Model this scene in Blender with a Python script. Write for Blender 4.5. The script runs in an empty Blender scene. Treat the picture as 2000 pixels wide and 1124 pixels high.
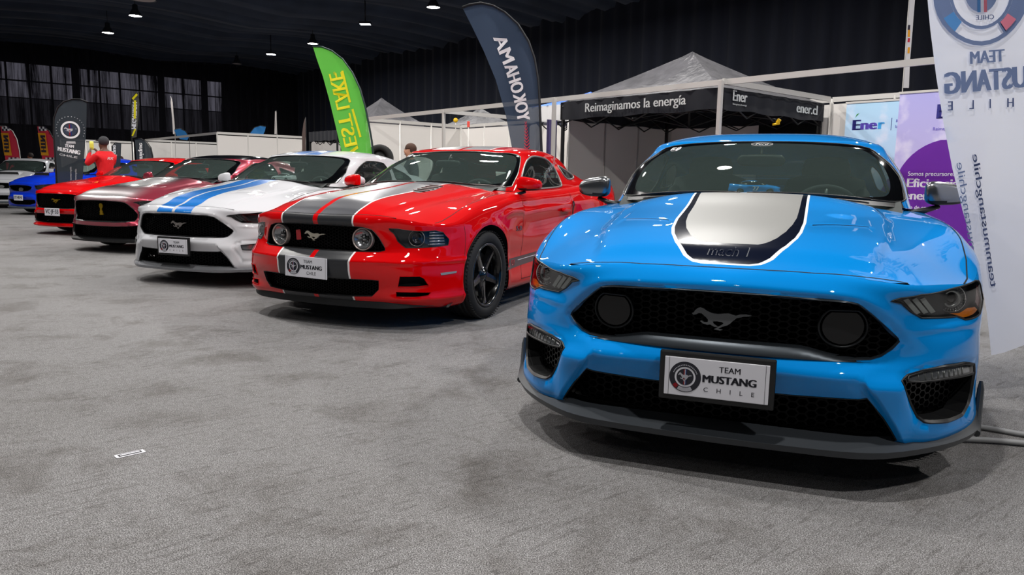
import bpy, bmesh, math, random
import numpy as np
from mathutils import Vector, Matrix, Euler
from mathutils.geometry import delaunay_2d_cdt

random.seed(7); RNG = np.random.default_rng(7)
PI = math.pi
SC = bpy.context.scene
COL = SC.collection

# ---------------------------------------------------------------- camera
CAM_H, PITCH, ROLL, FOC = 1.076, math.radians(8.08), math.radians(1.01), 1476.9
cd = bpy.data.cameras.new('camera'); cam = bpy.data.objects.new('camera', cd); COL.objects.link(cam)
cd.sensor_fit = 'HORIZONTAL'; cd.sensor_width = 36.0; cd.lens = FOC*36.0/2000.0; cd.clip_end = 300
cam.matrix_world = Matrix.Translation((0, 0, CAM_H)) @ Matrix.Rotation(PI/2 - PITCH, 4, 'X') @ Matrix.Rotation(ROLL, 4, 'Z')
SC.camera = cam

# ---------------------------------------------------------------- world, exposure
w = bpy.data.worlds.new('hall_air'); SC.world = w; w.use_nodes = True
w.node_tree.nodes['Background'].inputs[0].default_value = (.75, .85, 1, 1)
w.node_tree.nodes['Background'].inputs[1].default_value = 0.028
SC.view_settings.view_transform = 'Standard'; SC.view_settings.look = 'None'
SC.view_settings.exposure = 0.0; SC.view_settings.gamma = 1.0; SC.view_settings.use_curve_mapping = False

# the hall's own directions: RA along the row of cars (away, to the left), NA into the booths
RA = Vector((-.652, .758, 0)); NA = Vector((.758, .652, 0))
HALL_Z = 7.6

def add_light(name, kind, loc, energy, size=.3, color=(1, .98, .95), spot=None, aim=None):
    l = bpy.data.lights.new(name, kind); l.energy = energy; l.color = color
    if kind == 'AREA': l.shape = 'DISK'; l.size = size
    else: l.shadow_soft_size = size
    if spot: l.spot_size = spot; l.spot_blend = .6
    o = bpy.data.objects.new(name, l); COL.objects.link(o); o.location = loc
    if aim is not None: o.rotation_euler = (Vector(aim) - Vector(loc)).to_track_quat('-Z', 'Y').to_euler()
    return o
LAMP_E = 205
ROW_E = {-6.4: .10, 1.0: 1.15, 8.2: 1.25, 15.4: 1.1}
NEAR_LAMPS = [(r, n) for n in (-6.4, 1.0, 8.2) for r in (-3.0, 1.6, 6.2, 10.8, 15.4, 20.0)] + [(13.0, 15.4), (4.4, 15.4), (17.4, 15.4)]

# ---------------------------------------------------------------- spline surfaces
def nat_matrix(t, q):
    """matrix that evaluates the natural cubic spline through knots t at the values q"""
    t = np.asarray(t, float); q = np.atleast_1d(np.asarray(q, float)); n = len(t); h = np.diff(t)
    A = np.zeros((n, n)); R = np.zeros((n, n)); A[0, 0] = A[-1, -1] = 1
    for i in range(1, n - 1):
        A[i, i-1] = h[i-1]; A[i, i] = 2*(h[i-1] + h[i]); A[i, i+1] = h[i]
        R[i, i-1] += 6/h[i-1]; R[i, i] -= 6/h[i-1] + 6/h[i]; R[i, i+1] += 6/h[i]
    K = np.linalg.solve(A, R)
    i = np.clip(np.searchsorted(t, q) - 1, 0, n - 2)
    a = (t[i+1] - q)/h[i]; b = (q - t[i])/h[i]
    out = (((a**3 - a)*h[i]**2/6)[:, None]*K[i] + ((b**3 - b)*h[i]**2/6)[:, None]*K[i+1])
    r = np.arange(len(q)); out[r, i] += a; out[r, i+1] += b
    lo = q < t[0]; hi = q > t[-1]
    for mask, k, k2, tt in ((lo, 0, 1, t[0]), (hi, n-1, n-2, t[-1])):      # linear outside
        if mask.any():
            hh = h[0] if k == 0 else h[-1]; s = 1 if k == 0 else -1
            der = -K[k]*hh/3 - K[k2]*hh/6
            w = np.zeros((mask.sum(), n)); w[:, k] = 1
            d = (q[mask] - tt)
            row = np.zeros(n); row[k2] = 1/hh; row[k] = -1/hh
            w += (d*s)[:, None]*(row + der)
            out[mask] = w
    return out

class Deck:
    """height field z = H(x, y), even in y, from a table of stations"""
    def __init__(s, ys, rows, extra=None):
        s.xs = np.array([r[0] for r in rows][::-1]); z = np.array([r[1] for r in rows][::-1])
        ys = np.array(ys); s.ys = np.concatenate([-ys[:0:-1], ys]); s.z = np.concatenate([z[:, :0:-1], z], 1)
        s.extra = extra
    def h(s, x, y):
        x = np.asarray(x, float); y = np.asarray(y, float)
        out = np.einsum('ia,ib,ab->i', nat_matrix(s.xs, x.ravel()), nat_matrix(s.ys, y.ravel()), s.z).reshape(x.shape)
        return out + (s.extra(x, y) if s.extra else 0)
    def p(s, q):
        q = np.asarray(q, float); return np.stack([q[:, 0], q[:, 1], s.h(q[:, 0], q[:, 1])], 1)

class Wrap:
    """surface hanging from the deck's edge all round one half of the body; q = (u, v)"""
    def __init__(s, cols, deck, inset=0.05, extra=None):
        P = np.array(cols, float)                              # nu x nv x 3
        E = P[:, 0, :2]
        T = np.gradient(E, axis=0); T /= np.linalg.norm(T, axis=1)[:, None] + 1e-9
        N = np.stack([T[:, 1], -T[:, 0]], 1)                   # inward = away from the outside
        c = np.array([np.mean(E[:, 0]), 0.0]); sg = np.sign(((c - E)*N).sum(1)); sg[sg == 0] = 1; N *= sg[:, None]
        N[0] = (-1, 0); N[-1] = (1, 0)
        I = E + N*inset
        if deck is not None:
            P[:, 0, 2] = deck.h(E[:, 0], E[:, 1])
            top = np.concatenate([I, deck.h(I[:, 0], I[:, 1])[:, None]], 1)
            P = np.concatenate([top[:, None], P], 1)
        m = 3
        mir = P[1:m+1][::-1]*np.array([1, -1, 1]); mir2 = P[-m-1:-1][::-1]*np.array([1, -1, 1])
        F = np.concatenate([mir, P, mir2], 0)
        du = np.linalg.norm(np.diff(F, axis=0), axis=2).mean(1); dv = np.linalg.norm(np.diff(F, axis=1), axis=2).mean(0)
        s.u = np.concatenate([[0], np.cumsum(du)]); s.u -= s.u[m]; s.v = np.concatenate([[0], np.cumsum(dv)])
        k = 1 if deck is not None else 0
        s.v -= s.v[k]; s.F = F; s.extra = extra; s.umax = s.u[-m-1]; s.vmax = s.v[-1]
        s.su = s.u[m:-m]; s.sv = s.v[k:]; s.samples = None
    def p(s, q):
        q = np.asarray(q, float)
        out = np.einsum('ia,ib,abc->ic', nat_matrix(s.u, q[:, 0]), nat_matrix(s.v, q[:, 1]), s.F)
        if s.extra: out = s.extra(out)
        return out
    def near(s, pts, w=(1, 1, 1), urange=None):
        """(u, v) of the surface points nearest to the given 3D points"""
        w = np.array(w, float); pts = np.atleast_2d(pts)
        if s.samples is None:
            g = np.stack(np.meshgrid(np.linspace(0, s.umax, 240), np.linspace(0, s.vmax, 40), indexing='ij'), -1).reshape(-1, 2)
            s.samples = (g, s.p(g))
        g, G = s.samples
        out = []
        for P in pts:
            dd = (((G - P)*w)**2).sum(1)
            if urange: dd = np.where((g[:, 0] >= urange[0]) & (g[:, 0] <= urange[1]), dd, 1e9)
            out.append(g[np.argmin(dd)])
        q = np.array(out); e = 1e-4
        for _ in range(12):
            p0 = s.p(q); a = (s.p(q + [e, 0]) - p0)/e*w; b = (s.p(q + [0, e]) - p0)/e*w; r = (pts - p0)*w
            aa = (a*a).sum(1); bb = (b*b).sum(1); ab = (a*b).sum(1); ra = (r*a).sum(1); rb = (r*b).sum(1)
            det = aa*bb - ab*ab + 1e-9
            st = np.stack([(bb*ra - ab*rb)/det, (aa*rb - ab*ra)/det], 1)
            q = q + np.clip(st, -.05, .05)
        q[:, 0] = np.clip(q[:, 0], 0, s.umax); q[:, 1] = np.clip(q[:, 1], -0.02, s.vmax)
        return q

def sstep(a, b, x):
    t = np.clip((x - a)/(b - a), 0, 1); return t*t*(3 - 2*t)
# ---------------------------------------------------------------- 2018-on fastback coupe (x back from the nose, y to the car's left)
YS = [0, .15, .30, .45, .60, .70, .79, .86, .92]
DECK550 = [
 (.03,  [.735,.735,.732,.722,.70,.68,.66,.64,.62]),
 (-.05, [.772,.772,.769,.755,.725,.70,.675,.655,.63]),
 (-.12, [.795,.795,.791,.775,.742,.715,.69,.665,.635]),
 (-.20, [.823,.823,.819,.802,.765,.733,.705,.675,.645]),
 (-.30, [.853,.853,.849,.832,.795,.757,.724,.695,.655]),
 (-.45, [.889,.888,.884,.868,.835,.800,.762,.728,.675]),
 (-.60, [.913,.912,.908,.893,.862,.838,.818,.793,.735]),
 (-.80, [.941,.940,.936,.920,.893,.880,.880,.868,.800]),
 (-1.00,[.973,.972,.968,.950,.922,.912,.915,.902,.832]),
 (-1.20,[1.015,1.013,1.006,.984,.950,.937,.934,.917,.85]),
 (-1.45,[1.03,1.028,1.02,1.00,.972,.955,.945,.925,.86]),
 (-1.75,[1.03,1.03,1.02,1.01,.99,.975,.955,.93,.86]),
 (-2.3, [1.03,1.03,1.02,1.01,.99,.975,.955,.93,.86]),
 (-2.9, [1.03,1.03,1.02,1.01,.99,.975,.96,.945,.89]),
 (-3.4, [1.03,1.03,1.02,1.01,.995,.985,.985,.975,.93]),
 (-3.9, [1.045,1.045,1.04,1.03,1.015,1.005,1.0,.98,.93]),
 (-4.3, [1.06,1.06,1.055,1.045,1.03,1.015,.99,.96,.91]),
 (-4.6, [1.065,1.065,1.06,1.05,1.02,.99,.95,.92,.87]),
 (-4.9, [1.05,1.05,1.045,1.02,.97,.93,.89,.86,.82]),
]
# columns: edge, brow, grille top, mid, grille foot, band, band foot, lower mid, bottom, under
C550 = [
 [(-.05,0,0),(-.005,0,.742),(.012,0,.70),(-.01,0,.60),(-.03,0,.505),(-.005,0,.43),(-.03,0,.35),(-.055,0,.27),(-.07,0,.19),(-.12,0,.15)],
 [(-.06,.22,0),(-.013,.22,.738),(.003,.22,.698),(-.018,.22,.60),(-.04,.22,.503),(-.012,.22,.43),(-.037,.22,.35),(-.062,.22,.27),(-.077,.22,.19),(-.125,.22,.15)],
 [(-.078,.42,0),(-.045,.425,.728),(-.035,.44,.69),(-.055,.45,.59),(-.08,.455,.495),(-.03,.44,.425),(-.055,.45,.345),(-.08,.46,.27),(-.092,.47,.195),(-.14,.47,.15)],
 [(-.138,.60,0),(-.128,.59,.698),(-.125,.58,.65),(-.13,.59,.56),(-.13,.585,.475),(-.10,.58,.415),(-.105,.59,.34),(-.11,.60,.27),(-.12,.61,.20),(-.17,.60,.15)],
 [(-.27,.725,0),(-.255,.725,.675),(-.245,.715,.625),(-.215,.71,.555),(-.20,.71,.475),(-.185,.71,.41),(-.18,.71,.34),(-.175,.72,.27),(-.18,.72,.20),(-.24,.70,.15)],
 [(-.40,.82,0),(-.395,.828,.685),(-.385,.83,.61),(-.35,.83,.545),(-.33,.825,.475),(-.32,.825,.41),(-.31,.825,.34),(-.31,.83,.27),(-.31,.83,.21),(-.36,.80,.16)],
 [(-.54,.875,0),(-.54,.892,.70),(-.53,.90,.62),(-.50,.895,.545),(-.48,.895,.475),(-.47,.895,.41),(-.47,.895,.34),(-.47,.90,.27),(-.47,.905,.21),(-.48,.86,.16)],
 [(-.74,.89,0),(-.74,.918,.78),(-.73,.932,.68),(-.72,.932,.57),(-.70,.928,.475),(-.70,.928,.41),(-.70,.928,.34),(-.70,.928,.27),(-.70,.928,.22),(-.70,.88,.17)],
 [(-1.0,.90,0),(-1.0,.93,.81),(-1.0,.95,.70),(-1.0,.952,.58),(-1.0,.945,.48),(-1.0,.94,.41),(-1.0,.94,.34),(-1.0,.935,.27),(-1.0,.93,.22),(-1.0,.88,.17)],
 [(-1.3,.90,0),(-1.3,.925,.83),(-1.3,.938,.71),(-1.3,.935,.59),(-1.3,.92,.48),(-1.3,.915,.41),(-1.3,.92,.34),(-1.3,.925,.27),(-1.3,.92,.22),(-1.3,.87,.17)],
 [(-1.65,.88,0),(-1.65,.91,.84),(-1.65,.922,.73),(-1.65,.912,.60),(-1.65,.895,.49),(-1.65,.89,.41),(-1.65,.90,.34),(-1.65,.915,.27),(-1.65,.91,.21),(-1.65,.87,.17)],
 [(-2.1,.87,0),(-2.1,.905,.85),(-2.1,.92,.74),(-2.1,.908,.61),(-2.1,.89,.49),(-2.1,.885,.41),(-2.1,.90,.34),(-2.1,.915,.27),(-2.1,.91,.21),(-2.1,.87,.17)],
 [(-2.6,.87,0),(-2.6,.905,.86),(-2.6,.922,.75),(-2.6,.912,.62),(-2.6,.895,.49),(-2.6,.89,.41),(-2.6,.90,.34),(-2.6,.918,.27),(-2.6,.91,.21),(-2.6,.87,.17)],
 [(-3.1,.885,0),(-3.1,.92,.89),(-3.1,.94,.78),(-3.1,.94,.65),(-3.1,.925,.50),(-3.1,.92,.41),(-3.1,.925,.34),(-3.1,.93,.27),(-3.1,.92,.22),(-3.1,.87,.17)],
 [(-3.6,.89,0),(-3.6,.925,.92),(-3.6,.955,.81),(-3.6,.957,.68),(-3.6,.95,.52),(-3.6,.95,.42),(-3.6,.95,.34),(-3.6,.945,.27),(-3.6,.93,.22),(-3.6,.87,.17)],
 [(-4.1,.86,0),(-4.1,.89,.92),(-4.1,.925,.81),(-4.1,.935,.69),(-4.1,.94,.54),(-4.1,.94,.44),(-4.1,.935,.36),(-4.1,.92,.29),(-4.1,.90,.24),(-4.1,.84,.19)],
 [(-4.45,.78,0),(-4.47,.82,.93),(-4.47,.86,.82),(-4.48,.87,.70),(-4.50,.88,.55),(-4.50,.88,.45),(-4.49,.87,.37),(-4.48,.85,.30),(-4.45,.83,.25),(-4.40,.78,.20)],
 [(-4.64,.60,0),(-4.68,.62,.95),(-4.69,.64,.84),(-4.70,.66,.72),(-4.74,.68,.56),(-4.75,.68,.46),(-4.73,.67,.38),(-4.70,.65,.31),(-4.66,.63,.26),(-4.60,.60,.21)],
 [(-4.70,.32,0),(-4.74,.33,.96),(-4.74,.34,.85),(-4.75,.35,.73),(-4.78,.36,.57),(-4.79,.36,.47),(-4.77,.36,.39),(-4.74,.35,.32),(-4.70,.34,.27),(-4.64,.32,.22)],
 [(-4.71,0,0),(-4.75,0,.965),(-4.75,0,.855),(-4.76,0,.735),(-4.79,0,.575),(-4.80,0,.475),(-4.78,0,.395),(-4.75,0,.325),(-4.71,0,.275),(-4.65,0,.225)],
]
YR = [0, .2, .4, .52, .60, .68]
ROOF550 = [
 (-1.85,[1.295,1.293,1.285,1.275,1.262,1.24]),
 (-2.0,[1.331,1.329,1.320,1.308,1.294,1.268]),
 (-2.15,[1.362,1.360,1.350,1.336,1.320,1.29]),
 (-2.35,[1.392,1.390,1.380,1.362,1.340,1.305]),
 (-2.6,[1.403,1.401,1.389,1.370,1.347,1.308]),
 (-2.9,[1.392,1.390,1.378,1.358,1.333,1.29]),
 (-3.2,[1.354,1.352,1.340,1.319,1.291,1.245]),
 (-3.5,[1.288,1.286,1.272,1.25,1.225,1.18]),
 (-3.9,[1.19,1.188,1.17,1.145,1.12,1.07]),
]
# columns: edge, glass top, upper, lower, glass foot, below the deck
G550 = [
 [(-2.02,0,0),(-1.985,0,1.318),(-1.78,0,1.245),(-1.52,0,1.145),(-1.27,0,1.03),(-1.15,0,.975)],
 [(-2.03,.22,0),(-1.995,.222,1.313),(-1.79,.24,1.24),(-1.535,.265,1.138),(-1.29,.29,1.022),(-1.17,.30,.965)],
 [(-2.07,.42,0),(-2.035,.428,1.30),(-1.84,.46,1.227),(-1.605,.505,1.125),(-1.39,.54,1.01),(-1.28,.56,.95)],
 [(-2.12,.545,0),(-2.09,.564,1.29),(-1.90,.606,1.215),(-1.685,.646,1.112),(-1.50,.68,.997),(-1.40,.695,.94)],
 [(-2.21,.62,0),(-2.175,.652,1.280),(-1.99,.692,1.200),(-1.79,.729,1.097),(-1.62,.745,.99),(-1.53,.765,.93)],
 [(-2.36,.63,0),(-2.345,.674,1.274),(-2.22,.716,1.183),(-2.06,.754,1.078),(-1.93,.78,.982),(-1.87,.80,.92)],
 [(-2.56,.628,0),(-2.555,.669,1.272),(-2.50,.716,1.175),(-2.42,.75,1.07),(-2.36,.79,.98),(-2.33,.81,.92)],
 [(-2.8,.615,0),(-2.81,.658,1.262),(-2.83,.709,1.168),(-2.83,.75,1.068),(-2.82,.79,.985),(-2.82,.81,.93)],
 [(-3.05,.58,0),(-3.08,.625,1.235),(-3.15,.685,1.15),(-3.20,.74,1.062),(-3.22,.78,1.0),(-3.24,.80,.94)],
 [(-3.3,.555,0),(-3.36,.605,1.185),(-3.48,.66,1.12),(-3.56,.71,1.058),(-3.62,.74,1.01),(-3.66,.76,.96)],
 [(-3.5,.50,0),(-3.58,.545,1.15),(-3.74,.59,1.105),(-3.88,.63,1.06),(-3.98,.65,1.03),(-4.05,.66,.98)],
 [(-3.6,.38,0),(-3.70,.41,1.16),(-3.87,.44,1.125),(-4.02,.47,1.085),(-4.12,.49,1.05),(-4.2,.50,.99)],
 [(-3.65,.2,0),(-3.76,.21,1.165),(-3.93,.22,1.13),(-4.08,.235,1.09),(-4.19,.245,1.06),(-4.27,.25,1.0)],
 [(-3.66,0,0),(-3.78,0,1.165),(-3.95,0,1.13),(-4.10,0,1.095),(-4.21,0,1.06),(-4.29,0,1.0)],
]
# ---------------------------------------------------------------- retro coupe
DECK197 = [
 (.03,  [.775,.775,.771,.757,.73,.71,.69,.665,.63]),
 (-.05, [.812,.812,.808,.79,.757,.735,.712,.685,.64]),
 (-.12, [.852,.852,.846,.826,.785,.757,.725,.692,.645]),
 (-.20, [.882,.881,.874,.851,.81,.777,.738,.70,.65]),
 (-.30, [.910,.908,.899,.874,.832,.797,.755,.715,.662]),
 (-.45, [.935,.934,.925,.900,.860,.826,.788,.750,.69]),
 (-.60, [.951,.950,.942,.92,.885,.857,.832,.805,.75]),
 (-.80, [.970,.970,.962,.942,.912,.897,.886,.872,.81]),
 (-1.0, [.992,.992,.985,.965,.938,.925,.918,.905,.84]),
 (-1.2, [1.018,1.017,1.01,.99,.962,.95,.945,.933,.865]),
 (-1.45,[1.042,1.041,1.033,1.015,.992,.978,.968,.952,.885]),
 (-1.75,[1.045,1.044,1.04,1.03,1.01,.995,.980,.958,.89]),
 (-2.3, [1.045,1.044,1.04,1.03,1.015,1.005,.992,.970,.90]),
 (-2.9, [1.05,1.05,1.045,1.04,1.03,1.022,1.012,.992,.92]),
 (-3.4, [1.075,1.075,1.072,1.067,1.06,1.055,1.045,1.025,.96]),
 (-3.9, [1.095,1.095,1.092,1.087,1.078,1.07,1.058,1.03,.97]),
 (-4.3, [1.105,1.105,1.10,1.095,1.085,1.07,1.05,1.015,.96]),
 (-4.6, [1.105,1.105,1.10,1.09,1.07,1.05,1.01,.97,.92]),
 (-4.9, [1.06,1.06,1.055,1.03,1.00,.97,.93,.90,.86]),
]
def _side(x, ye, hz, w=0, bw=0):
    return [(x,ye,0),(x,ye+.03,hz-.06),(x,ye+.05+w,hz-.17),(x,ye+.055+w,.64+bw),(x,ye+.04+w,.53),(x,ye+.03+w,.47),(x,ye+.03+w,.38),(x,ye+.035+w,.30),(x,ye+.03+w,.20),(x,ye-.02,.16)]
C197 = [
 [(-.045,0,0),(-.03,0,.775),(-.035,0,.743),(-.055,0,.65),(-.045,0,.56),(.010,0,.505),(.008,0,.375),(-.02,0,.30),(-.035,0,.22),(-.10,0,.17)],
 [(-.055,.28,0),(-.04,.28,.772),(-.045,.28,.740),(-.06,.28,.65),(-.055,.28,.56),(.002,.28,.505),(.0,.28,.375),(-.03,.28,.30),(-.045,.28,.22),(-.11,.28,.17)],
 [(-.09,.46,0),(-.078,.46,.755),(-.083,.465,.722),(-.09,.48,.645),(-.09,.485,.56),(-.04,.47,.505),(-.042,.47,.375),(-.065,.47,.30),(-.08,.47,.22),(-.14,.47,.17)],
 [(-.155,.60,0),(-.155,.60,.725),(-.165,.60,.69),(-.165,.60,.62),(-.14,.60,.56),(-.095,.60,.50),(-.095,.60,.375),(-.11,.60,.30),(-.12,.60,.215),(-.18,.60,.165)],
 [(-.25,.735,0),(-.25,.735,.698),(-.255,.735,.662),(-.245,.735,.605),(-.215,.735,.55),(-.18,.735,.49),(-.17,.735,.38),(-.18,.735,.30),(-.19,.735,.205),(-.26,.72,.165)],
 [(-.38,.822,0),(-.385,.828,.70),(-.39,.835,.655),(-.375,.835,.60),(-.34,.835,.545),(-.305,.835,.485),(-.295,.835,.38),(-.30,.835,.30),(-.31,.83,.195),(-.36,.80,.16)],
 [(-.53,.872,0),(-.53,.888,.715),(-.53,.896,.655),(-.52,.898,.60),(-.50,.898,.54),(-.48,.90,.48),(-.47,.90,.38),(-.47,.90,.30),(-.47,.895,.19),(-.47,.85,.155)],
 [(-.74,.885,0),(-.74,.912,.78),(-.74,.93,.68),(-.73,.932,.59),(-.72,.930,.53),(-.71,.928,.47),(-.70,.928,.38),(-.70,.928,.30),(-.70,.925,.20),(-.70,.88,.16)],
 [(-1.0,.89,0),(-1.0,.918,.83),(-1.0,.94,.71),(-1.0,.945,.60),(-1.0,.94,.53),(-1.0,.938,.47),(-1.0,.935,.38),(-1.0,.93,.30),(-1.0,.925,.20),(-1.0,.88,.16)],
 _side(-1.3,.885,.95,.0), _side(-1.65,.875,.96,-.005), _side(-2.1,.872,.975,-.01), _side(-2.6,.872,.985,-.01),
 _side(-3.1,.875,1.01,.01,.04), _side(-3.6,.88,1.03,.02,.05),
 _side(-4.1,.865,1.03,.01,.04), _side(-4.45,.79,1.01,.0,.02),
 [(-4.64,.62,0),(-4.68,.63,1.0),(-4.69,.64,.88),(-4.70,.65,.74),(-4.74,.67,.58),(-4.75,.67,.48),(-4.74,.67,.39),(-4.72,.66,.32),(-4.68,.65,.25),(-4.60,.60,.2)],
 [(-4.68,.32,0),(-4.72,.33,1.01),(-4.73,.34,.89),(-4.74,.35,.75),(-4.78,.36,.59),(-4.79,.36,.49),(-4.78,.36,.40),(-4.75,.35,.33),(-4.70,.34,.26),(-4.64,.32,.2)],
 [(-4.69,0,0),(-4.73,0,1.015),(-4.74,0,.895),(-4.75,0,.755),(-4.79,0,.595),(-4.80,0,.495),(-4.79,0,.405),(-4.76,0,.335),(-4.71,0,.265),(-4.65,0,.2)],
]
ROOF197 = [
 (-1.95,[1.31,1.308,1.30,1.292,1.28,1.25]), (-2.1,[1.345,1.343,1.336,1.326,1.314,1.283]), (-2.25,[1.374,1.372,1.365,1.354,1.340,1.308]),
 (-2.45,[1.400,1.398,1.388,1.374,1.358,1.32]), (-2.7,[1.408,1.406,1.395,1.380,1.362,1.322]), (-3.0,[1.392,1.390,1.378,1.360,1.338,1.295]),
 (-3.3,[1.343,1.341,1.328,1.308,1.283,1.235]), (-3.6,[1.258,1.256,1.242,1.22,1.195,1.145]), (-4.0,[1.13,1.128,1.115,1.095,1.07,1.02]),
]
G197 = [
 [(-2.155,0,0),(-2.12,0,1.338),(-1.93,0,1.265),(-1.68,0,1.16),(-1.43,0,1.045),(-1.31,0,.985)],
 [(-2.16,.22,0),(-2.125,.222,1.334),(-1.935,.24,1.26),(-1.69,.265,1.155),(-1.44,.29,1.04),(-1.32,.30,.98)],
 [(-2.18,.42,0),(-2.145,.428,1.322),(-1.96,.46,1.247),(-1.73,.505,1.142),(-1.50,.54,1.025),(-1.39,.56,.965)],
 [(-2.20,.535,0),(-2.165,.552,1.312),(-1.985,.598,1.233),(-1.775,.646,1.125),(-1.57,.685,1.012),(-1.47,.70,.955)],
 [(-2.28,.602,0),(-2.25,.630,1.300),(-2.075,.676,1.215),(-1.87,.722,1.11),(-1.68,.755,1.005),(-1.59,.775,.945)],
 [(-2.42,.612,0),(-2.405,.652,1.300),(-2.28,.70,1.205),(-2.12,.746,1.095),(-1.99,.785,1.0),(-1.93,.805,.94)],
 [(-2.62,.612,0),(-2.615,.652,1.300),(-2.56,.705,1.20),(-2.49,.755,1.095),(-2.43,.795,1.005),(-2.40,.815,.945)],
 [(-2.86,.602,0),(-2.87,.645,1.288),(-2.89,.70,1.195),(-2.89,.755,1.095),(-2.88,.797,1.015),(-2.88,.815,.955)],
 [(-3.10,.59,0),(-3.13,.635,1.255),(-3.18,.695,1.175),(-3.22,.75,1.10),(-3.24,.792,1.035),(-3.26,.81,.975)],
 [(-3.35,.565,0),(-3.40,.615,1.205),(-3.48,.665,1.15),(-3.55,.715,1.098),(-3.60,.75,1.055),(-3.64,.77,1.0)],
 [(-3.52,.50,0),(-3.60,.545,1.16),(-3.71,.59,1.13),(-3.80,.63,1.10),(-3.87,.65,1.075),(-3.93,.66,1.02)],
 [(-3.60,.38,0),(-3.70,.41,1.17),(-3.82,.44,1.14),(-3.92,.47,1.11),(-4.0,.49,1.085),(-4.07,.50,1.03)],
 [(-3.63,.2,0),(-3.74,.21,1.175),(-3.86,.22,1.145),(-3.97,.235,1.115),(-4.05,.245,1.09),(-4.12,.25,1.03)],
 [(-3.64,0,0),(-3.75,0,1.178),(-3.87,0,1.148),(-3.98,0,1.118),(-4.06,0,1.092),(-4.13,0,1.03)],
]
# ---------------------------------------------------------------- materials
MATS = {}
def srgb(h):
    if isinstance(h, str):
        h = h.lstrip('#'); c = [int(h[i:i+2], 16)/255 for i in (0, 2, 4)]
    else: c = h
    return tuple(((x/12.92) if x <= .04045 else ((x + .055)/1.055)**2.4) for x in c) + (1,)
def mat(name, col, rough=.5, metal=0, coat=0, coat_rough=.03, emit=None, es=1, spec=.5, alpha=1, noise=None, bump=None, sheen=0):
    if name in MATS: return MATS[name]
    m = bpy.data.materials.new(name); m.use_nodes = True; nt = m.node_tree; b = nt.nodes['Principled BSDF']
    c = srgb(col) if isinstance(col, str) else tuple(col) + (1,)
    b.inputs['Base Color'].default_value = c; b.inputs['Roughness'].default_value = rough; b.inputs['Metallic'].default_value = metal
    b.inputs['Coat Weight'].default_value = coat; b.inputs['Coat Roughness'].default_value = coat_rough
    b.inputs['Specular IOR Level'].default_value = spec; b.inputs['Alpha'].default_value = alpha
    if sheen: b.inputs['Sheen Weight'].default_value = sheen
    if emit: b.inputs['Emission Color'].default_value = srgb(emit) if isinstance(emit, str) else tuple(emit) + (1,); b.inputs['Emission Strength'].default_value = es
    tc = None
    if noise or bump:
        tc = nt.nodes.new('ShaderNodeTexCoord')
    if noise:       # (scale, amount)
        n = nt.nodes.new('ShaderNodeTexNoise'); n.inputs['Scale'].default_value = noise[0]; n.inputs['Detail'].default_value = 6
        mx = nt.nodes.new('ShaderNodeMix'); mx.data_type = 'RGBA'
        mx.inputs['A'].default_value = tuple(min(1, v*(1 - noise[1])) for v in c[:3]) + (1,); mx.inputs['B'].default_value = tuple(min(1, v*(1 + noise[1])) for v in c[:3]) + (1,)
        nt.links.new(tc.outputs['Object'], n.inputs['Vector']); nt.links.new(n.outputs['Fac'], mx.inputs['Factor']); nt.links.new(mx.outputs['Result'], b.inputs['Base Color'])
    if bump:        # (scale, strength, distance)
        n = nt.nodes.new('ShaderNodeTexNoise'); n.inputs['Scale'].default_value = bump[0]; n.inputs['Detail'].default_value = 4
        bp = nt.nodes.new('ShaderNodeBump'); bp.inputs['Strength'].default_value = bump[1]; bp.inputs['Distance'].default_value = bump[2]
        nt.links.new(tc.outputs['Object'], n.inputs['Vector']); nt.links.new(n.outputs['Fac'], bp.inputs['Height']); nt.links.new(bp.outputs['Normal'], b.inputs['Normal'])
    MATS[name] = m; return m
def glass(name, tint, base=.04, gloss_rough=.0, haze=0, hazecol=(.6, .7, .68)):
    """thin pane: tinted see-through plus a Fresnel mirror"""
    if name in MATS: return MATS[name]
    m = bpy.data.materials.new(name); m.use_nodes = True; nt = m.node_tree; nt.nodes.clear()
    out = nt.nodes.new('ShaderNodeOutputMaterial'); mx = nt.nodes.new('ShaderNodeMixShader'); tr = nt.nodes.new('ShaderNodeBsdfTransparent'); gl = nt.nodes.new('ShaderNodeBsdfGlossy')
    fr = nt.nodes.new('ShaderNodeFresnel'); fr.inputs['IOR'].default_value = 1.5
    ge = nt.nodes.new('ShaderNodeNewGeometry'); mr = nt.nodes.new('ShaderNodeMapRange'); mr.inputs[3].default_value = 1.5; mr.inputs[4].default_value = 1/1.5
    nt.links.new(ge.outputs['Backfacing'], mr.inputs[0]); nt.links.new(mr.outputs[0], fr.inputs['IOR'])     # a pane mirrors alike from both sides
    tr.inputs['Color'].default_value = tuple(tint) + (1,); gl.inputs['Roughness'].default_value = gloss_rough
    first = tr
    if haze:
        df = nt.nodes.new('ShaderNodeBsdfDiffuse'); df.inputs['Color'].default_value = tuple(hazecol) + (1,)  # haze of light on the pane, mixed in as a diffuse colour
        m2 = nt.nodes.new('ShaderNodeMixShader'); m2.inputs[0].default_value = haze
        nt.links.new(tr.outputs[0], m2.inputs[1]); nt.links.new(df.outputs[0], m2.inputs[2]); first = m2
    nt.links.new(fr.outputs[0], mx.inputs[0]); nt.links.new(first.outputs[0], mx.inputs[1]); nt.links.new(gl.outputs[0], mx.inputs[2]); nt.links.new(mx.outputs[0], out.inputs[0])
    MATS[name] = m; return m
def paint(name, col, rough=.35, metal=0.0, flake=0):
    return mat(name, col, rough=.55, metal=metal, coat=1, coat_rough=.012, spec=.02)

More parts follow.
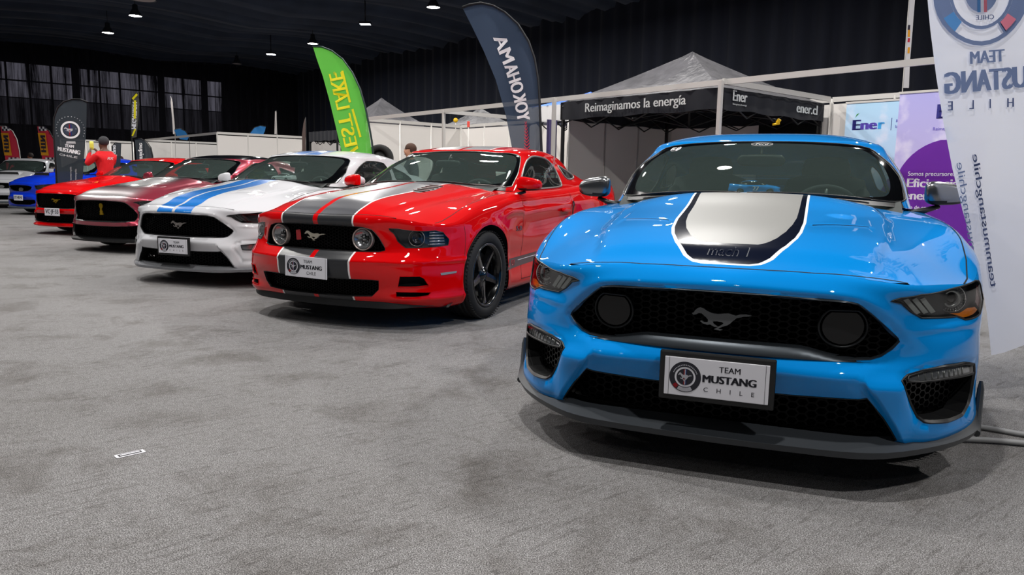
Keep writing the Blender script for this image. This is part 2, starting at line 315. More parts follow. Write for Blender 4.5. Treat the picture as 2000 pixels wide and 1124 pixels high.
# ---------------------------------------------------------------- objects
def tag(o, label=None, cat=None, group=None, kind=None):
    if label: o['label'] = label
    if cat: o['category'] = cat
    if group: o['group'] = group
    if kind: o['kind'] = kind
    return o
def thing(name, label, cat, loc=(0, 0, 0), rz=0, group=None, rot=None):
    o = bpy.data.objects.new(name, None); COL.objects.link(o); o.empty_display_size = .2
    o.location = loc; o.rotation_euler = rot if rot else (0, 0, rz)
    return tag(o, label, cat, group)
def copy_tree(o, parent=None):
    c = o.copy(); COL.objects.link(c); c.parent = parent
    for ch in [k for k in bpy.data.objects if k.parent == o]: copy_tree(ch, c)
    return c

class MB:
    """collects shapes; build() links them as ONE mesh object"""
    def __init__(s): s.v = []; s.f = []; s.m = []; s.mats = []; s.sm = []; s.n = 0; s.nrm = []; s.hasn = False
    def slot(s, m):
        if m not in s.mats: s.mats.append(m)
        return s.mats.index(m)
    def add(s, V, F, m, smooth=False, M=None, N=None):
        V = np.asarray(V, float).reshape(-1, 3)
        if M is not None:
            A = np.array(M); V = V @ A[:3, :3].T + A[:3, 3]
            if N is not None: N = np.asarray(N) @ A[:3, :3].T
            if np.linalg.det(A[:3, :3]) < 0: F = [tuple(f)[::-1] for f in F]
        k = s.slot(m) if not isinstance(m, (list, np.ndarray)) else None
        s.v.append(V); base = s.n; s.n += len(V)
        for i, f in enumerate(F):
            s.f.append(tuple(int(a) + base for a in f)); s.m.append(k if k is not None else s.slot(m[i])); s.sm.append(smooth)
        s.nrm.append(np.asarray(N, float) if N is not None else np.zeros((len(V), 3)))
        if N is not None: s.hasn = True
        return s
    def build(s, name, parent=None, auto=None, **tags):
        me = bpy.data.meshes.new(name)
        me.from_pydata([tuple(p) for p in np.concatenate(s.v)] if s.v else [], [], s.f)
        for m in s.mats: me.materials.append(m)
        me.polygons.foreach_set('material_index', s.m); me.polygons.foreach_set('use_smooth', s.sm)
        if auto is not None: me.set_sharp_from_angle(angle=math.radians(auto))
        if s.hasn:
            me.normals_split_custom_set_from_vertices([tuple(n) for n in np.concatenate(s.nrm)])
        me.update()
        o = bpy.data.objects.new(name, me); COL.objects.link(o); o.parent = parent
        tag(o, **tags)
        return o
    # shapes
    def box(s, c, size, m, M=None, bev=0, rot=None, seg=2):
        bm = bmesh.new(); bmesh.ops.create_cube(bm, size=1)
        for v in bm.verts: v.co = Vector((v.co.x*size[0], v.co.y*size[1], v.co.z*size[2]))
        if bev: bmesh.ops.bevel(bm, geom=bm.edges[:], offset=bev, segments=seg, affect='EDGES', profile=.5)
        T = Matrix.Translation(c)
        if rot is not None: T = T @ (rot.to_matrix().to_4x4() if isinstance(rot, Euler) else Euler(rot).to_matrix().to_4x4())
        if M is not None: T = M @ T
        V = [v.co[:] for v in bm.verts]; F = [[v.index for v in f.verts] for f in bm.faces]; bm.free()
        return s.add(V, F, m, smooth=bool(bev) and seg > 2, M=T)
    def tube(s, pts, r, m, n=8, closed=False, M=None, smooth=True, flat=None):
        P = np.array(pts, float); k = len(P); rr = np.full(k, r) if np.isscalar(r) else np.array(r, float)
        T = (np.roll(P, -1, 0) - np.roll(P, 1, 0)) if closed else np.gradient(P, axis=0); T /= np.linalg.norm(T, axis=1)[:, None] + 1e-12
        up = np.array([0, 0, 1.0]) if abs(T[0, 2]) < .9 else np.array([1.0, 0, 0])
        V = []; a0 = np.cross(up, T[0]); a0 /= np.linalg.norm(a0)
        for i in range(k):
            a0 = a0 - T[i]*(a0 @ T[i]); a0 /= np.linalg.norm(a0) + 1e-12; b = np.cross(T[i], a0)
            for j in range(n):
                t = 2*PI*j/n; V.append(P[i] + rr[i]*(math.cos(t)*a0 + math.sin(t)*b*(flat or 1)))
        F = []
        for i in range(k if closed else k - 1):
            i2 = (i + 1) % k
            for j in range(n): F.append((i*n + j, i*n + (j+1) % n, i2*n + (j+1) % n, i2*n + j))
        if not closed: F += [tuple(range(n))[::-1], tuple((k-1)*n + j for j in range(n))]
        return s.add(V, F, m, smooth=smooth, M=M)
    def cyl(s, a, b, r, m, n=16, r2=None, M=None, smooth=True):
        return s.tube([a, b], [r, r if r2 is None else r2], m, n, M=M, smooth=smooth)
    def lathe(s, prof, m, n=32, M=None, smooth=True, a0=0, a1=2*PI):
        """profile (radius, z) turned about z"""
        k = len(prof); full = abs(a1 - a0 - 2*PI) < 1e-6; nn = n if full else n + 1
        V = [(r*math.cos(a0 + (a1-a0)*j/n), r*math.sin(a0 + (a1-a0)*j/n), z) for j in range(nn) for r, z in prof]
        F = []
        for j in range(n):
            j2 = (j + 1) % nn
            for i in range(k - 1): F.append((j*k + i, j2*k + i, j2*k + i + 1, j*k + i + 1))
        return s.add(V, F, m, smooth=smooth, M=M)
    def prism(s, poly, h, m, M=None, z0=0):
        """flat polygon in xy raised by h along z"""
        poly = [tuple(p) for p in poly]; n = len(poly)
        r = delaunay_2d_cdt([Vector(p) for p in poly], [], [list(range(n))], 1, 1e-6)
        vs = r[0]; nn = len(vs)
        V = [(p[0], p[1], z0 + h) for p in vs] + [(p[0], p[1], z0) for p in vs]
        F = [tuple(f) for f in r[2]] + [tuple(i + nn for i in f)[::-1] for f in r[2]]
        idx = {}
        for i, p in enumerate(vs): idx[(round(p[0], 6), round(p[1], 6))] = i
        loop = [idx.get((round(p[0], 6), round(p[1], 6))) for p in poly]
        if h and None not in loop:
            for i in range(n):
                a, b = loop[i], loop[(i+1) % n]; F.append((b, a, a + nn, b + nn))
        return s.add(V, F, m, M=M)
    def text(s, body, M, m, h=.1, width=None, bold=0, ext=0, align='CENTER', shear=0, fn=None, spacing=1):
        c = bpy.data.curves.new('t', 'FONT'); c.body = body; c.size = 1; c.align_x = align; c.align_y = 'CENTER'; c.shear = shear; c.resolution_u = 3; c.space_character = spacing
        o = bpy.data.objects.new('t', c); COL.objects.link(o); dg = bpy.context.evaluated_depsgraph_get(); me = o.evaluated_get(dg).to_mesh()
        V = np.array([v.co[:] for v in me.vertices]).reshape(-1, 3); F = [tuple(p.vertices) for p in me.polygons]; o.evaluated_get(dg).to_mesh_clear()
        bpy.data.objects.remove(o); bpy.data.curves.remove(c)
        if len(V) == 0: return s
        hh = .73; V[:, :2] *= h/hh
        if width: V[:, 0] *= width/(V[:, 0].max() - V[:, 0].min())
        if align == 'CENTER': V[:, 0] -= (V[:, 0].max() + V[:, 0].min())/2
        for dx in ((0,) if not bold else (-bold*h, 0, bold*h)):
            W = V + np.array([dx, 0, 0])
            s.add(fn(W) if fn is not None else W, F, m, M=None if fn is not None else M)
        return s
def frame(o, x, y):
    """matrix: local x, y axes and their cross product, at the origin o"""
    x = Vector(x).normalized(); y = Vector(y); z = x.cross(y).normalized(); y = z.cross(x)
    M = Matrix.Identity(4)
    for i in range(3): M[i][0] = x[i]; M[i][1] = y[i]; M[i][2] = z[i]; M[i][3] = o[i]
    return M
def ring(r, n=24, c=(0, 0), a0=0, a1=2*PI, ry=None):
    full = abs(a1 - a0 - 2*PI) < 1e-6
    return [(c[0] + r*math.cos(a0 + (a1-a0)*i/(n if full else n-1)), c[1] + (ry or r)*math.sin(a0 + (a1-a0)*i/(n if full else n-1))) for i in range(n)]
def band(mb, r0, r1, m, M, a0=0, a1=2*PI, n=32, z=0):
    V = []; F = []
    for i in range(n + 1):
        t = a0 + (a1 - a0)*i/n
        V += [(r0*math.cos(t), r0*math.sin(t), z), (r1*math.cos(t), r1*math.sin(t), z)]
    for i in range(n): F.append((2*i, 2*i+1, 2*i+3, 2*i+2))
    mb.add(V, F, m, M=M)

# ---------------------------------------------------------------- polygons on surfaces
def resample(P, d, closed=True):
    P = [np.array(p, float) for p in P]; out = []
    n = len(P)
    for i in range(n if closed else n - 1):
        a, b = P[i], P[(i+1) % n]; k = max(1, int(np.ceil(np.linalg.norm(b - a)/d - 1e-6)))
        for j in range(k): out.append(a + (b - a)*j/k)
    if not closed: out.append(P[-1])
    return np.array(out)
def smoothloop(P, n, closed=True, it=2):
    """Chaikin rounding"""
    P = np.array(P, float)
    for _ in range(it):
        if closed:
            Q = np.roll(P, -1, 0); P = np.stack([P*.75 + Q*.25, P*.25 + Q*.75], 1).reshape(-1, P.shape[1])
        else:
            Q = P[1:]; R = P[:-1]; P = np.concatenate([P[:1], np.stack([R*.75 + Q*.25, R*.25 + Q*.75], 1).reshape(-1, P.shape[1]), P[-1:]])
    return P
def inside(pts, poly):
    x, y = pts[:, 0][:, None], pts[:, 1][:, None]; a = np.array(poly); b = np.roll(a, -1, 0)
    c = (a[:, 1] > y) != (b[:, 1] > y)
    with np.errstate(divide='ignore', invalid='ignore'):
        xi = (b[:, 0] - a[:, 0])*(y - a[:, 1])/(b[:, 1] - a[:, 1]) + a[:, 0]
    return ((c & (x < xi)).sum(1) % 2) == 1
def segdist(pts, line, closed=False):
    a = np.array(line, float); b = np.roll(a, -1, 0)
    if not closed: a, b = a[:-1], b[:-1]
    out = np.full(len(pts), 1e9)
    ab = b - a; L = (ab**2).sum(1) + 1e-12
    for i in range(0, len(pts), 4000):
        p = pts[i:i+4000][:, None]
        t = np.clip(((p - a)*ab).sum(2)/L, 0, 1); out[i:i+4000] = np.sqrt((((a + t[..., None]*ab) - p)**2).sum(2)).min(1)
    return out
def tess(outer, holes=(), zones=(), d=.03, lines=()):
    """triangles filling outer minus holes, with the zones' outlines as edges"""
    loops = [resample(outer, d)] + [resample(h, d) for h in holes] + [resample(z, d) for z in zones]
    ln = [resample(l, d, False) for l in lines]
    o = loops[0]; lo = o.min(0); hi = o.max(0)
    rows = []
    k = 0; y = lo[1] + d*.4
    while y < hi[1]:
        xs = np.arange(lo[0] + (d*.5 if k % 2 else 0) + d*.3, hi[0], d); rows.append(np.stack([xs, np.full(len(xs), y)], 1)); y += d*.87; k += 1
    g = np.concatenate(rows) if rows else np.zeros((0, 2))
    if len(g):
        keep = inside(g, o)
        for h in loops[1:1+len(holes)]: keep &= ~inside(g, h)
        g = g[keep]
    if len(g):
        for l in loops: g = g[segdist(g, l, True) > d*.45] if len(g) else g
        for l in ln: g = g[segdist(g, l) > d*.45] if len(g) else g
    V = []; Ed = []
    for l in loops:
        b = len(V); V += [tuple(p) for p in l]; Ed += [(b + i, b + (i+1) % len(l)) for i in range(len(l))]
    for l in ln:
        b = len(V); V += [tuple(p) for p in l]; Ed += [(b + i, b + i + 1) for i in range(len(l) - 1)]
    V += [tuple(p) for p in g]
    r = delaunay_2d_cdt([Vector(p) for p in V], Ed, [], 0, 1e-5)
    vv = np.array([p[:] for p in r[0]]); T = np.array([f for f in r[2] if len(f) == 3])
    c = vv[T].mean(1); keep = inside(c, loops[0])
    for h in loops[1:1+len(holes)]: keep &= ~inside(c, h)
    T = T[keep]; c = c[keep]
    a = vv[T]; area = (a[:, 1, 0]-a[:, 0, 0])*(a[:, 2, 1]-a[:, 0, 1]) - (a[:, 1, 1]-a[:, 0, 1])*(a[:, 2, 0]-a[:, 0, 0])
    T[area < 0] = T[area < 0][:, ::-1]; ok = abs(area) > 1e-9
    return vv, T[ok], c[ok]

class Skin:
    """one side-to-side surface over a 2D domain, with optional relief"""
    def __init__(s, base, relief=None):
        s.b = base; s.deck = isinstance(base, Deck); s.relief = relief
    def raw(s, q):
        q = np.asarray(q, float)
        if s.deck: return s.b.p(q)
        sg = np.where(q[:, 0] < 0, -1.0, 1.0); qq = q.copy(); qq[:, 0] = abs(qq[:, 0])
        P = s.b.p(qq); P[:, 1] *= sg; return P
    def p(s, q):
        q = np.asarray(q, float); P = s.raw(q)
        if s.relief is None: return P
        r = s.relief(q*[1, 1] if s.deck else np.stack([abs(q[:, 0]), q[:, 1]], 1), P)
        if s.deck: P[:, 2] += r; return P
        e = .02; k = q.copy(); k[:, 1] = .12
        T = s.raw(k + [e, 0]) - s.raw(k - [e, 0]); T[:, 2] = 0; T /= np.linalg.norm(T, axis=1)[:, None] + 1e-9
        N = np.stack([T[:, 1], -T[:, 0], 0*T[:, 0]], 1); c = P - [-2.4, 0, 0]; c[:, 0] *= .45; N *= np.where((N*c).sum(1) < 0, -1, 1)[:, None]
        return P + N*r[:, None]
    def n(s, q, e=1.5e-3):
        q = np.asarray(q, float)
        a = s.p(q + [e, 0]) - s.p(q - [e, 0]); b = s.p(q + [0, e]) - s.p(q - [0, e]); N = np.cross(a, b); N /= np.linalg.norm(N, axis=1)[:, None] + 1e-12
        if s.deck: N *= np.where(N[:, 2] < 0, -1, 1)[:, None]
        else:
            P = s.raw(q); c = P - np.array([-2.4, 0, .55]); c[:, 0] *= .45; N *= np.where((N*c).sum(1) < 0, -1, 1)[:, None]
        return N
    def put(s, mb, outer, m, holes=(), zones=(), d=.03, off=0, lines=()):
        """zones: list of (polygon, material), later ones win"""
        vv, T, c = tess(outer, holes, [z[0] for z in zones], d, lines)
        P = s.p(vv); N = s.n(vv)
        if off: P = P + N*off
        ms = [m]*len(T)
        for poly, zm in zones:
            ins = inside(c, poly)
            for i in np.where(ins)[0]: ms[i] = zm
        a = P[T]; fn = np.cross(a[:, 1]-a[:, 0], a[:, 2]-a[:, 0]); flip = (fn*N[T[:, 0]]).sum(1) < 0
        T = T.copy(); T[flip] = T[flip][:, ::-1]
        mb.add(P, T, ms, smooth=True, N=N)
    def strip(s, mb, line, wd, m, closed=False, off=.0008, d=.02):
        """ribbon of width wd following a line on the surface"""
        L = resample(line, d, closed); P = s.p(L); N = s.n(L)
        T = (np.roll(P, -1, 0) - np.roll(P, 1, 0)) if closed else np.gradient(P, axis=0)
        B = np.cross(N, T); B /= np.linalg.norm(B, axis=1)[:, None] + 1e-12
        k = len(L); V = np.concatenate([P + N*off - B*wd/2, P + N*off + B*wd/2]); F = []
        for i in range(k if closed else k - 1):
            j = (i + 1) % k; F.append((i, j, k + j, k + i))
        mb.add(V, F, m, N=np.concatenate([N, N]), smooth=True)
def mirror_u(P): return [(-p[0], p[1]) for p in P][::-1]
def mirror_y(P): return [(p[0], -p[1]) for p in P][::-1]
# ---------------------------------------------------------------- shared materials
BLK = mat('black_plastic', '#101113', rough=.45); GLOSSBLK = mat('gloss_black', '#060607', rough=.12, coat=.6)
DARK = mat('deep_black', '#030303', rough=.9); GUN = mat('gunmetal_trim', '#3a4046', rough=.38, metal=.6)
RUB = mat('tyre_rubber', '#131314', rough=.75, bump=(60, .25, .002)); RIMB = mat('black_rim', '#0b0c0e', rough=.22, metal=.3, coat=.7)
CHROME = mat('polished_metal', '#d8d8d8', rough=.08, metal=1); DCHROME = mat('dark_chrome', '#55585c', rough=.16, metal=1); SATIN = mat('satin_metal', '#a9a9a6', rough=.3, metal=.9)
DISC = mat('brake_disc', '#8b8b8b', rough=.35, metal=1); REDP = mat('caliper_red', '#c2121a', rough=.3, coat=.5)
GAP = mat('panel_gap', '#020203', rough=.8); WHITEP = mat('plate_white', '#dcdce4', rough=.4); INK = mat('plate_ink', '#1c1d28', rough=.5)
WG = glass('windscreen_glass', (.66, .78, .74), haze=.065, hazecol=(.40, .56, .52)); SG = glass('side_glass', (.50, .58, .56), haze=.02); LENS = glass('lens_glass', (.82, .84, .85), haze=.0)  # greenish glow over the windscreen is painted into the glass
LAMPH = mat('lamp_housing', '#3a3b3f', rough=.38, metal=.25); SEAT = mat('seat_cloth', '#222426', rough=.75); DASH = mat('dash_plastic', '#262d2c', rough=.7); FRIT = mat('screen_border', '#050607', rough=.08, coat=.5)
AMBER = mat('amber_reflector', '#ff8a10', rough=.2, coat=1); REDLENS = mat('red_reflector', '#7a1222', rough=.12, coat=1); CLEARR = mat('lamp_silver', '#b9b9bb', rough=.18, metal=.8)
SPLIT = mat('satin_splitter', '#34383d', rough=.42); LAMPW = mat('lamp_white', '#d9d9d5', rough=.25, coat=.5); REDI = mat('emblem_red', '#b3202c', rough=.4); BLUI = mat('emblem_blue', '#1f3f8f', rough=.4)
GOLD = mat('gold_emblem', '#c9a227', rough=.3, metal=.8); MESHM = mat('grille_black', '#020203', rough=.55, spec=.18); MESHLIT = mat('intake_mesh_lit', '#0c0e10', rough=.4)  # intake mesh lighter than the grille mesh: caught light put into its colour

PONY = [(-1, .30), (-.93, .36), (-.86, .52), (-.78, .62), (-.70, .66), (-.66, .62), (-.60, .60), (-.50, .48), (-.40, .40), (-.30, .34), (-.12, .30), (.08, .34), (.24, .36), (.36, .30), (.48, .24), (.62, .32), (.80, .34), (1.0, .28),
        (.90, .22), (.74, .20), (.60, .14), (.50, .10), (.44, .0), (.36, -.10), (.30, -.22), (.20, -.34), (.02, -.44), (-.10, -.56), (.04, -.60), (-.04, -.66), (-.24, -.60), (-.14, -.48), (-.02, -.36), (.08, -.24), (.02, -.16), (-.14, -.12), (-.28, -.14),
        (-.26, -.28), (-.12, -.44), (-.22, -.46), (-.38, -.32), (-.46, -.36), (-.62, -.28), (-.72, -.14), (-.66, -.12), (-.58, -.20), (-.46, -.20), (-.44, -.06), (-.50, .06), (-.58, .18), (-.66, .30), (-.76, .32), (-.84, .24), (-.94, .20)]
COBRA = [(-.30, -1), (.35, -1), (.42, -.85), (.22, -.72), (.30, -.5), (.12, -.25), (.10, 0), (.30, .25), (.42, .55), (.35, .85), (.12, 1), (-.15, .98), (-.34, .8), (-.38, .5), (-.22, .2), (-.16, 0), (-.22, -.25), (-.34, -.5), (-.22, -.72), (-.4, -.85)]

def roundel(mb, M, r, dark, light, z=0, red=REDI, blue=BLUI, mirror=False):
    """badge of dark ring, inner disc, tricolour bar and a running horse"""
    s = -1 if mirror else 1
    e = r*.006
    def T(dz): return M @ Matrix.Translation((0, 0, z + dz*e*3))
    band(mb, r*.66, r, dark, T(0), n=40); band(mb, 0, r*.54, dark, T(0), n=32)
    for k in range(18):
        t = PI*(.12 + .76*k/17); 
        mb.prism([(r*.78*math.cos(t) + dx, r*.78*math.sin(t) + dy) for dx, dy in ((-.03*r, -.04*r), (.03*r, -.04*r), (.03*r, .04*r), (-.03*r, .04*r))], 0, light, T(1))
    for x0, x1, m in ((-.09, -.03, red), (-.03, .03, light), (.03, .09, blue)):
        mb.prism([(s*r*x0, -.5*r), (s*r*x1, -.5*r), (s*r*x1, .5*r), (s*r*x0, .5*r)][::s], 0, m, T(1))
    mb.prism([(s*p[0]*r*.44, p[1]*r*.44) for p in PONY][::s], 0, light, T(2))
    V = [(r*.70*math.cos(t), r*.70*math.sin(t)) for t in np.linspace(PI*1.33, PI*1.67, 8)] + [(r*.95*math.cos(t), r*.95*math.sin(t)) for t in np.linspace(PI*1.67, PI*1.33, 8)]
    mb.prism(V, 0, light, T(1))
    V = [(r*.70*math.cos(t), r*.70*math.sin(t)) for t in np.linspace(PI*1.20, PI*1.30, 5)] + [(r*.95*math.cos(t), r*.95*math.sin(t)) for t in np.linspace(PI*1.30, PI*1.20, 5)]
    mb.prism([(s*x, y) for x, y in V][::s], 0, red, T(1))

def club_plate(root, c, yaw=0, tilt=0, w=.36, h=.14, rim=.022, style=1, roll=0):
    """white licence-size plate reading TEAM MUSTANG CHILE"""
    M = Matrix.Translation(c) @ Matrix.Rotation(yaw, 4, 'Z') @ Matrix.Rotation(roll, 4, 'X') @ Matrix.Rotation(-tilt, 4, 'Y') @ frame((0, 0, 0), (0, 1, 0), (0, 0, 1))
    mb = MB()
    if rim: mb.box((0, 0, -.012), (w + rim*2, h + rim*2, .022), BLK, M=M, bev=.006)
    mb.box((0, 0, .001), (w, h, .006), WHITEP, M=M, bev=.002)
    p = mb.build('license_plate', root)
    t = MB(); roundel(t, M @ Matrix.Translation((-w*.295, 0, .0048)), h*.40, INK, WHITEP)
    t.text('TEAM', M @ Matrix.Translation((w*(.13 if style == 1 else .05), h*.27, .0048)), INK, h=h*.155, width=w*.20, bold=.02)
    t.text('MUSTANG', M @ Matrix.Translation((w*.13, 0, .0048)), INK, h=h*.20, width=w*.50, bold=.08)
    t.text('CHILE', M @ Matrix.Translation((w*.13, -h*.28, .0048)), INK, h=h*(.12 if style == 1 else .16), width=w*(.48 if style == 1 else .22), spacing=3.2 if style == 1 else 1)
    for x in (-.455, .465): t.box((x*w, 0, .0044), (.0012, h, .0006), BLK, M=M)
    t.build('plate_print', p)
    return p
def number_plate(root, c, text, w=.36, h=.13):
    M = Matrix.Translation(c) @ frame((0, 0, 0), (0, 1, 0), (0, 0, 1)); mb = MB()
    mb.box((0, 0, 0), (w, h, .008), WHITEP, M=M, bev=.002); p = mb.build('license_plate', root)
    t = MB(); t.text(text, M @ Matrix.Translation((0, .005, .0055)), INK, h=h*.58, width=w*.86, bold=.04); t.build('plate_print', p); return p

def honeycomb(mb, M, poly, cell, m, t=.004, depth=.012, squash=1.0):
    """hexagon mesh filling a polygon (local xy of M), walls of thickness t"""
    P = np.array(poly); lo, hi = P.min(0), P.max(0); a = cell; hgt = a*math.sqrt(3)*squash
    y = lo[1]; r = 0
    while y < hi[1] + hgt:
        x = lo[0] + (0 if r % 2 == 0 else a*1.5)
        while x < hi[0] + a:
            c = np.array([(x + a*math.cos(k*PI/3), y + a*squash*math.sin(k*PI/3)) for k in range(6)])
            if inside(np.array([[x, y]]), P)[0]:
                ci = (x, y); inn = c*(1 - t/a) + np.array(ci)*(t/a); out = c
                V = [(p[0], p[1], 0) for p in out] + [(p[0], p[1], 0) for p in inn] + [(p[0], p[1], -depth) for p in inn]
                F = []
                for k in range(6):
                    j = (k + 1) % 6; F += [(k, j, 6 + j, 6 + k), (6 + k, 6 + j, 12 + j, 12 + k)]
                mb.add(V, F, m, M=M)
            x += a*3
        y += hgt/2; r += 1

def make_wheel(parent, c, side, rimm=RIMB, style='five', R=.345, wd=.25, rr=.245, cal=REDP, steer=0, simple=False):
    """wheel > tyre, rim, brake_disc, caliper ; the outer face looks to side*y"""
    M = Matrix.Translation(c) @ Matrix.Rotation(steer, 4, 'Z') @ Matrix.Rotation(-side*PI/2, 4, 'X')
    n = 36 if simple else 72
    t = MB(); h = wd/2
    prof = [(rr + .004, -h + .02), (rr + .02, -h + .004), (R - .05, -h), (R - .018, -h + .012), (R - .004, -h + .03)]
    if not simple:
        for g in (-.065, -.025, .025, .065):
            prof += [(R, g - .006), (R - .007, g - .004), (R - .007, g + .004), (R, g + .006)]
    prof += [(R - .004, h - .03), (R - .018, h - .012), (R - .05, h), (rr + .02, h - .004), (rr + .004, h - .02)]
    t.lathe(prof, RUB, n, M=M)
    if not simple:
        for k in range(72):
            a = 2*PI*k/72
            for zz in (-h + .020, h - .020):
                t.box((0, 0, 0), (.006, .006, .030), RUB, M=M @ Matrix.Rotation(a, 4, 'Z') @ Matrix.Translation((R - .0065, 0, zz)) @ Matrix.Rotation(.2, 4, 'Y'))
    w = t.build('wheel', parent); 
    r = MB(); r.lathe([(rr + .006, h - .018), (rr + .002, h - .008), (rr - .012, h - .012), (rr - .022, h - .03), (rr - .03, h - .09), (rr - .028, -h + .03), (rr + .004, -h + .02)], rimm, n, M=M)
    ns = {'five': 5, 'ten': 10}[style]
    for k in range(ns):
        a = 2*PI*k/ns + .3
        A = M @ Matrix.Rotation(a, 4, 'Z')
        w0, w1 = (.044, .035) if style == 'five' else (.017, .013)
        zt, zi = h - .035, h - .055
        V = []
        for x, ww, z0, th in ((.03, w0*1.15, zi, .03), (.09, w0, zi + .004, .03), (.17, w1, zt - .008, .03), (rr - .022, w1*1.25, zt, .035)):
            V += [(x, -ww, z0 - th), (x, -ww*.72, z0), (x, 0, z0 + .003), (x, ww*.72, z0), (x, ww, z0 - th)]
        F = []
        for i in range(3):
            for j in range(4): F.append((i*5 + j, i*5 + j + 1, (i+1)*5 + j + 1, (i+1)*5 + j)[::-1])
        r.add(V, F, rimm, M=A)
    r.lathe([(0, h - .035), (.03, h - .036), (.034, h - .045), (.062, h - .05), (.068, h - .06), (.068, h - .12)], rimm, 24, M=M)
    r.build('rim', w)
    b = MB(); b.lathe([(.06, h - .10), (.175, h - .10), (.178, h - .105), (.178, h - .125), (.06, h - .125)], DISC, 36, M=M); b.lathe([(0, h - .115), (rr - .03, h - .15)], DARK, 24, M=M); b.build('brake_disc', w)
    if not simple:
        b = MB()
        for z in (h - .085, h - .13):
            V = [(rad*math.cos(t), rad*math.sin(t), z) for t in np.linspace(-.45, .45, 8) for rad in (.12, .19)]; F = [(2*i, 2*i+1, 2*i+3, 2*i+2) for i in range(7)]
            b.add(V, F, cal, M=M @ Matrix.Rotation(0 if side > 0 else PI, 4, 'Z'))
        b.build('caliper', w)
        if style == 'five':
            b = MB()
            for k in range(5):
                a = 2*PI*k/5 + .3 + PI/5; b.cyl((.048*math.cos(a), .048*math.sin(a), h - .075), (.048*math.cos(a), .048*math.sin(a), h - .045), .009, DCHROME, 6, M=M)
            b.lathe([(0, h - .028), (.018, h - .029), (.022, h - .036)], DCHROME, 16, M=M); b.build('lug_nuts', w)
    return w

def soft(mb, c, size, m, M=None, k=3, rot=None, power=.5):
    """pillow-like box"""
    bm = bmesh.new(); bmesh.ops.create_cube(bm, size=1); bmesh.ops.subdivide_edges(bm, edges=bm.edges[:], cuts=k, use_grid_fill=True)
    for v in bm.verts:
        p = v.co*2; r = max(abs(p.x), abs(p.y), abs(p.z)); q = p.normalized(); t = power
        p = p*(1 - t) + q*r*t*1.25; v.co = Vector((p.x*size[0]/2, p.y*size[1]/2, p.z*size[2]/2))
    T = Matrix.Translation(c)
    if rot is not None: T = T @ Euler(rot).to_matrix().to_4x4()
    if M is not None: T = M @ T
    V = [v.co[:] for v in bm.verts]; F = [[v.index for v in f.verts] for f in bm.faces]; bm.free()
    mb.add(V, F, m, smooth=True, M=T)

def interior(root, xd=-1.60, xs=-2.35, zf=0, W=.62, seatm=SEAT, zr=1.30):
    m = MB(); m.box((-2.35, 0, .35), (2.5, 1.5, .04), DARK)
    for s in (1, -1): m.box((-2.5, s*.80, .62), (1.9, .03, .56), DARK); 
    m.box((-3.5, 0, .72), (.03, 1.5, .5), DARK); m.box((-3.55, 0, .93), (.7, 1.25, .04), SEAT, bev=.01)
    m.build('cabin_floor', root)
    m = MB()                                                         # dashboard: a swept section
    sec = [(-1.34, .95), (-1.45, 1.0), (-1.60, 1.017), (-1.72, 1.0), (-1.78, .94), (-1.76, .80), (-1.70, .55), (-1.34, .5)]
    n = len(sec); ys = np.linspace(-.70, .70, 9); V = [(x + .05*(y/.7)**2*-1, y, z + (.012*math.exp(-((y - .35)/.16)**2) if z > .9 else 0)) for y in ys for x, z in sec]
    F = [(i*n + j, i*n + (j+1) % n, (i+1)*n + (j+1) % n, (i+1)*n + j) for i in range(8) for j in range(n)]
    m.add(V, F, DASH, smooth=True); m.build('dashboard', root, auto=50)
    m = MB(); C = Matrix.Translation((-1.93, .36, .90)) @ Matrix.Rotation(math.radians(-68), 4, 'Y')
    m.tube([(.185*math.cos(t), .185*math.sin(t), 0) for t in np.linspace(0, 2*PI, 33)[:-1]], .014, SEAT, 8, closed=True, M=C)
    soft(m, (0, 0, -.01), (.14, .12, .05), SEAT, M=C)
    for t in (0, PI, -PI/2 + PI): m.cyl((.05*math.cos(t), .05*math.sin(t), -.01), (.18*math.cos(t), .18*math.sin(t), 0), .012, SATIN, 6, M=C)
    m.cyl((0, 0, 0), (0, 0, -.25), .03, SEAT, 8, M=C); m.build('steering_wheel', root)
    for y in (.37, -.37):
        m = MB(); soft(m, (xs + .1, y, .55), (.52, .50, .16), seatm); soft(m, (xs - .26, y, .84), (.16, .50, .60), seatm, rot=(0, -.28, 0))
        for s in (-1, 1): soft(m, (xs - .20, y + s*.22, .80), (.20, .09, .5), seatm, rot=(0, -.28, 0))
        seat = m.build('seat', root)
        m = MB(); soft(m, (xs - .38, y, 1.17), (.10, .27, .17), seatm, rot=(0, -.2, 0))
        for s in (-.06, .06): m.cyl((xs - .37, y + s, 1.0), (xs - .38, y + s, 1.14), .006, CHROME, 6)
        m.build('headrest', seat)
    for y in (.34, -.34):
        m = MB(); soft(m, (-3.2, y, .84), (.14, .5, .5), seatm, rot=(0, -.35, 0)); m.build('rear_seat', root)
    m = MB(); soft(m, (-1.93, 0, zr - .085), (.03, .24, .065), BLK, rot=(0, .15, 0)); m.cyl((-1.93, 0, zr - .06), (-1.99, 0, zr), .008, BLK, 6); m.build('rear_view_mirror', root)

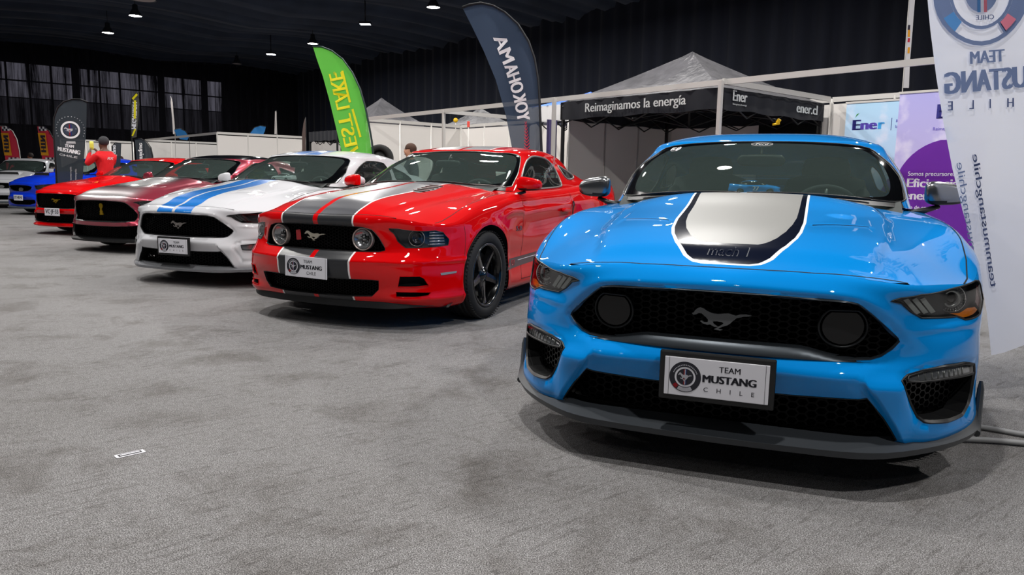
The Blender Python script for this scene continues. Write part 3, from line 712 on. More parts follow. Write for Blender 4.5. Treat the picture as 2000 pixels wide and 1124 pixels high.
def wing_mirror(root, side, cap, c=(-1.72, .80, 1.03), glassm=None, size=(.12, .205, .125)):
    x, y, z = c
    m = MB(); 
    # lower arm
    m.tube([(x + .10, side*(y - .06), z - .085), (x + .06, side*(y + .03), z - .07), (x + .01, side*(y + .09), z - .052)], [.028, .024, .02], BLK, 8, flat=.6)
    arm = m.build('wing_mirror', root)
    m = MB()
    bm = bmesh.new(); bmesh.ops.create_uvsphere(bm, u_segments=24, v_segments=14, radius=1)
    cx, cy, cz = x, side*(y + .125), z + .015
    for v in bm.verts:
        p = v.co.copy(); q = [math.copysign(abs(t)**.62, t) for t in p]
        xx = q[0]*size[0]*.55 if q[0] > 0 else q[0]*size[0]*.25
        taper = 1 - .18*(q[1]*side*.5 + .5)
        v.co = Vector((cx + xx - .03*(q[1]*side), cy + q[1]*size[1]/2, cz + q[2]*size[2]/2*taper - (.012 if q[2] > 0 else 0)*(q[1]*side)))
    V = [v.co[:] for v in bm.verts]; F = [[v.index for v in f.verts] for f in bm.faces]
    low = [sum(V[i][2] for i in f)/len(f) < cz - size[2]*.30 for f in F]
    m.add(V, F, [BLK if l else cap for l in low], smooth=True); bm.free()
    m.build('mirror_cap', arm)
    return arm

def edge_loop_tube(mb, pts, r, m, closed=True): mb.tube(pts, r, m, 8, closed=closed)

def loft(mb, A, B, m, smooth=True):
    n = len(A); V = np.concatenate([A, B]); F = [(i, (i+1) % n, n + (i+1) % n, n + i) for i in range(n)]
    mb.add(V, F, m, smooth=smooth)

class Body:
    def __init__(s, key):
        N = NETS[key]; s.key = key
        s.deck = Deck(N['YS'], N['DECK'], N.get('deck_extra')); s.A = Wrap(N['C'], s.deck); s.roof = Deck(N['YR'], N['ROOF']); s.G = Wrap(N['G'], s.roof)
        s.Sd = Skin(s.deck, N.get('deck_relief')); s.Sa = Skin(s.A, N.get('wrap_relief')); s.Sr = Skin(s.roof); s.Sg = Skin(s.G)
        us = np.linspace(0, s.A.umax, 400); E = s.A.p(np.stack([us, 0*us], 1)); s.eu = us; s.E = E
        us = np.linspace(0, s.G.umax, 300); s.gu = us; s.GE = s.G.p(np.stack([us, 0*us], 1))
    def ux(s, x): return float(np.interp(-x, -s.E[:, 0], s.eu))          # u where the edge is at x (sides)
    def uy(s, y):                                                        # u where the front edge is at y
        k = s.E[:, 0] > -1.0; return float(np.interp(y, s.E[k][:, 1], s.eu[k]))
    def ecurve(s, u0, u1, n=24):
        u = np.linspace(u0, u1, n); return [tuple(p[:2]) for p in s.A.p(np.stack([u, 0*u], 1))]
    def fq(s, pts, w=(.4, 1, 1)): return [tuple(q) for q in s.A.near(pts, w, (0, s.ux(-1.2)))]
    def sq(s, pts, w=(1, .05, 1)): return [tuple(q) for q in s.A.near(pts, w, (s.ux(-.35), s.ux(-4.3)))]
    def gq(s, pts, w=(1, 1, 1), r=None): return [tuple(q) for q in s.G.near(pts, w, r)]

def arch(b, root, xc, zc, r, name):
    """dark liner inside a wheel arch, both sides"""
    for sd in (1, -1):
        m = MB()
        t = np.linspace(-.35, PI + .35, 28); V = []
        for a in t:
            for y in (.93, .50): V.append((xc + (r + .012)*math.cos(a), sd*y*(1 if y > .9 else 1), zc + (r + .012)*math.sin(a)))
        for i in range(0, len(V), 2):                                   # pull the lip in to the skin
            x, y, z = V[i]; q = b.A.near([(x, .93, max(z, .2))], (1, .05, 1), (b.ux(-.35), b.ux(-4.3))); V[i] = (x, sd*(b.A.p(q)[0][1] - .006), z)
        m.add(V, [(2*i, 2*i+1, 2*i+3, 2*i+2) for i in range(27)], DARK, smooth=True)
        m.add([(xc + (r + .012)*math.cos(a), sd*.5, zc + (r + .012)*math.sin(a)) for a in t], [tuple(range(28))], DARK)
        m.build(name, root)
def relief_deck550(x, y):
    ay = abs(y)
    yc = np.interp(x, [-1.35, -1.0, -.6, -.36, -.2], [.56, .60, .575, .53, .50])
    r = .014*sstep(yc + .022, yc - .022, ay)*sstep(-1.42, -1.25, x)*sstep(-.12, -.24, x)
    # scooped vents: a pocket falling to a slot, then a raised lip
    xs = np.interp(ay, [.28, .53], [-.555, -.705]); xp = np.interp(ay, [.28, .53], [-.42, -.50])
    side = sstep(.262, .285, ay)*sstep(.530, .507, ay)
    t = np.clip((xp - x)/(xp - xs), 0, 1)
    r = r - side*.004*t*(x > xs - .004)
    r = r + side*.0015*sstep(xs - .002, xs - .02, x)*sstep(xs - .42, xs - .10, x)
    return r
GR550 = [(-.0, 0, .703), (0, .15, .702), (-.002, .30, .697), (-.02, .41, .692), (-.035, .447, .685), (-.055, .477, .664), (-.09, .532, .617), (-.13, .590, .562), (-.134, .596, .547), (-.128, .577, .522), (-.112, .541, .493), (-.095, .505, .482), (-.07, .45, .480), (-.04, .3, .479), (-.03, .2, .478), (-.03, 0, .478)]
HL550 = [(-.105, .545, .693), (-.125, .575, .703), (-.176, .638, .713), (-.289, .746, .722), (-.416, .822, .732), (-.48, .85, .737), (-.515, .872, .733), (-.535, .889, .715), (-.575, .909, .66), (-.50, .889, .613), (-.364, .817, .607), (-.325, .785, .623), (-.187, .656, .629), (-.157, .617, .652), (-.131, .581, .684)]
VT550 = [(-.112, .601, .418), (-.132, .627, .438), (-.173, .681, .452), (-.25, .75, .460), (-.34, .832, .458), (-.43, .882, .438), (-.45, .890, .40), (-.42, .882, .32), (-.39, .868, .285), (-.331, .844, .258), (-.25, .78, .253), (-.173, .715, .260), (-.155, .694, .265), (-.142, .670, .283), (-.116, .612, .385)]
def relief_wrap550(q, P):
    yz = np.stack([abs(P[:, 1]), P[:, 2]], 1); f = (P[:, 0] > -.62)
    g = segdist(yz, [p[1:] for p in GR550])
    r = np.where(f & (g < .032), -.010*(1 - np.clip(g/.032, 0, 1))**2, 0)
    v = segdist(yz, [p[1:] for p in VT550], True)
    r = r + np.where(f & (v < .028), -.008*(1 - np.clip(v/.028, 0, 1))**2, 0)
    # the raised blade between the lower opening and the side intake
    a = np.array([.455, .43]); bb = np.array([.606, .205]); d = bb - a; L = np.linalg.norm(d); nrm = np.array([-d[1], d[0]])/L; 
    sd = (yz - a) @ nrm
    r = r + np.where(f, .024*sstep(-.002, .014, sd)*sstep(.445, .385, yz[:, 1])*sstep(.66, .58, yz[:, 0]), 0)
    # crease of the band
    r = r + np.where(f, .006*np.exp(-((yz[:, 1] - .592)/.014)**2)*sstep(.60, .68, yz[:, 0])*sstep(.92, .84, yz[:, 0]), 0)
    h = np.where(f & (yz[:, 0] < .52), .008*np.exp(-((yz[:, 1] - .432)/.02)**2), 0)
    r = r + h*sstep(.52, .46, yz[:, 0])
    # fender crease line and rear haunch
    r = r + np.where(P[:, 0] < -1.15, .010*np.exp(-((P[:, 2] - .775)/.022)**2)*sstep(-1.15, -1.5, P[:, 0]), 0)
    return r
NETS = {'fastback': dict(YS=YS, DECK=DECK550, YR=YR, ROOF=ROOF550, C=C550, G=G550, deck_relief=lambda q, P: relief_deck550(q[:, 0], q[:, 1]), wrap_relief=relief_wrap550)}
LOW550 = [(-.03, 0, .345), (-.035, .25, .345), (-.055, .47, .352), (-.06, .497, .357), (-.09, .555, .285), (-.114, .606, .205), (-.11, .58, .192), (-.08, .3, .19), (-.07, 0, .19)]

GLASS = {'fastback': dict(
        ws=[(-1.275, 0, 1.028), (-1.295, .25, 1.02), (-1.36, .48, 1.01), (-1.47, .64, .995), (-1.56, .70, .993), (-1.65, .718, 1.003), (-1.85, .688, 1.10), (-1.98, .648, 1.18), (-2.10, .602, 1.262), (-2.105, .575, 1.285), (-2.08, .52, 1.30), (-2.04, .4, 1.316), (-2.005, .2, 1.322), (-1.995, 0, 1.324)],
        clear=[(-1.285, 0, 1.033), (-1.305, .25, 1.025), (-1.37, .45, 1.016), (-1.46, .58, 1.010), (-1.53, .635, 1.018), (-1.65, .652, 1.066), (-1.754, .642, 1.117), (-1.94, .605, 1.195), (-2.05, .565, 1.25), (-2.06, .52, 1.285), (-2.03, .4, 1.30), (-1.99, .2, 1.308), (-1.98, 0, 1.31)],
        side=[[(-1.80, .775, .995), (-2.06, .70, 1.16), (-2.27, .655, 1.255), (-2.45, .655, 1.268), (-2.70, .655, 1.262), (-2.78, .665, 1.235), (-2.80, .79, 1.0), (-2.4, .795, .99)],
              [(-2.90, .775, 1.03), (-2.90, .70, 1.17), (-2.94, .66, 1.225), (-3.12, .66, 1.18), (-3.36, .70, 1.06), (-3.3, .74, 1.035)]],
        rear=[(-3.80, 0, 1.16), (-3.76, .3, 1.155), (-3.70, .40, 1.15), (-3.95, .48, 1.09), (-4.10, .47, 1.055), (-4.16, .25, 1.06), (-4.18, 0, 1.065)])}

SEAM550 = [(-.067, 0), (-.066, .15), (-.070, .3), (-.098, .44), (-.128, .53), (-.152, .60)]
SHUT550 = [(-.375, .806), (-.45, .828), (-.60, .846), (-.80, .853), (-1.0, .846), (-1.2, .822), (-1.38, .79), (-1.52, .762), (-1.58, .745)]
REAR550 = [(-1.575, .70), (-1.53, .64), (-1.42, .46), (-1.335, .28), (-1.29, .12), (-1.28, 0)]
_f = dict(seam=SEAM550, useam=.606, shut=SHUT550, rear=REAR550, GR=GR550, LOW=LOW550, HL=HL550, VT=[VT550])
FRONT = {'mach': _f, 'gt': dict(_f, VT=[[(-.16, .665, .425), (-.25, .75, .435), (-.36, .835, .438), (-.385, .855, .41), (-.375, .85, .375), (-.25, .75, .362), (-.17, .675, .368), (-.15, .65, .395)]]),
 'shelby': dict(_f, GR=[(-.0, 0, .712), (0, .15, .711), (-.002, .30, .706), (-.02, .41, .700), (-.035, .46, .690), (-.06, .50, .66), (-.10, .545, .61), (-.13, .585, .54), (-.11, .57, .46), (-.10, .56, .44), (-.07, .45, .425), (-.04, .3, .42), (-.03, 0, .42)],
   LOW=[(-.03, 0, .365), (-.035, .25, .365), (-.055, .50, .375), (-.09, .60, .39), (-.11, .63, .33), (-.12, .64, .25), (-.11, .60, .20), (-.08, .3, .185), (-.07, 0, .185)], VT=[[(-.19, .70, .40), (-.25, .76, .41), (-.36, .84, .41), (-.39, .86, .36), (-.36, .85, .28), (-.25, .77, .25), (-.19, .71, .27)]]),
 'box': dict(_f, GR=[(-.0, 0, .715), (0, .3, .713), (-.03, .46, .703), (-.10, .57, .69), (-.13, .60, .66), (-.13, .60, .60), (-.12, .585, .50), (-.09, .54, .46), (-.04, .3, .455), (-.03, 0, .455)],
   LOW=[(-.03, 0, .37), (-.035, .25, .37), (-.055, .50, .372), (-.09, .60, .36), (-.11, .63, .28), (-.11, .58, .22), (-.08, .3, .21), (-.07, 0, .21)], HL=[(-.13, .61, .69), (-.176, .66, .715), (-.289, .746, .722), (-.416, .822, .732), (-.51, .87, .73), (-.55, .90, .68), (-.40, .83, .655), (-.20, .68, .655)],
   VT=[[(-.19, .70, .50), (-.25, .76, .51), (-.33, .82, .50), (-.36, .845, .40), (-.33, .835, .33), (-.25, .77, .33), (-.19, .71, .36)]]),
 'retro': dict(seam=[(-.055, 0), (-.056, .15), (-.064, .3), (-.098, .44), (-.135, .53), (-.165, .60)], useam=.604, shut=[(-.36, .795), (-.42, .806), (-.60, .815), (-.80, .822), (-1.0, .82), (-1.2, .81), (-1.38, .79), (-1.56, .765), (-1.63, .75)],
   rear=[(-1.635, .70), (-1.60, .64), (-1.53, .46), (-1.475, .28), (-1.45, .12), (-1.445, 0)], door_end=-2.78, arch=(-.94, .345, .388), wy=.815,
   GR=[(-.035, 0, .742), (-.045, .30, .739), (-.06, .40, .733), (-.08, .455, .718), (-.10, .50, .665), (-.12, .535, .59), (-.12, .538, .572), (-.10, .50, .562), (-.055, .3, .558), (-.045, 0, .556)],
   LOW=[(.008, 0, .372), (.0, .28, .372), (-.05, .48, .372), (-.065, .52, .368), (-.065, .51, .30), (-.06, .46, .25), (-.03, .28, .24), (-.02, 0, .238)],
   HL=[(-.13, .56, .728), (-.16, .61, .727), (-.25, .70, .715), (-.352, .80, .715), (-.40, .84, .70), (-.44, .866, .65), (-.43, .862, .608), (-.32, .80, .598), (-.192, .658, .594), (-.16, .61, .64)],
   VT=[[(-.125, .655, .402), (-.204, .765, .402), (-.23, .785, .385), (-.26, .805, .33), (-.19, .74, .322), (-.122, .636, .322)], [(-.119, .625, .290), (-.20, .76, .288), (-.27, .82, .283), (-.258, .805, .258), (-.20, .75, .250), (-.119, .625, .252)]])}
GLASS['retro'] = dict(
        ws=[(-1.435, 0, 1.043), (-1.45, .25, 1.035), (-1.50, .48, 1.025), (-1.57, .62, 1.012), (-1.66, .725, 1.003), (-1.73, .738, 1.012), (-1.93, .70, 1.115), (-2.06, .66, 1.19), (-2.20, .612, 1.283), (-2.20, .585, 1.305), (-2.165, .52, 1.32), (-2.14, .4, 1.332), (-2.125, .2, 1.34), (-2.12, 0, 1.343)],
        clear=[(-1.445, 0, 1.048), (-1.46, .25, 1.040), (-1.51, .45, 1.031), (-1.57, .59, 1.022), (-1.65, .67, 1.02), (-1.74, .70, 1.06), (-1.85, .685, 1.11), (-2.0, .65, 1.18), (-2.15, .60, 1.265), (-2.16, .54, 1.30), (-2.13, .4, 1.315), (-2.11, .2, 1.324), (-2.10, 0, 1.328)],
        side=[[(-1.81, .785, .995), (-2.09, .70, 1.20), (-2.29, .655, 1.295), (-2.45, .645, 1.305), (-2.68, .652, 1.298), (-2.83, .672, 1.255), (-2.84, .79, 1.04), (-2.78, .795, 1.02), (-2.3, .80, 1.005)],
              [(-2.97, .672, 1.25), (-3.15, .66, 1.205), (-3.34, .69, 1.12), (-3.28, .735, 1.095), (-3.02, .76, 1.085)]],
        rear=[(-3.78, 0, 1.17), (-3.74, .3, 1.165), (-3.70, .38, 1.16), (-3.85, .45, 1.12), (-3.95, .46, 1.095), (-4.0, .25, 1.10), (-4.02, 0, 1.105)])

def offset_poly(P, d):
    """move a closed counter/clockwise loop inwards by d"""
    P = np.array(P, float); T = np.roll(P, -1, 0) - np.roll(P, 1, 0); T /= np.linalg.norm(T, axis=1)[:, None] + 1e-12
    N = np.stack([-T[:, 1], T[:, 0]], 1); ar = ((P[:, 0]*np.roll(P[:, 1], -1)) - np.roll(P[:, 0], -1)*P[:, 1]).sum()
    return P + N*d*(1 if ar > 0 else -1)

def opening(b, mb_trim, quv, m_trim, m_wall, tw=.016, tdep=.012, depth=.06, bdir=(-1, 0, 0)):
    """dark trim ring and a tunnel wall behind an opening outline given in (u, v)"""
    L = resample(quv, .012); P = b.Sa.p(L); N = b.Sa.n(L)
    In = offset_poly(L, tw); Pi = b.Sa.raw(In)
    back = np.zeros_like(P) + np.array(bdir)
    Pi = Pi - N*tdep*.3 + back*tdep
    lip = P + N*.0015
    mid = (lip*.6 + Pi*.4) + N*.006
    loft(mb_trim, lip, mid, m_trim); loft(mb_trim, mid, Pi, m_trim)
    loft(mb_trim, Pi, Pi + back*depth, m_wall, smooth=False)
    return Pi, Pi + back*depth

def glasshouse(b, root, pm, d, frit=True, roofm=None, roof_zones=None, sticker=None, wipers=True, side=True, chrome=None, NQ=None):
    """roof with pillars, windscreen, side and rear windows"""
    G, Sg = b.G, b.Sg; sv = G.sv; roofm = roofm or pm
    foot = sv[4]; dip = foot + .35*(sv[5] - foot)
    ws = NQ['ws']; wq = b.gq(ws)                                         # half outline foot-centre -> corner -> top centre
    wq[0] = (0.0, wq[0][1]); wq[-1] = (0.0, wq[-1][1])
    out = wq + [(-p[0], p[1]) for p in wq[::-1][1:-1]]
    cl = b.gq(NQ['clear']); cl[0] = (0.0, cl[0][1]); cl[-1] = (0.0, cl[-1][1])
    clr = smoothloop(cl[1:-1], 2, closed=False, it=2); clr = [cl[0]] + [tuple(p) for p in clr] + [cl[-1]]
    clear = clr + [(-p[0], p[1]) for p in clr[::-1][1:-1]]
    m = MB(); Sg.put(m, out, FRIT, zones=[(clear, WG)], d=max(d, .03)); scr = m.build('windscreen', root)
    # side windows
    wins = [b.gq(w) for w in NQ['side']]; ww = []
    for w in wins: ww.append([tuple(p) for p in smoothloop(w, 2, it=2)])
    # rear window
    rw = b.gq(NQ['rear'], r=(G.umax*.6, G.umax)); rw[0] = (G.umax, rw[0][1]); rw[-1] = (G.umax, rw[-1][1])
    for sd, nm in ((1, 'left'), (-1, 'right')):
        pass
    # painted pillars: everything of the wrap that is not glass
    m = MB()
    for sd in (1, -1):
        outer = [(0, 0)] + [(u, 0) for u in np.linspace(0, G.umax, 40)[1:]] + [(G.umax, dip)] + [(u, dip) for u in np.linspace(G.umax, 0, 40)[1:]]
        outer = [(G.umax*k/60, 0) for k in range(61)] + [(G.umax*(60-k)/60, dip) for k in range(61)]
        holes = ww + [wq, rw]
        def flipq(L): return [(sd*p[0], p[1]) for p in L]
        Sg.put(m, flipq(outer), pm, holes=[flipq(h) for h in holes], d=max(d, .03), zones=[(flipq([(-.01, wq[0][1] - .002)] + wq[1:5] + [(wq[4][0] + .01, dip + .1), (-.01, dip + .1)]), BLK)])
    # roof top, whole, from the deck function out to the edge
    E = [tuple(p[:2]) for p in b.GE[::6]] + [tuple(b.GE[-1][:2])]
    loop = [tuple(b.GE[0][:2])] + E[1:-1] + [tuple(b.GE[-1][:2])] + [(p[0], -p[1]) for p in E[1:-1]][::-1]
    b.Sr.put(m, loop, roofm, zones=roof_zones or [], d=max(d, .04))
    m.build('roof', root)
    m = MB()
    for sd in (1, -1): Sg.put(m, [(sd*p[0], p[1]) for p in rw], SG, d=.08)
    m.build('rear_window', root)
    if side:
        for sd in (1, -1):
            for k, w in enumerate(ww):
                m = MB(); Sg.put(m, [(sd*p[0], p[1]) for p in w], SG, d=.06)
                so = m.build('side_window', root)
                m = MB(); L = resample([(sd*p[0], p[1]) for p in w], .03); m.tube(Sg.p(L) + Sg.n(L)*.002, .006 if not chrome else .009, chrome or BLK, 6, closed=True); m.build('window_seal', so)
    # seals along the windscreen
    m = MB()
    L = resample(out, .03); m.tube(Sg.p(L) + Sg.n(L)*.001, .004, BLK if not chrome else chrome, 6, closed=True); m.build('windscreen_seal', scr)
    if wipers:
        for y0, y1 in ((.55, -.02), (-.05, -.58)):
            m = MB(); pts = []
            for k in range(9):
                t = k/8; y = y0 + (y1 - y0)*t
                q = G.near([(-1.32 - .12*abs(y)**2*2, abs(y), 1.03)])[0]; q[1] = foot + .010 - .012*math.sin(PI*t)
                q[0] = abs(q[0])*(1 if y >= 0 else -1); pts.append(Sg.p([q])[0] + Sg.n([q])[0]*.012)
            m.tube(pts, .006, BLK, 6); m.build('wiper', root)
    return scr, dip

def car_coupe(name, label, pose, pm, d=.03, front='mach', key='fastback', hood_zones=None, nose_zones=None, plate='club', roof_zones=None, roofm=None, emblem=None, splitm=None, capm=None, vents=True, wheel='ten', brow=None, chrome=None, door_zone=None, group=None, category='car'):
    b = Body(key); A = b.A; F = FRONT[front]; retro = key == 'retro'
    X, Y, a = pose
    root = thing(name, label, category, (X, Y, 0), -a - PI/2, group=group)
    # ---------------- outlines
    seam = F['seam']
    u1 = b.uy(F['useam']); u2 = b.uy(.775)
    e12 = b.ecurve(u1, u2, 10)
    shut = F['shut']; rear = F['rear']
    half = seam + e12 + shut + rear
    hood = half + mirror_y(half[1:-1])
    hz = hood_zones or []
    m = MB(); b.Sd.put(m, hood, pm, zones=hz, d=d); 
    if vents:
        for sd in (1, -1):
            L = [(np.interp(y, [.28, .53], [-.555, -.705]) - .001, sd*y) for y in np.linspace(.288, .505, 12)]
            V = []; 
            for x, y in L:
                z0 = float(b.Sd.p([(x + .004, y)])[0][2]); z1 = float(b.Sd.p([(x - .022, y)])[0][2]); V += [(x + .001, y, z0 + .0006), (x - .006, y, float(b.Sd.p([(x - .006, y)])[0][2]) + .001)]
            m.add(V, [(2*i, 2*i+1, 2*i+3, 2*i+2) for i in range(11)], MESHM)
    h = m.build('hood', root)
    m = MB(); [b.Sd.strip(m, [(x, s_*y) for x, y in L_], .0055, GAP) for s_ in (1, -1) for L_ in (seam, shut + rear)]; m.build('hood_gap', h)
    # fenders on top + wrap, both sides
    uW = b.ux(-.60); uD = b.ux(-1.62); uDe = b.ux(F.get('door_end', -2.80)); vm = A.vmax
    gq = b.fq(F['GR']); gq[0] = (0., gq[0][1]); gq[-1] = (0., gq[-1][1]); gfull = gq + mirror_u(gq[1:-1])
    lq = b.fq(F['LOW']); lq[0] = (0., lq[0][1]); lq[-1] = (0., lq[-1][1]); lfull = lq + mirror_u(lq[1:-1])
    hq = b.fq(F['HL'], (.8, 1, 1)); hq = [(p[0], max(p[1], .004)) for p in hq]
    vqs = [b.fq(v, (.8, 1, 1)) for v in F['VT']]; vq = vqs[0]
    xc, zc, ra = F.get('arch', (-.905, .34, .372)); xr = xc - 2.72
    def archq(xc): 
        t = np.linspace(-.28, PI + .28, 30); P = [(xc + ra*math.cos(k), .94, zc + ra*math.sin(k)) for k in t]
        q = b.sq(P); s0, s1 = q[0], q[-1]
        return q + [(s1[0], vm + .03), (s0[0], vm + .03)]
    af = archq(xc); ar_ = archq(xr)
    def sgn(L, s): return [(s*p[0], p[1]) for p in L]
    # bumper
    m = MB()
    outer = [(u, 0) for u in np.linspace(-uW, uW, 50)] + [(u, vm) for u in np.linspace(uW, -uW, 50)]
    holes = [gfull, lfull] + [sgn(x, s) for s in (1, -1) for x in [hq, af] + vqs]
    ln = []
    if not retro and d < .03:
        for s in (1, -1):
            for k_ in (-.003, .006, .015):
                ln.append(sgn(b.fq([(-.05, .458 + k_ + .016, .425), (-.08, .515 + k_, .34 + .012), (-.105, .560 + k_, .275 + .008), (-.115, .600 + k_, .218)]), s))
    b.Sa.put(m, outer, pm, holes=holes, d=d, zones=(nose_zones or {}).get('wrap', []), lines=ln)
    e = b.ecurve(0, u1, 12)
    nose = seam + e[::-1][:-1] + [(p[0], -p[1]) for p in e[:-1]] + [(p[0], -p[1]) for p in seam[::-1][:-1]]
    nose = seam[::-1] + [(p[0], -p[1]) for p in seam[1:]] + [(p[0], -p[1]) for p in e[::-1][1:-1]] + e[:-1]
    b.Sd.put(m, nose, pm, zones=(nose_zones or {}).get('deck', []), d=min(d, .03))
    bump = m.build('front_bumper', root)
    for s in (1, -1):
        m = MB()
        fo = b.ecurve(u2, b.ux(-1.66), 26) + [(-1.66, .80)] + shut[::-1]
        b.Sd.put(m, [(x, s*y) for x, y in fo], pm, d=d)
        b.Sa.put(m, sgn([(u, 0) for u in np.linspace(uW, uD, 20)] + [(u, vm) for u in np.linspace(uD, uW, 20)], s), pm, holes=[sgn(af, s)], d=max(d, .03))
        f = m.build('fender', root)
        m = MB(); b.Sa.strip(m, sgn([(uW, v) for v in np.linspace(.06, vm*.5, 12)], s), .004, GAP); m.build('fender_gap', f)
        m = MB(); b.Sa.put(m, sgn([(u, 0) for u in np.linspace(uD, uDe, 20)] + [(u, vm) for u in np.linspace(uDe, uD, 20)], s), pm, d=max(d, .04))
        if door_zone: door_zone(b, m, s)
        dr = m.build('door', root)
        m = MB()
        for uu in (uD, uDe): b.Sa.strip(m, sgn([(uu, v) for v in np.linspace(0, vm*.86, 20)], s), .005, GAP)
        b.Sa.strip(m, sgn([(u, vm*.86) for u in np.linspace(uD, uDe, 20)], s), .005, GAP)
        m.build('door_gap', dr)
        m = MB(); P = b.A.p(b.A.near([(-2.62, .92, .80)], (1, .1, 1)))[0]; soft(m, (P[0], s*(P[1] + .012), P[2]), (.20, .03, .035), pm); m.build('door_handle', dr)
    # rear body
    m = MB()
    for s in (1, -1):
        b.Sa.put(m, sgn([(u, 0) for u in np.linspace(uDe, A.umax, 30)] + [(u, vm) for u in np.linspace(A.umax, uDe, 30)], s), pm, holes=[sgn(ar_, s)], d=max(d, .05))
    Gd = b.G.sv[4] + .35*(b.G.sv[5] - b.G.sv[4]); us = np.linspace(0, b.G.umax, 60); gh = b.G.p(np.stack([us, 0*us + Gd], 1))[:, :2]
    hole = [tuple(p) for p in gh] + [(p[0], -p[1]) for p in gh[1:-1]][::-1]
    er = b.ecurve(b.ux(-1.66), A.umax, 40); ro = [(-1.66, 0)] + er + [(p[0], -p[1]) for p in er[:-1]][::-1]
    b.Sd.put(m, ro, pm, holes=[hole], d=max(d, .05)); rb = m.build('rear_body', root)
    m = MB(); co = rear[::-1] + [shut[-1], (-1.66, .80)]; co = co + mirror_y(co[1:]) 
    b.Sd.put(m, co, BLK, holes=[hole], d=.04, off=-.004); m.build('cowl', root)
    scr, dip = glasshouse(b, root, pm, d, roofm=roofm, roof_zones=roof_zones, NQ=GLASS[key], chrome=chrome)
    interior(root)
    arch(b, root, xc, zc, ra, 'wheel_arch_liner'); arch(b, root, xr, zc, ra, 'wheel_arch_liner')
    m = MB(); m.box((-2.4, 0, .20), (3.5, 1.55, .05), DARK); ub_ = [b.A.p([(u_, A.vmax)])[0][:2]*[1, .97] - [.02, 0] for u_ in np.linspace(0, b.ux(-.52), 16)]; m.prism([tuple(p) for p in ub_[::-1]] + [(p[0], -p[1]) for p in ub_[1:]], .03, DARK, z0=.175); m.box((-2.28, 0, .21), (1.9, 1.7, .05), DARK); m.box((-.75, 0, .45), (.9, 1.1, .5), DARK); m.build('underbody', root)
    for x in (xc, xr):
        for s in (1, -1): make_wheel(root, (x, s*F.get('wy', .775), .343), s, style=wheel, simple=(x < -2 or d > .03), cal=mat('caliper_orange', '#c8501a', rough=.3) if front == 'mach' else REDP)
    wing_mirror(root, 1, capm or pm); wing_mirror(root, -1, capm or pm)
    if retro: return b, root, bump, gfull, lfull, hq, vqs, sgn
    # ---------------- grille
    splitm = splitm or SPLIT
    m = MB(); Pi, Pb = opening(b, m, gfull, GUN if front == 'mach' else BLK, GLOSSBLK, tw=.014, tdep=.012, depth=.05)
    m.build('grille_surround', bump)
    yz = Pb[:, 1:]; xb = -.085
    mm = MB(); M = frame((xb, 0, 0), (0, 1, 0), (0, 0, 1))
    L = [(p[1], p[2]) for p in Pb[::2]]
    # mesh follows the bow of the nose
    def bow(V): V = V.copy(); V[:, 0] -= .26*np.abs(V[:, 1])**2.2; return V
    tmp = MB(); honeycomb(tmp, M, L, .022, MESHM, t=.004, depth=.016, squash=.62)
    V = bow(np.concatenate(tmp.v)); mm.add(V, tmp.f, MESHM)
    g = mm.build('grille', root)
    m = MB(); Q = np.array(F['GR'])[:, 1:]; Lq = [(y, z) for y, z in Q] + [(-y, z) for y, z in Q[1:-1]][::-1]; m.prism(Lq, 0, DARK, M=frame((-.27, 0, 0), (0, 1, 0), (0, 0, 1))); m.build('grille_back', g)
    if front == 'mach':
        m = MB()                                                     # thick grey lower bar
        ys = np.linspace(-.50, .50, 31); V = []
        for y in ys:
            t = abs(y); ht = np.interp(t, [0, .28, .36, .44, .50], [.034, .034, .016, .006, .001]); z0 = .480 + .004
            q = b.fq([(-.03, t, .480)])[0]; P = b.A.p([q])[0]
            o_ = .014*(t/.5)**3; V += [(P[0] + .004 - o_, y, P[2] - .003 + o_*.4), (P[0] - .004 - o_, y, P[2] + ht), (P[0] - .05, y, P[2] + ht + .004)]
        m.add(V, [(3*i + j, 3*i + 3 + j, 3*i + 4 + j, 3*i + 1 + j) for i in range(30) for j in (0, 1)], GUN, smooth=True); m.build('grille_bar', bump)
        for s in (1, -1):                                            # round covers left and right of the horse
            m = MB(); c = (-.075 - .26*.405**2.2 + .012, s*.405, .592); Mm = Matrix.Translation(c) @ Matrix.Rotation(s*.28, 4, 'Z') @ frame((0, 0, 0), (0, 1, 0), (0, 0, 1))
            ring_ = [(.082*math.cos(t), min(.072*math.sin(t), .058)) for t in np.linspace(0, 2*PI, 41)[:-1]]
            m.tube([(x, y, .0) for x, y in ring_], .0045, mat('ring_trim', '#1d2023', rough=.35, metal=.5), 8, closed=True, M=Mm); m.prism([(x*.86, y*.86) for x, y in ring_], .010, mat('lamp_cover', '#0c0d0f', rough=.4), M=Mm @ Matrix.Translation((0, 0, -.008))); m.build('lamp_cover', g)
    em = emblem or (mat('pony_grey', '#6c6f72', rough=.4, metal=.4), .105, PONY)
    m = MB(); m.prism([(p[0]*em[1], p[1]*em[1]*(.60 if em[2] is PONY else 1)) for p in em[2]], .012, em[0], M=frame((-.078 + .012, 0, .592), (0, 1, 0), (0, 0, 1)) @ (Matrix.Rotation(.04, 4, 'Z'))); m.build('emblem', g)
    # ---------------- lower opening
    m = MB(); Pi, Pb = opening(b, m, lfull, BLK, BLK, tw=.006, tdep=.012, depth=.09)
    L = [(p[1], p[2]) for p in Pb[::2]]; tmp = MB(); honeycomb(tmp, frame((-.12, 0, 0), (0, 1, 0), (0, 0, 1)), L, .022, MESHM, t=.004, depth=.012, squash=.75); V = bow(np.concatenate(tmp.v)); m.add(V, tmp.f, MESHM)
    m.prism([(y, z) for y, z in L], 0, DARK, M=frame((-.30, 0, 0), (0, 1, 0), (0, 0, 1))); m.build('lower_grille', root)
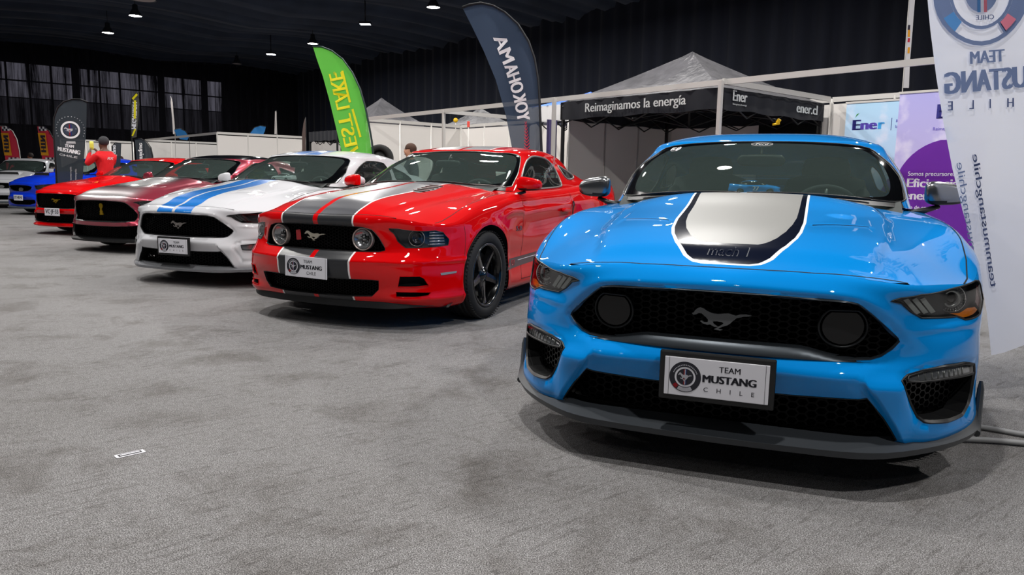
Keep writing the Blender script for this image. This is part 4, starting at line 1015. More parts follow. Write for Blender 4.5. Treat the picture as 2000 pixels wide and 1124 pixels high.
    # ---------------- side intakes
    for s in (1, -1):
        m = MB(); vs = sgn(vq, s)
        if front in ('mach', 'shelby'):
            Pi, Pb = opening(b, m, vs, BLK, BLK, tw=.012, tdep=.008, depth=.07, bdir=(-.65, -.75*s, 0))
            c = Pb.mean(0); ax = Vector((-.76, s*.65, 0)).normalized()
            # back wall and mesh, laid along the slanted back of the intake
            Mv = frame(c, ax, (0, 0, 1)); Mi = np.array(Mv.inverted()); loc = Pb @ Mi[:3, :3].T + Mi[:3, 3]
            m.prism([(p[0], p[1]) for p in loc[::3]], 0, DARK, M=Mv @ Matrix.Translation((0, 0, -.035*s)))
            tmp = MB(); honeycomb(tmp, Mv, [(p[0], p[1]) for p in loc[::3]], .019, MESHLIT, t=.003, depth=.012*s, squash=.8); m.add(np.concatenate(tmp.v), tmp.f, MESHLIT)
        else:
            b.Sa.put(m, vs, pm, d=.03)
        iv = m.build('side_intake', root)
        # lamp strip in the top of the intake
        m = MB(); top = [(-.135, .630, .432), (-.173, .683, .446), (-.25, .752, .453), (-.34, .828, .451), (-.425, .876, .432), (-.43, .880, .402), (-.33, .822, .408), (-.24, .745, .412), (-.16, .665, .410), (-.128, .622, .415)]
        if front == 'gt': top = [(-.16, .66, .415), (-.25, .75, .425), (-.36, .84, .43), (-.38, .855, .40), (-.37, .85, .375), (-.25, .75, .37), (-.17, .67, .375)]
        tq = sgn(b.fq(top, (.8, 1, 1)), s); gt_ = .012 if front == 'gt' else 0; b.Sa.put(m, tq, CLEARR, d=.02, off=-.010 + gt_); b.Sa.put(m, tq, LENS, d=.03, off=-.001 + gt_)
        L = resample(tq, .02); m.tube(b.Sa.p(L) - b.Sa.n(L)*(.002 - gt_*.6), .004, BLK, 6, closed=True)
        for k in range(9):
            y = .66 + .021*k; q = sgn(b.fq([(-.17 - (y - .66)*.95, y, .44), (-.17 - (y - .66)*.95, y, .413)], (.8, 1, 1)), s); P = b.Sa.p(q) - b.Sa.n(q)*.008; m.tube(P, .002, SATIN, 4)
        m.build('fog_lamp', iv)
    # ---------------- headlights
    for s in (1, -1):
        hs = sgn(hq, s); L = resample(hs, .015); P = b.Sa.p(L); N = b.Sa.n(L)
        m = MB(); inn = P + np.array([-.055, -.02*s, 0]); loft(m, P - N*.001, inn, BLK, smooth=False)
        sh = sgn([tuple(q) for q in offset_poly(hq, .004)], s); tmpm = MB(); b.Sa.put(tmpm, sh, LAMPH, d=.03); V = np.concatenate(tmpm.v) + np.array([-.042, -.015*s, 0]); m.add(V, tmpm.f, LAMPH, smooth=True)
        hl = m.build('headlight', root)
        m = MB(); b.Sa.put(m, hs, LENS, d=.03, off=.001); m.build('headlight_lens', hl)
        m = MB(); m.tube(P + N*.001, .003, BLK, 6, closed=True); m.build('lens_seal', hl)
        # projector with a toothed ring
        q = sgn(b.fq([(-.33, .772, .680)], (.8, 1, 1)), s); c = b.Sa.p(q)[0] + np.array([-.030, -.012*s, .002]); ax = Vector((1, .35*s, .08)).normalized()
        Mp = frame(c, Vector((0, 0, 1)).cross(ax), (0, 0, 1)); m = MB()
        m.lathe([(.024, .0), (.030, .004), (.034, .0), (.034, -.02)], SATIN, 32, M=Mp); m.lathe([(0, .002), (.012, .0), (.02, -.008), (.024, -.012)], GLOSSBLK, 24, M=Mp)
        m.tube([(.048*math.cos(t), .048*math.sin(t), .004) for t in np.linspace(0, 2*PI, 33)[:-1]], .0026, CHROME, 6, closed=True, M=Mp)
        for k in range(28):
            t = 2*PI*k/28; m.cyl((.037*math.cos(t), .037*math.sin(t), .002), (.046*math.cos(t), .046*math.sin(t), .003), .0013, SATIN, 4, M=Mp)
        m.build('projector', hl)
        m = MB()                                                     # three slanted light bars
        for k in range(3):
            y0 = .596 + .033*k
            a0 = sgn(b.fq([(-.14, y0, .700 - .001*k)], (.5, 1, 1)), s); a1 = sgn(b.fq([(-.18, y0 + .050, .640)], (.5, 1, 1)), s)
            p0 = b.Sa.p(a0)[0] + [-.016, 0, -.004]; p1 = b.Sa.p(a1)[0] + [-.016, 0, .002]; w_ = np.array([-.005, .0075*s, .003])
            m.add([p0 - w_, p0 + w_, p1 + w_, p1 - w_, p0 - w_ - [.02, 0, 0], p0 + w_ - [.02, 0, 0], p1 + w_ - [.02, 0, 0], p1 - w_ - [.02, 0, 0]], [(0, 1, 2, 3), (0, 4, 5, 1), (1, 5, 6, 2), (2, 6, 7, 3), (3, 7, 4, 0)], (mat('light_bar', '#a2a6a2', rough=.3, coat=.3) if front == 'mach' else mat('light_bar_dark', '#34373a', rough=.35)))
        m.build('running_light', hl)
        m = MB(); am = [(-.31, .755, .634), (-.35, .80, .632), (-.40, .838, .645), (-.47, .872, .642), (-.50, .882, .628), (-.45, .862, .618), (-.37, .818, .615), (-.33, .785, .628)]
        tmpm = MB(); b.Sa.put(tmpm, sgn(b.fq(am, (.8, 1, 1)), s), AMBER, d=.02, off=-.006); m.add(np.concatenate(tmpm.v), tmpm.f, AMBER)
        rd = [(-.50, .872, .72), (-.53, .888, .71), (-.565, .905, .66), (-.51, .889, .635), (-.48, .872, .66)]
        tmpm = MB(); b.Sa.put(tmpm, sgn(b.fq(rd, (.8, 1, 1)), s), REDLENS, d=.02, off=-.006); m.add(np.concatenate(tmpm.v), tmpm.f, REDLENS); m.build('reflector', hl)
    # ---------------- splitter
    top = [(.004, 0, .172), (.002, .20, .173), (.0, .40, .177), (-.006, .50, .182), (-.05, .59, .182), (-.14, .70, .184), (-.24, .80, .188), (-.34, .87, .193), (-.42, .912, .202), (-.50, .925, .225)]
    low = [(-.004, 0, .148), (-.006, .20, .149), (-.008, .40, .152), (-.014, .50, .156), (-.058, .585, .157), (-.148, .695, .160), (-.248, .795, .165), (-.345, .862, .171), (-.42, .902, .180), (-.50, .915, .20)]
    bk = [(-.105, 0, .204), (-.105, .20, .204), (-.105, .40, .204), (-.105, .50, .206), (-.135, .57, .208), (-.19, .68, .212), (-.28, .78, .212), (-.37, .85, .22), (-.45, .89, .24), (-.50, .905, .27)]
    ub = [(-.35, y*.9, .16) for x, y, z in bk]
    top = [(x + .008, y, z) for x, y, z in top]; low = [(x + .008, y, z) for x, y, z in low]
    rows = []
    for R_ in (bk, top, low, ub):
        R2 = smoothloop(R_, 3, closed=False, it=1); rows.append(np.concatenate([(R2*[1, -1, 1])[::-1][:-1], R2]))
    n = len(rows[0]); V = np.concatenate(rows); m = MB()
    m.add(V, [(r*n + i, r*n + i + 1, (r+1)*n + i + 1, (r+1)*n + i) for r in range(3) for i in range(n - 1)], splitm, smooth=True)
    for s in (1, -1):
        m.tube([(-.42, s*.905, .175), (-.50, s*.918, .23), (-.53, s*.925, .32), (-.535, s*.925, .35)], [.012, .014, .012, .006], splitm, 8, flat=1.6)
    m.build('splitter', root, auto=35)
    if plate == 'club': club_plate(root, (.018 + .012, 0, .388), tilt=0, rim=.020)
    elif plate: number_plate(root, (.03, 0, .40), plate)
    return b, root
def relief_wrap197(q, P):
    f = P[:, 0] > -.62; yz = np.stack([abs(P[:, 1]), P[:, 2]], 1)
    g = segdist(yz, [p[1:] for p in FRONT['retro']['GR']])
    r = np.where(f & (g < .03), -.006*(1 - np.clip(g/.03, 0, 1))**2, 0)
    # ledge under the grille and a crease round the bumper
    r = r + np.where(P[:, 0] > -.6, .010*np.exp(-((P[:, 2] - .497)/.018)**2), 0)
    r = r + np.where(P[:, 0] > -.6, .010*np.exp(-((P[:, 2] - .235)/.02)**2)*sstep(.5, .7, yz[:, 0]), 0)
    # body crease and the scoop behind the door
    zc = np.interp(P[:, 0], [-4.5, -2.9, -1.2], [.93, .86, .80])
    r = r + np.where(P[:, 0] < -1.1, .014*np.exp(-((P[:, 2] - zc)/.02)**2)*sstep(-1.1, -1.35, P[:, 0]), 0)
    r = r - np.where(P[:, 0] < -1.2, .02*np.exp(-((P[:, 2] - zc + .13)/.09)**2)*sstep(-1.25, -1.9, P[:, 0])*sstep(-3.0, -2.85, P[:, 0]), 0)
    # arch flare
    for xc in (-.94, -3.66):
        dd = np.hypot(P[:, 0] - xc, P[:, 2] - .345); r = r + .010*np.exp(-((dd - .40)/.03)**2)
    return r
def relief_deck197(x, y):
    ay = abs(y); yc = np.interp(x, [-1.5, -.2], [.60, .50])
    return .012*sstep(yc + .025, yc - .025, ay)*sstep(-1.55, -1.3, x)*sstep(-.14, -.3, x) - .006*sstep(.07, .0, abs(ay - yc - .05))*sstep(-1.5, -1.3, x)*sstep(-.14, -.3, x)
NETS['retro'] = dict(YS=YS, DECK=DECK197, YR=YR, ROOF=ROOF197, C=C197, G=G197, deck_relief=lambda q, P: relief_deck197(q[:, 0], q[:, 1]), wrap_relief=relief_wrap197)

def car_retro(name, label, pose, pm, d=.022):
    SB = mat('stripe_satin', '#55565c', rough=.33, metal=.35); SBK = mat('bumper_stripe', '#2a2c30', rough=.35); SW = mat('stripe_edge_white', '#e6e0e2', rough=.35)
    def sym(h): return h + mirror_y(h[1:-1])
    def bar(y, x0, x1): return [(x0, -y), (x0, y), (x1, y), (x1, -y)]
    hz = [(bar(.322, .0, -1.6), SW), (bar(.309, .0, -1.6), SB), (bar(.021, .0, -1.6), pm)]
    tmp = Body('retro'); us = [tmp.uy(y) for y in (.322, .309, .021)]; vm = tmp.A.vmax
    def wz(u): return [(-u, -.01), (u, -.01), (u, vm + .1), (-u, vm + .1)]
    nz = dict(deck=hz, wrap=[(wz(us[0]), SW), (wz(us[1]), SBK), (wz(us[2]), pm)])
    rz = [(bar(.322, -1.8, -4.2), SW), (bar(.309, -1.8, -4.2), SB), (bar(.021, -1.8, -4.2), pm)]
    def dz(b, m, s): pass
    b, root, bump, gfull, lfull, hq, vqs, sgn = car_coupe(name, label, pose, pm, d=d, front='retro', key='retro', hood_zones=hz, nose_zones=nz, roof_zones=rz, vents=False, wheel='five', chrome=mat('window_trim', '#8f8a86', rough=.3, metal=.4))
    # grille
    m = MB(); Pi, Pb = opening(b, m, gfull, BLK, GLOSSBLK, tw=.012, tdep=.010, depth=.06); m.build('grille_surround', bump)
    L = [(p[1], p[2]) for p in Pb[::2]]; tmp = MB(); honeycomb(tmp, frame((-.09, 0, 0), (0, 1, 0), (0, 0, 1)), L, .016, MESHM, t=.003, depth=.012, squash=.8)
    V = np.concatenate(tmp.v); V[:, 0] -= .22*abs(V[:, 1])**2; m = MB(); m.add(V, tmp.f, MESHM); g = m.build('grille', root)
    m = MB(); Q = np.array(FRONT['retro']['GR'])[:, 1:]; m.prism([(y, z) for y, z in Q] + [(-y, z) for y, z in Q[1:-1]][::-1], 0, DARK, M=frame((-.24, 0, 0), (0, 1, 0), (0, 0, 1))); m.build('grille_back', g)
    for s in (1, -1):                                                # big round driving lamps
        Mp = Matrix.Translation((-.085, s*.372, .648)) @ Matrix.Rotation(s*.12, 4, 'Z') @ frame((0, 0, 0), (0, 1, 0), (0, 0, 1)); m = MB()
        m.lathe([(.080, -.03), (.082, .002), (.078, .008), (.072, .002), (.070, -.02)], mat('lamp_ring', '#b9aca6', rough=.3, metal=.6), 36, M=Mp)
        m.lathe([(0, -.035), (.03, -.034), (.055, -.018), (.068, .0)], CLEARR, 30, M=Mp @ Matrix.Translation((0, 0, -.005)))
        m.lathe([(0, -.012), (.010, -.013), (.014, -.03)], CHROME, 12, M=Mp)
        l = m.build('driving_lamp', g); m = MB(); m.lathe([(.070, .002), (.05, .008), (.02, .012), (0, .013)], LENS, 30, M=Mp); m.build('lamp_lens', l)
    m = MB(); m.prism([(p[0]*.092 - .025, p[1]*.052) for p in PONY], .010, mat('pony_light', '#b8b2a4', rough=.35, metal=.4), M=frame((-.062, 0, .655), (0, 1, 0), (0, 0, 1))); m.build('emblem', g)
    m = MB(); m.box((-.070, -.185, .655), (.008, .040, .075), mat('badge_red', '#a32a30', rough=.4), bev=.003, rot=(.08, 0, 0)); m.build('grille_badge', g)
    # lower grille
    m = MB(); Pi, Pb = opening(b, m, lfull, BLK, BLK, tw=.006, tdep=.01, depth=.07)
    L = [(p[1], p[2]) for p in Pb[::2]]; tmp = MB(); honeycomb(tmp, frame((-.06, 0, 0), (0, 1, 0), (0, 0, 1)), L, .014, MESHM, t=.003, depth=.012, squash=.8); V = np.concatenate(tmp.v); V[:, 0] -= .22*abs(V[:, 1])**2; m.add(V, tmp.f, MESHM)
    m.prism(L, 0, DARK, M=frame((-.26, 0, 0), (0, 1, 0), (0, 0, 1))); m.build('lower_grille', root)
    for s in (1, -1):
        for vq in vqs:
            m = MB(); Pi, Pb = opening(b, m, sgn(vq, s), pm, BLK, tw=.004, tdep=.006, depth=.05, bdir=(-.75, -.6*s, 0)); c = Pb.mean(0)
            n = len(Pb); m.add(np.concatenate([Pb, [c]]), [(i, (i+1) % n, n) for i in range(n)], DARK); 
            for k in range(3):
                a, e_ = Pb[:, 1].min(), Pb[:, 1].max()
            m.build('bumper_intake', root)
        # headlight
        hs = sgn(hq, s); L = resample(hs, .012); P = b.Sa.p(L); N = b.Sa.n(L); m = MB(); inn = P + np.array([-.05, -.015*s, 0]); loft(m, P, inn, BLK, smooth=False)
        tmpm = MB(); b.Sa.put(tmpm, hs, LAMPH, d=.03); m.add(np.concatenate(tmpm.v) + np.array([-.045, -.013*s, 0]), tmpm.f, LAMPH, smooth=True); hl = m.build('headlight', root)
        m = MB(); b.Sa.put(m, hs, LENS, d=.03, off=.001); m.build('headlight_lens', hl)
        m = MB(); m.tube(P, .0025, BLK, 6, closed=True); m.build('lens_seal', hl)
        q = sgn(b.fq([(-.24, .715, .660)], (.8, 1, 1)), s); c = b.Sa.p(q)[0] + np.array([-.022, -.008*s, 0]); ax = Vector((1, .40*s, .03)).normalized(); Mp = frame(c, Vector((0, 0, 1)).cross(ax), (0, 0, 1)); m = MB()
        m.tube([(.056*math.cos(t), .056*math.sin(t), .008) for t in np.linspace(0, 2*PI, 33)[:-1]], .0022, mat('lamp_ring', ''), 6, closed=True, M=Mp)
        m.lathe([(.040, 0), (.036, .006), (.03, 0), (.02, -.012), (0, -.016)], mat('projector_grey', '#4b4a50', rough=.25, metal=.6), 28, M=Mp); m.build('projector', hl)
        m = MB()
        for k in range(5):
            z = .615 + .021*k; pts = sgn(b.fq([(-.30, .775, z), (-.35, .81, z), (-.395, .845 - .004*k, z)], (.8, 1, 1)), s); PP = b.Sa.p(pts) + np.array([-.018, 0, 0]); m.tube(PP, [.004]*3, mat('lamp_fin', '#c9c2c8', rough=.25, metal=.7), 5, flat=1.6)
        m.build('running_light', hl)
        # marker lamp on the corner
        m = MB(); mk = sgn(b.fq([(-.335, .855, .416), (-.42, .888, .418), (-.485, .903, .419), (-.48, .902, .405), (-.42, .886, .402), (-.34, .856, .399)], (1, 1, 1)), s); b.Sa.put(m, mk, mat('marker_grey', '#8c8f94', rough=.25), d=.02, off=.003); m.build('marker_lamp', root)
        # rocker stripe with a thin line and a small square badge, 5.0 badge, scoop
        m = MB(); SG_ = mat('rocker_stripe', '#5d4a49', rough=.45)
        st = b.sq([(-1.345, .92, .43), (-1.6, .91, .435), (-2.0, .9, .447), (-2.5, .9, .45), (-3.2, .9, .45), (-3.2, .9, .37), (-2.5, .9, .37), (-2.0, .9, .37), (-1.6, .91, .355), (-1.31, .92, .34)]); b.Sa.put(m, sgn(st, s), SG_, d=.04, off=.0012)
        b.Sa.strip(m, sgn(b.sq([(-1.55, .91, .405), (-2.0, .9, .418), (-2.8, .9, .42)]), s), .005, SW, off=.002); m.build('rocker_stripe', root)
        q = b.sq([(-1.44, .915, .393)]); P0 = b.Sa.p(sgn(q, s))[0]; Mb = frame(P0 + np.array([0, s*.004, 0]), (-s, 0, 0), (0, 0, 1)); m = MB()
        for a_, b_ in (((-.022, -.02), (.022, -.02)), ((.022, -.02), (.022, .02)), ((.022, .02), (-.022, .02)), ((-.022, .02), (-.022, -.02))): m.cyl((*a_, 0), (*b_, 0), .002, REDP, 4, M=Mb)
        m.text('G', Mb, REDP, h=.022); m.build('rocker_badge', root)
        q = b.sq([(-1.505, .93, .676)]); P0 = b.Sa.p(sgn(q, s))[0]; N0 = b.Sa.n(sgn(q, s))[0]; m = MB(); m.text('5.0', frame(P0 + N0*.006, Vector((-s, 0, 0)), (0, 0, 1)), BLK, h=.042, width=.115, bold=.10); m.text('5.0', frame(P0 + N0*.008, Vector((-s, 0, 0)), (0, 0, 1)), SATIN, h=.034, width=.105); m.build('fender_badge', root)
        m = MB(); b.Sa.put(m, sgn(b.sq([(-2.815, .92, .885), (-2.845, .92, .885), (-2.86, .92, .60), (-2.835, .92, .60)]), s), BLK, d=.03, off=.002); m.build('side_scoop', root)
        # hood vents: a slanted row of dark ribs
        m = MB(); a0 = np.array([-.80, s*.385]); a1 = np.array([-1.22, s*.30]); a2 = np.array([.02, s*.0]); 
        poly = [(-.81, .325), (-.80, .385), (-1.02, .405), (-1.22, .37), (-1.18, .255), (-.98, .27)]; poly = [(x, s*y) for x, y in poly]
        b.Sd.put(m, poly, BLK, d=.03, off=.0015)
        for k in range(5):
            x = -.86 - .075*k; m.tube(b.Sd.p([(x, s*(.30 - .008*k)), (x - .02, s*(.395 - .004*k))]) + np.array([0, 0, .006]), .009, mat('vent_rib', '#8c6a68', rough=.3), 6, flat=.5)
        m.build('hood_vent', root)
    # chin spoiler
    top = [(-.04, 0, .222), (-.05, .28, .222), (-.085, .47, .22), (-.125, .60, .215), (-.195, .735, .205), (-.315, .83, .195), (-.45, .895, .19)]
    low = [(-.03, 0, .165), (-.04, .28, .165), (-.075, .47, .165), (-.11, .60, .165), (-.18, .72, .175), (-.31, .82, .18), (-.45, .885, .182)]
    rows = []
    for R_ in (top, low, [(-.4, y, .16) for x, y, z in low]):
        R2 = smoothloop(R_, 3, closed=False, it=1); rows.append(np.concatenate([(R2*[1, -1, 1])[::-1][:-1], R2]))
    n = len(rows[0]); m = MB(); m.add(np.concatenate(rows), [(r*n + i, r*n + i + 1, (r+1)*n + i + 1, (r+1)*n + i) for r in range(2) for i in range(n - 1)], BLK, smooth=True); m.build('chin_spoiler', root, auto=35)
    club_plate(root, (.034, -.035, .435), rim=0, style=2, roll=-.02, w=.375, h=.15)
    return b, root
# ---------------------------------------------------------------- helpers for the hall
def hv(r, n, z=0): return Vector((RA.x*r + NA.x*n, RA.y*r + NA.y*n, z))      # hall coordinates -> world
RZ_R = math.atan2(RA.y, RA.x); RZ_N = math.atan2(NA.y, NA.x)
def at(px, py, Y):                                                           # photo pixel (2000 wide) -> point at depth Y
    u, v = px - 1000, py - 562; cr, sr = math.cos(ROLL), math.sin(ROLL); x = cr*u + sr*v; y = -sr*u + cr*v
    cp, sp = math.cos(PITCH), math.sin(PITCH)
    d = np.array([x/FOC, cp - y/FOC*sp, -sp - y/FOC*cp]); t = Y/d[1]; return np.array([0, 0, CAM_H]) + t*d
def sym(half): return half + mirror_y(half[1:-1])

# ---------------------------------------------------------------- hall shell
STREAK = math.radians(40.7)                                                    # the carpet's creases, seen from above
def carpet():
    m = bpy.data.materials.new('grey_carpet'); m.use_nodes = True; nt = m.node_tree; b = nt.nodes['Principled BSDF']; L = nt.links
    tc = nt.nodes.new('ShaderNodeTexCoord')
    def noise(scale, detail, rough=.6, dist=0, sc=None, rot=0):
        n = nt.nodes.new('ShaderNodeTexNoise'); n.inputs['Scale'].default_value = scale; n.inputs['Detail'].default_value = detail; n.inputs['Roughness'].default_value = rough; n.inputs['Distortion'].default_value = dist
        mp = nt.nodes.new('ShaderNodeMapping'); mp.vector_type = 'TEXTURE'; mp.inputs['Rotation'].default_value = (0, 0, rot); mp.inputs['Scale'].default_value = sc or (1, 1, 1)
        L.new(tc.outputs['Object'], mp.inputs[0]); L.new(mp.outputs[0], n.inputs['Vector']); return n.outputs['Fac']
    def ramp(f, stops):
        r = nt.nodes.new('ShaderNodeValToRGB'); e = r.color_ramp.elements
        while len(e) < len(stops): e.new(.5)
        for k, (p, c) in enumerate(stops): e[k].position = p; e[k].color = tuple(c) + (1,)
        L.new(f, r.inputs[0]); return r.outputs[0]
    def mul(a, b_, mode='MULTIPLY', fac=1):
        x = nt.nodes.new('ShaderNodeMix'); x.data_type = 'RGBA'; x.blend_type = mode; x.inputs['Factor'].default_value = fac
        L.new(a, x.inputs['A']); L.new(b_, x.inputs['B']); return x.outputs['Result']
    fine = ramp(noise(250, 3, .75), [(.38, (.035, .033, .034)), (.5, (.185, .181, .182)), (.61, (.50, .495, .50))])
    mid = ramp(noise(38, 5, .8), [(.3, (.62, .61, .60)), (.6, (1.05, 1.05, 1.05))])
    blot = ramp(noise(2.1, 7, .72, .4), [(.32, (.60, .575, .55)), (.50, (1, 1, 1))])
    seams = ramp(noise(5.0, 5, .7, 0, (1.1, .12, 1), STREAK), [(.35, (.52, .50, .49)), (.45, (1, 1, 1))])
    big = ramp(noise(.45, 4, .6), [(.3, (.80, .79, .78)), (.65, (1.06, 1.06, 1.07))])
    c = mul(mul(mul(mul(fine, mid), blot), seams, fac=.75), big); L.new(c, b.inputs['Base Color'])
    b.inputs['Roughness'].default_value = .95; b.inputs['Specular IOR Level'].default_value = .15; b.inputs['Sheen Weight'].default_value = .15
    bp = nt.nodes.new('ShaderNodeBump'); bp.inputs['Strength'].default_value = .55; bp.inputs['Distance'].default_value = .006; L.new(noise(150, 4, .7), bp.inputs['Height']); L.new(bp.outputs[0], b.inputs['Normal'])
    return m
def cloth(name, col, col2=None, bump=None, transp=0.0, scale=6, rough=.85, stretch=(1, 1, 1), streak=False):
    m = mat(name, col, rough=rough, spec=.2, sheen=.1, bump=bump)
    nt = m.node_tree; b = nt.nodes['Principled BSDF']
    if col2:
        tc = nt.nodes.new('ShaderNodeTexCoord'); mp = nt.nodes.new('ShaderNodeMapping'); mp.inputs['Scale'].default_value = stretch; n = nt.nodes.new('ShaderNodeTexNoise'); n.inputs['Scale'].default_value = scale; n.inputs['Detail'].default_value = 5
        mx = nt.nodes.new('ShaderNodeMix'); mx.data_type = 'RGBA'; mx.inputs['A'].default_value = srgb(col); mx.inputs['B'].default_value = srgb(col2)
        nt.links.new(tc.outputs['Object'], mp.inputs[0]); nt.links.new(mp.outputs[0], n.inputs[0]); nt.links.new(n.outputs['Fac'], mx.inputs['Factor']); nt.links.new(mx.outputs['Result'], b.inputs['Base Color'])
    if transp:
        out = nt.nodes['Material Output']; t = nt.nodes.new('ShaderNodeBsdfTransparent'); tl = nt.nodes.new('ShaderNodeBsdfTranslucent'); tl.inputs[0].default_value = srgb(col)
        a = nt.nodes.new('ShaderNodeMixShader'); a.inputs[0].default_value = .3; c = nt.nodes.new('ShaderNodeMixShader'); c.inputs[0].default_value = transp
        nt.links.new(b.outputs[0], a.inputs[1]); nt.links.new(tl.outputs[0], a.inputs[2]); nt.links.new(a.outputs[0], c.inputs[1]); nt.links.new(t.outputs[0], c.inputs[2]); nt.links.new(c.outputs[0], out.inputs[0])
        if streak:                                                    # gathers of the sheer cloth let less light through
            tc = nt.nodes.new('ShaderNodeTexCoord'); mp = nt.nodes.new('ShaderNodeMapping'); mp.inputs['Scale'].default_value = (1, 1, .05); n = nt.nodes.new('ShaderNodeTexNoise'); n.inputs['Scale'].default_value = 3.2; n.inputs['Detail'].default_value = 6; n.inputs['Roughness'].default_value = .75
            rp = nt.nodes.new('ShaderNodeMapRange'); rp.inputs[1].default_value = .40; rp.inputs[2].default_value = .62; rp.inputs[3].default_value = .0; rp.inputs[4].default_value = .36
            nt.links.new(tc.outputs['Object'], mp.inputs[0]); nt.links.new(mp.outputs[0], n.inputs[0]); nt.links.new(n.outputs['Fac'], rp.inputs[0]); nt.links.new(rp.outputs[0], c.inputs[0])
    return m
m = MB(); c4_ = [hv(-10, -14), hv(50, -14), hv(50, 24), hv(-10, 24)]; m.add([p[:] for p in c4_], [(0, 3, 2, 1)], carpet()); o = m.build('floor', kind='structure')
def curtain(name, P, n_dir, width, z0, z1, mt, step=.16, amp=.09, seed=1):
    rg = np.random.default_rng(seed); k = int(width/step); s_ = np.linspace(0, width, k); ph = np.cumsum(rg.uniform(.7, 1.5, k))*1.3; zs = np.linspace(z0, z1, 7); V = []
    d = (Vector(P[1]) - Vector(P[0])).normalized()
    for j, z in enumerate(zs):
        for i in range(k):
            a = amp*(math.sin(ph[i]) + .4*math.sin(ph[i]*.37 + j*.15))*(1 - .25*j/6)
            p = Vector(P[0]) + d*float(s_[i]) + Vector(n_dir)*a; V.append((p.x, p.y, z))
    mb = MB(); mb.add(V, [(j*k + i, j*k + i + 1, (j+1)*k + i + 1, (j+1)*k + i) for j in range(6) for i in range(k - 1)], mt, smooth=True); return mb.build(name, kind='structure')
CUR = cloth('black_curtain', '#12141c', '#1e2230', scale=1.2, stretch=(3, 3, .2)); CURW = cloth('sheer_curtain', '#17161c', '#24222a', transp=.16, scale=2, stretch=(4, 4, .3), streak=True)
curtain('wall_back', (hv(-10, 21.5), hv(46.5, 21.5)), NA, 56.5, 0, HALL_Z + .4, CUR, seed=3)
curtain('wall_left', (hv(46, -14), hv(46, 22)), RA, 36, 0, HALL_Z + .4, CURW, step=.11, amp=.07, seed=5)
m = MB(); m.add([hv(47.2, -14)[:], hv(47.2, 23)[:], hv(47.2, 23, 9)[:], hv(47.2, -14, 9)[:]], [(0, 1, 2, 3)], DARK); m.build('wall_end', kind='structure')
def emis(name, col, s):
    mm = bpy.data.materials.new(name); mm.use_nodes = True; nt = mm.node_tree; nt.nodes.clear(); e = nt.nodes.new('ShaderNodeEmission'); o_ = nt.nodes.new('ShaderNodeOutputMaterial'); e.inputs[0].default_value = srgb(col); e.inputs[1].default_value = s; nt.links.new(e.outputs[0], o_.inputs[0]); return mm
DAY = emis('daylight_pane', '#c9c6dc', .34); DAY2 = emis('daylight_pane_low', '#c9c6dc', .07)
for k, (n0, n1) in enumerate(((1.5, 4.9), (5.1, 9.06), (9.34, 13.36), (13.63, 15.75), (16.05, 16.95))):
    m = MB()
    for z0, z1, mt in ((5.72, 6.55, DAY), (4.85, 5.64, DAY), (3.5, 4.80, DAY2)):
        nn = max(1, round((n1 - n0)/1.0))
        for i in range(nn):
            a, b_ = n0 + (n1 - n0)*i/nn + .05, n0 + (n1 - n0)*(i+1)/nn - .05
            m.add([hv(46.6, a, z0)[:], hv(46.6, b_, z0)[:], hv(46.6, b_, z1)[:], hv(46.6, a, z1)[:]], [(0, 1, 2, 3)], mt)
    m.build('window_%d' % (k + 1), kind='structure')
# draped ceiling: swags of dark cloth running across the hall
def ceiling():
    nr, nn = 260, 46; V = []
    rg = np.random.default_rng(11); ph = np.cumsum(rg.uniform(.5, 1.6, nr))
    for i in range(nr):
        r = -10 + 56.6*i/(nr - 1)
        for j in range(nn):
            n = -14 + 36*j/(nn - 1); sw = .30*abs(math.sin((n + 14)/36*PI*4))
            z = HALL_Z + .13*math.sin(ph[i] + .05*math.sin(n)) + .07*math.sin(ph[i]*2.3 + n*.12) - .28*abs(math.sin(r/4.4*PI/2)) + sw*.8
            V.append(hv(r, n, z)[:])
    mb = MB(); mb.add(V, [(i*nn + j, i*nn + j + 1, (i+1)*nn + j + 1, (i+1)*nn + j) for i in range(nr - 1) for j in range(nn - 1)], cloth('ceiling_cloth', '#3b4558', '#161b26', scale=.9, stretch=(1, 1, 1)), smooth=True); mb.build('ceiling', kind='structure')
ceiling()

# ---------------------------------------------------------------- lamps
LIT = emis('lamp_lit', '#fff6ea', 30); LITF = emis('flood_lit', '#f4f8ff', 60); SHADE = mat('lamp_shade', '#3a3d42', rough=.5, metal=.4); DULL = mat('dull_lens', '#b8a8a4', rough=.5)
def bell(r, n, lit=True, z=6.8, label='', big=1.0, e=LAMP_E):
    p = hv(r, n, z); t = thing('high_bay_lamp', label, 'lamp', p, group=None); m = MB()
    m.lathe([(.05, .42), (.09, .40), (.10, .25), (.13, .20), (.21*big, .06), (.235*big, 0), (.225*big, .0), (.20*big, .05), (0, .12)], SHADE, 24); m.cyl((0, 0, .42), (0, 0, HALL_Z + .2 - z), .012, BLK, 6); m.build('lamp_shade', t)
    m = MB(); m.lathe([(0, .012), (.215*big, .012)], LIT if lit else DULL, 24); m.build('lamp_lens', t)
    if lit: add_light('bay_light', 'AREA', (p.x, p.y, z - .03), e, .30, color=(1, .975, .94))
    return t
def flood(r, n, label, z=6.8, e=None):
    p = hv(r, n, z); t = thing('flood_lamp', label, 'lamp', p); m = MB(); m.box((0, 0, .06), (.42, .30, .09), SHADE, bev=.015); m.cyl((0, 0, .1), (0, 0, HALL_Z + .2 - z), .02, BLK, 6); m.build('lamp_body', t)
    m = MB(); m.box((0, 0, .008), (.36, .24, .012), LITF); m.build('lamp_lens', t); add_light('flood_light', 'AREA', (p.x, p.y, z - .03), e or LAMP_E, .28, color=(.96, .98, 1))
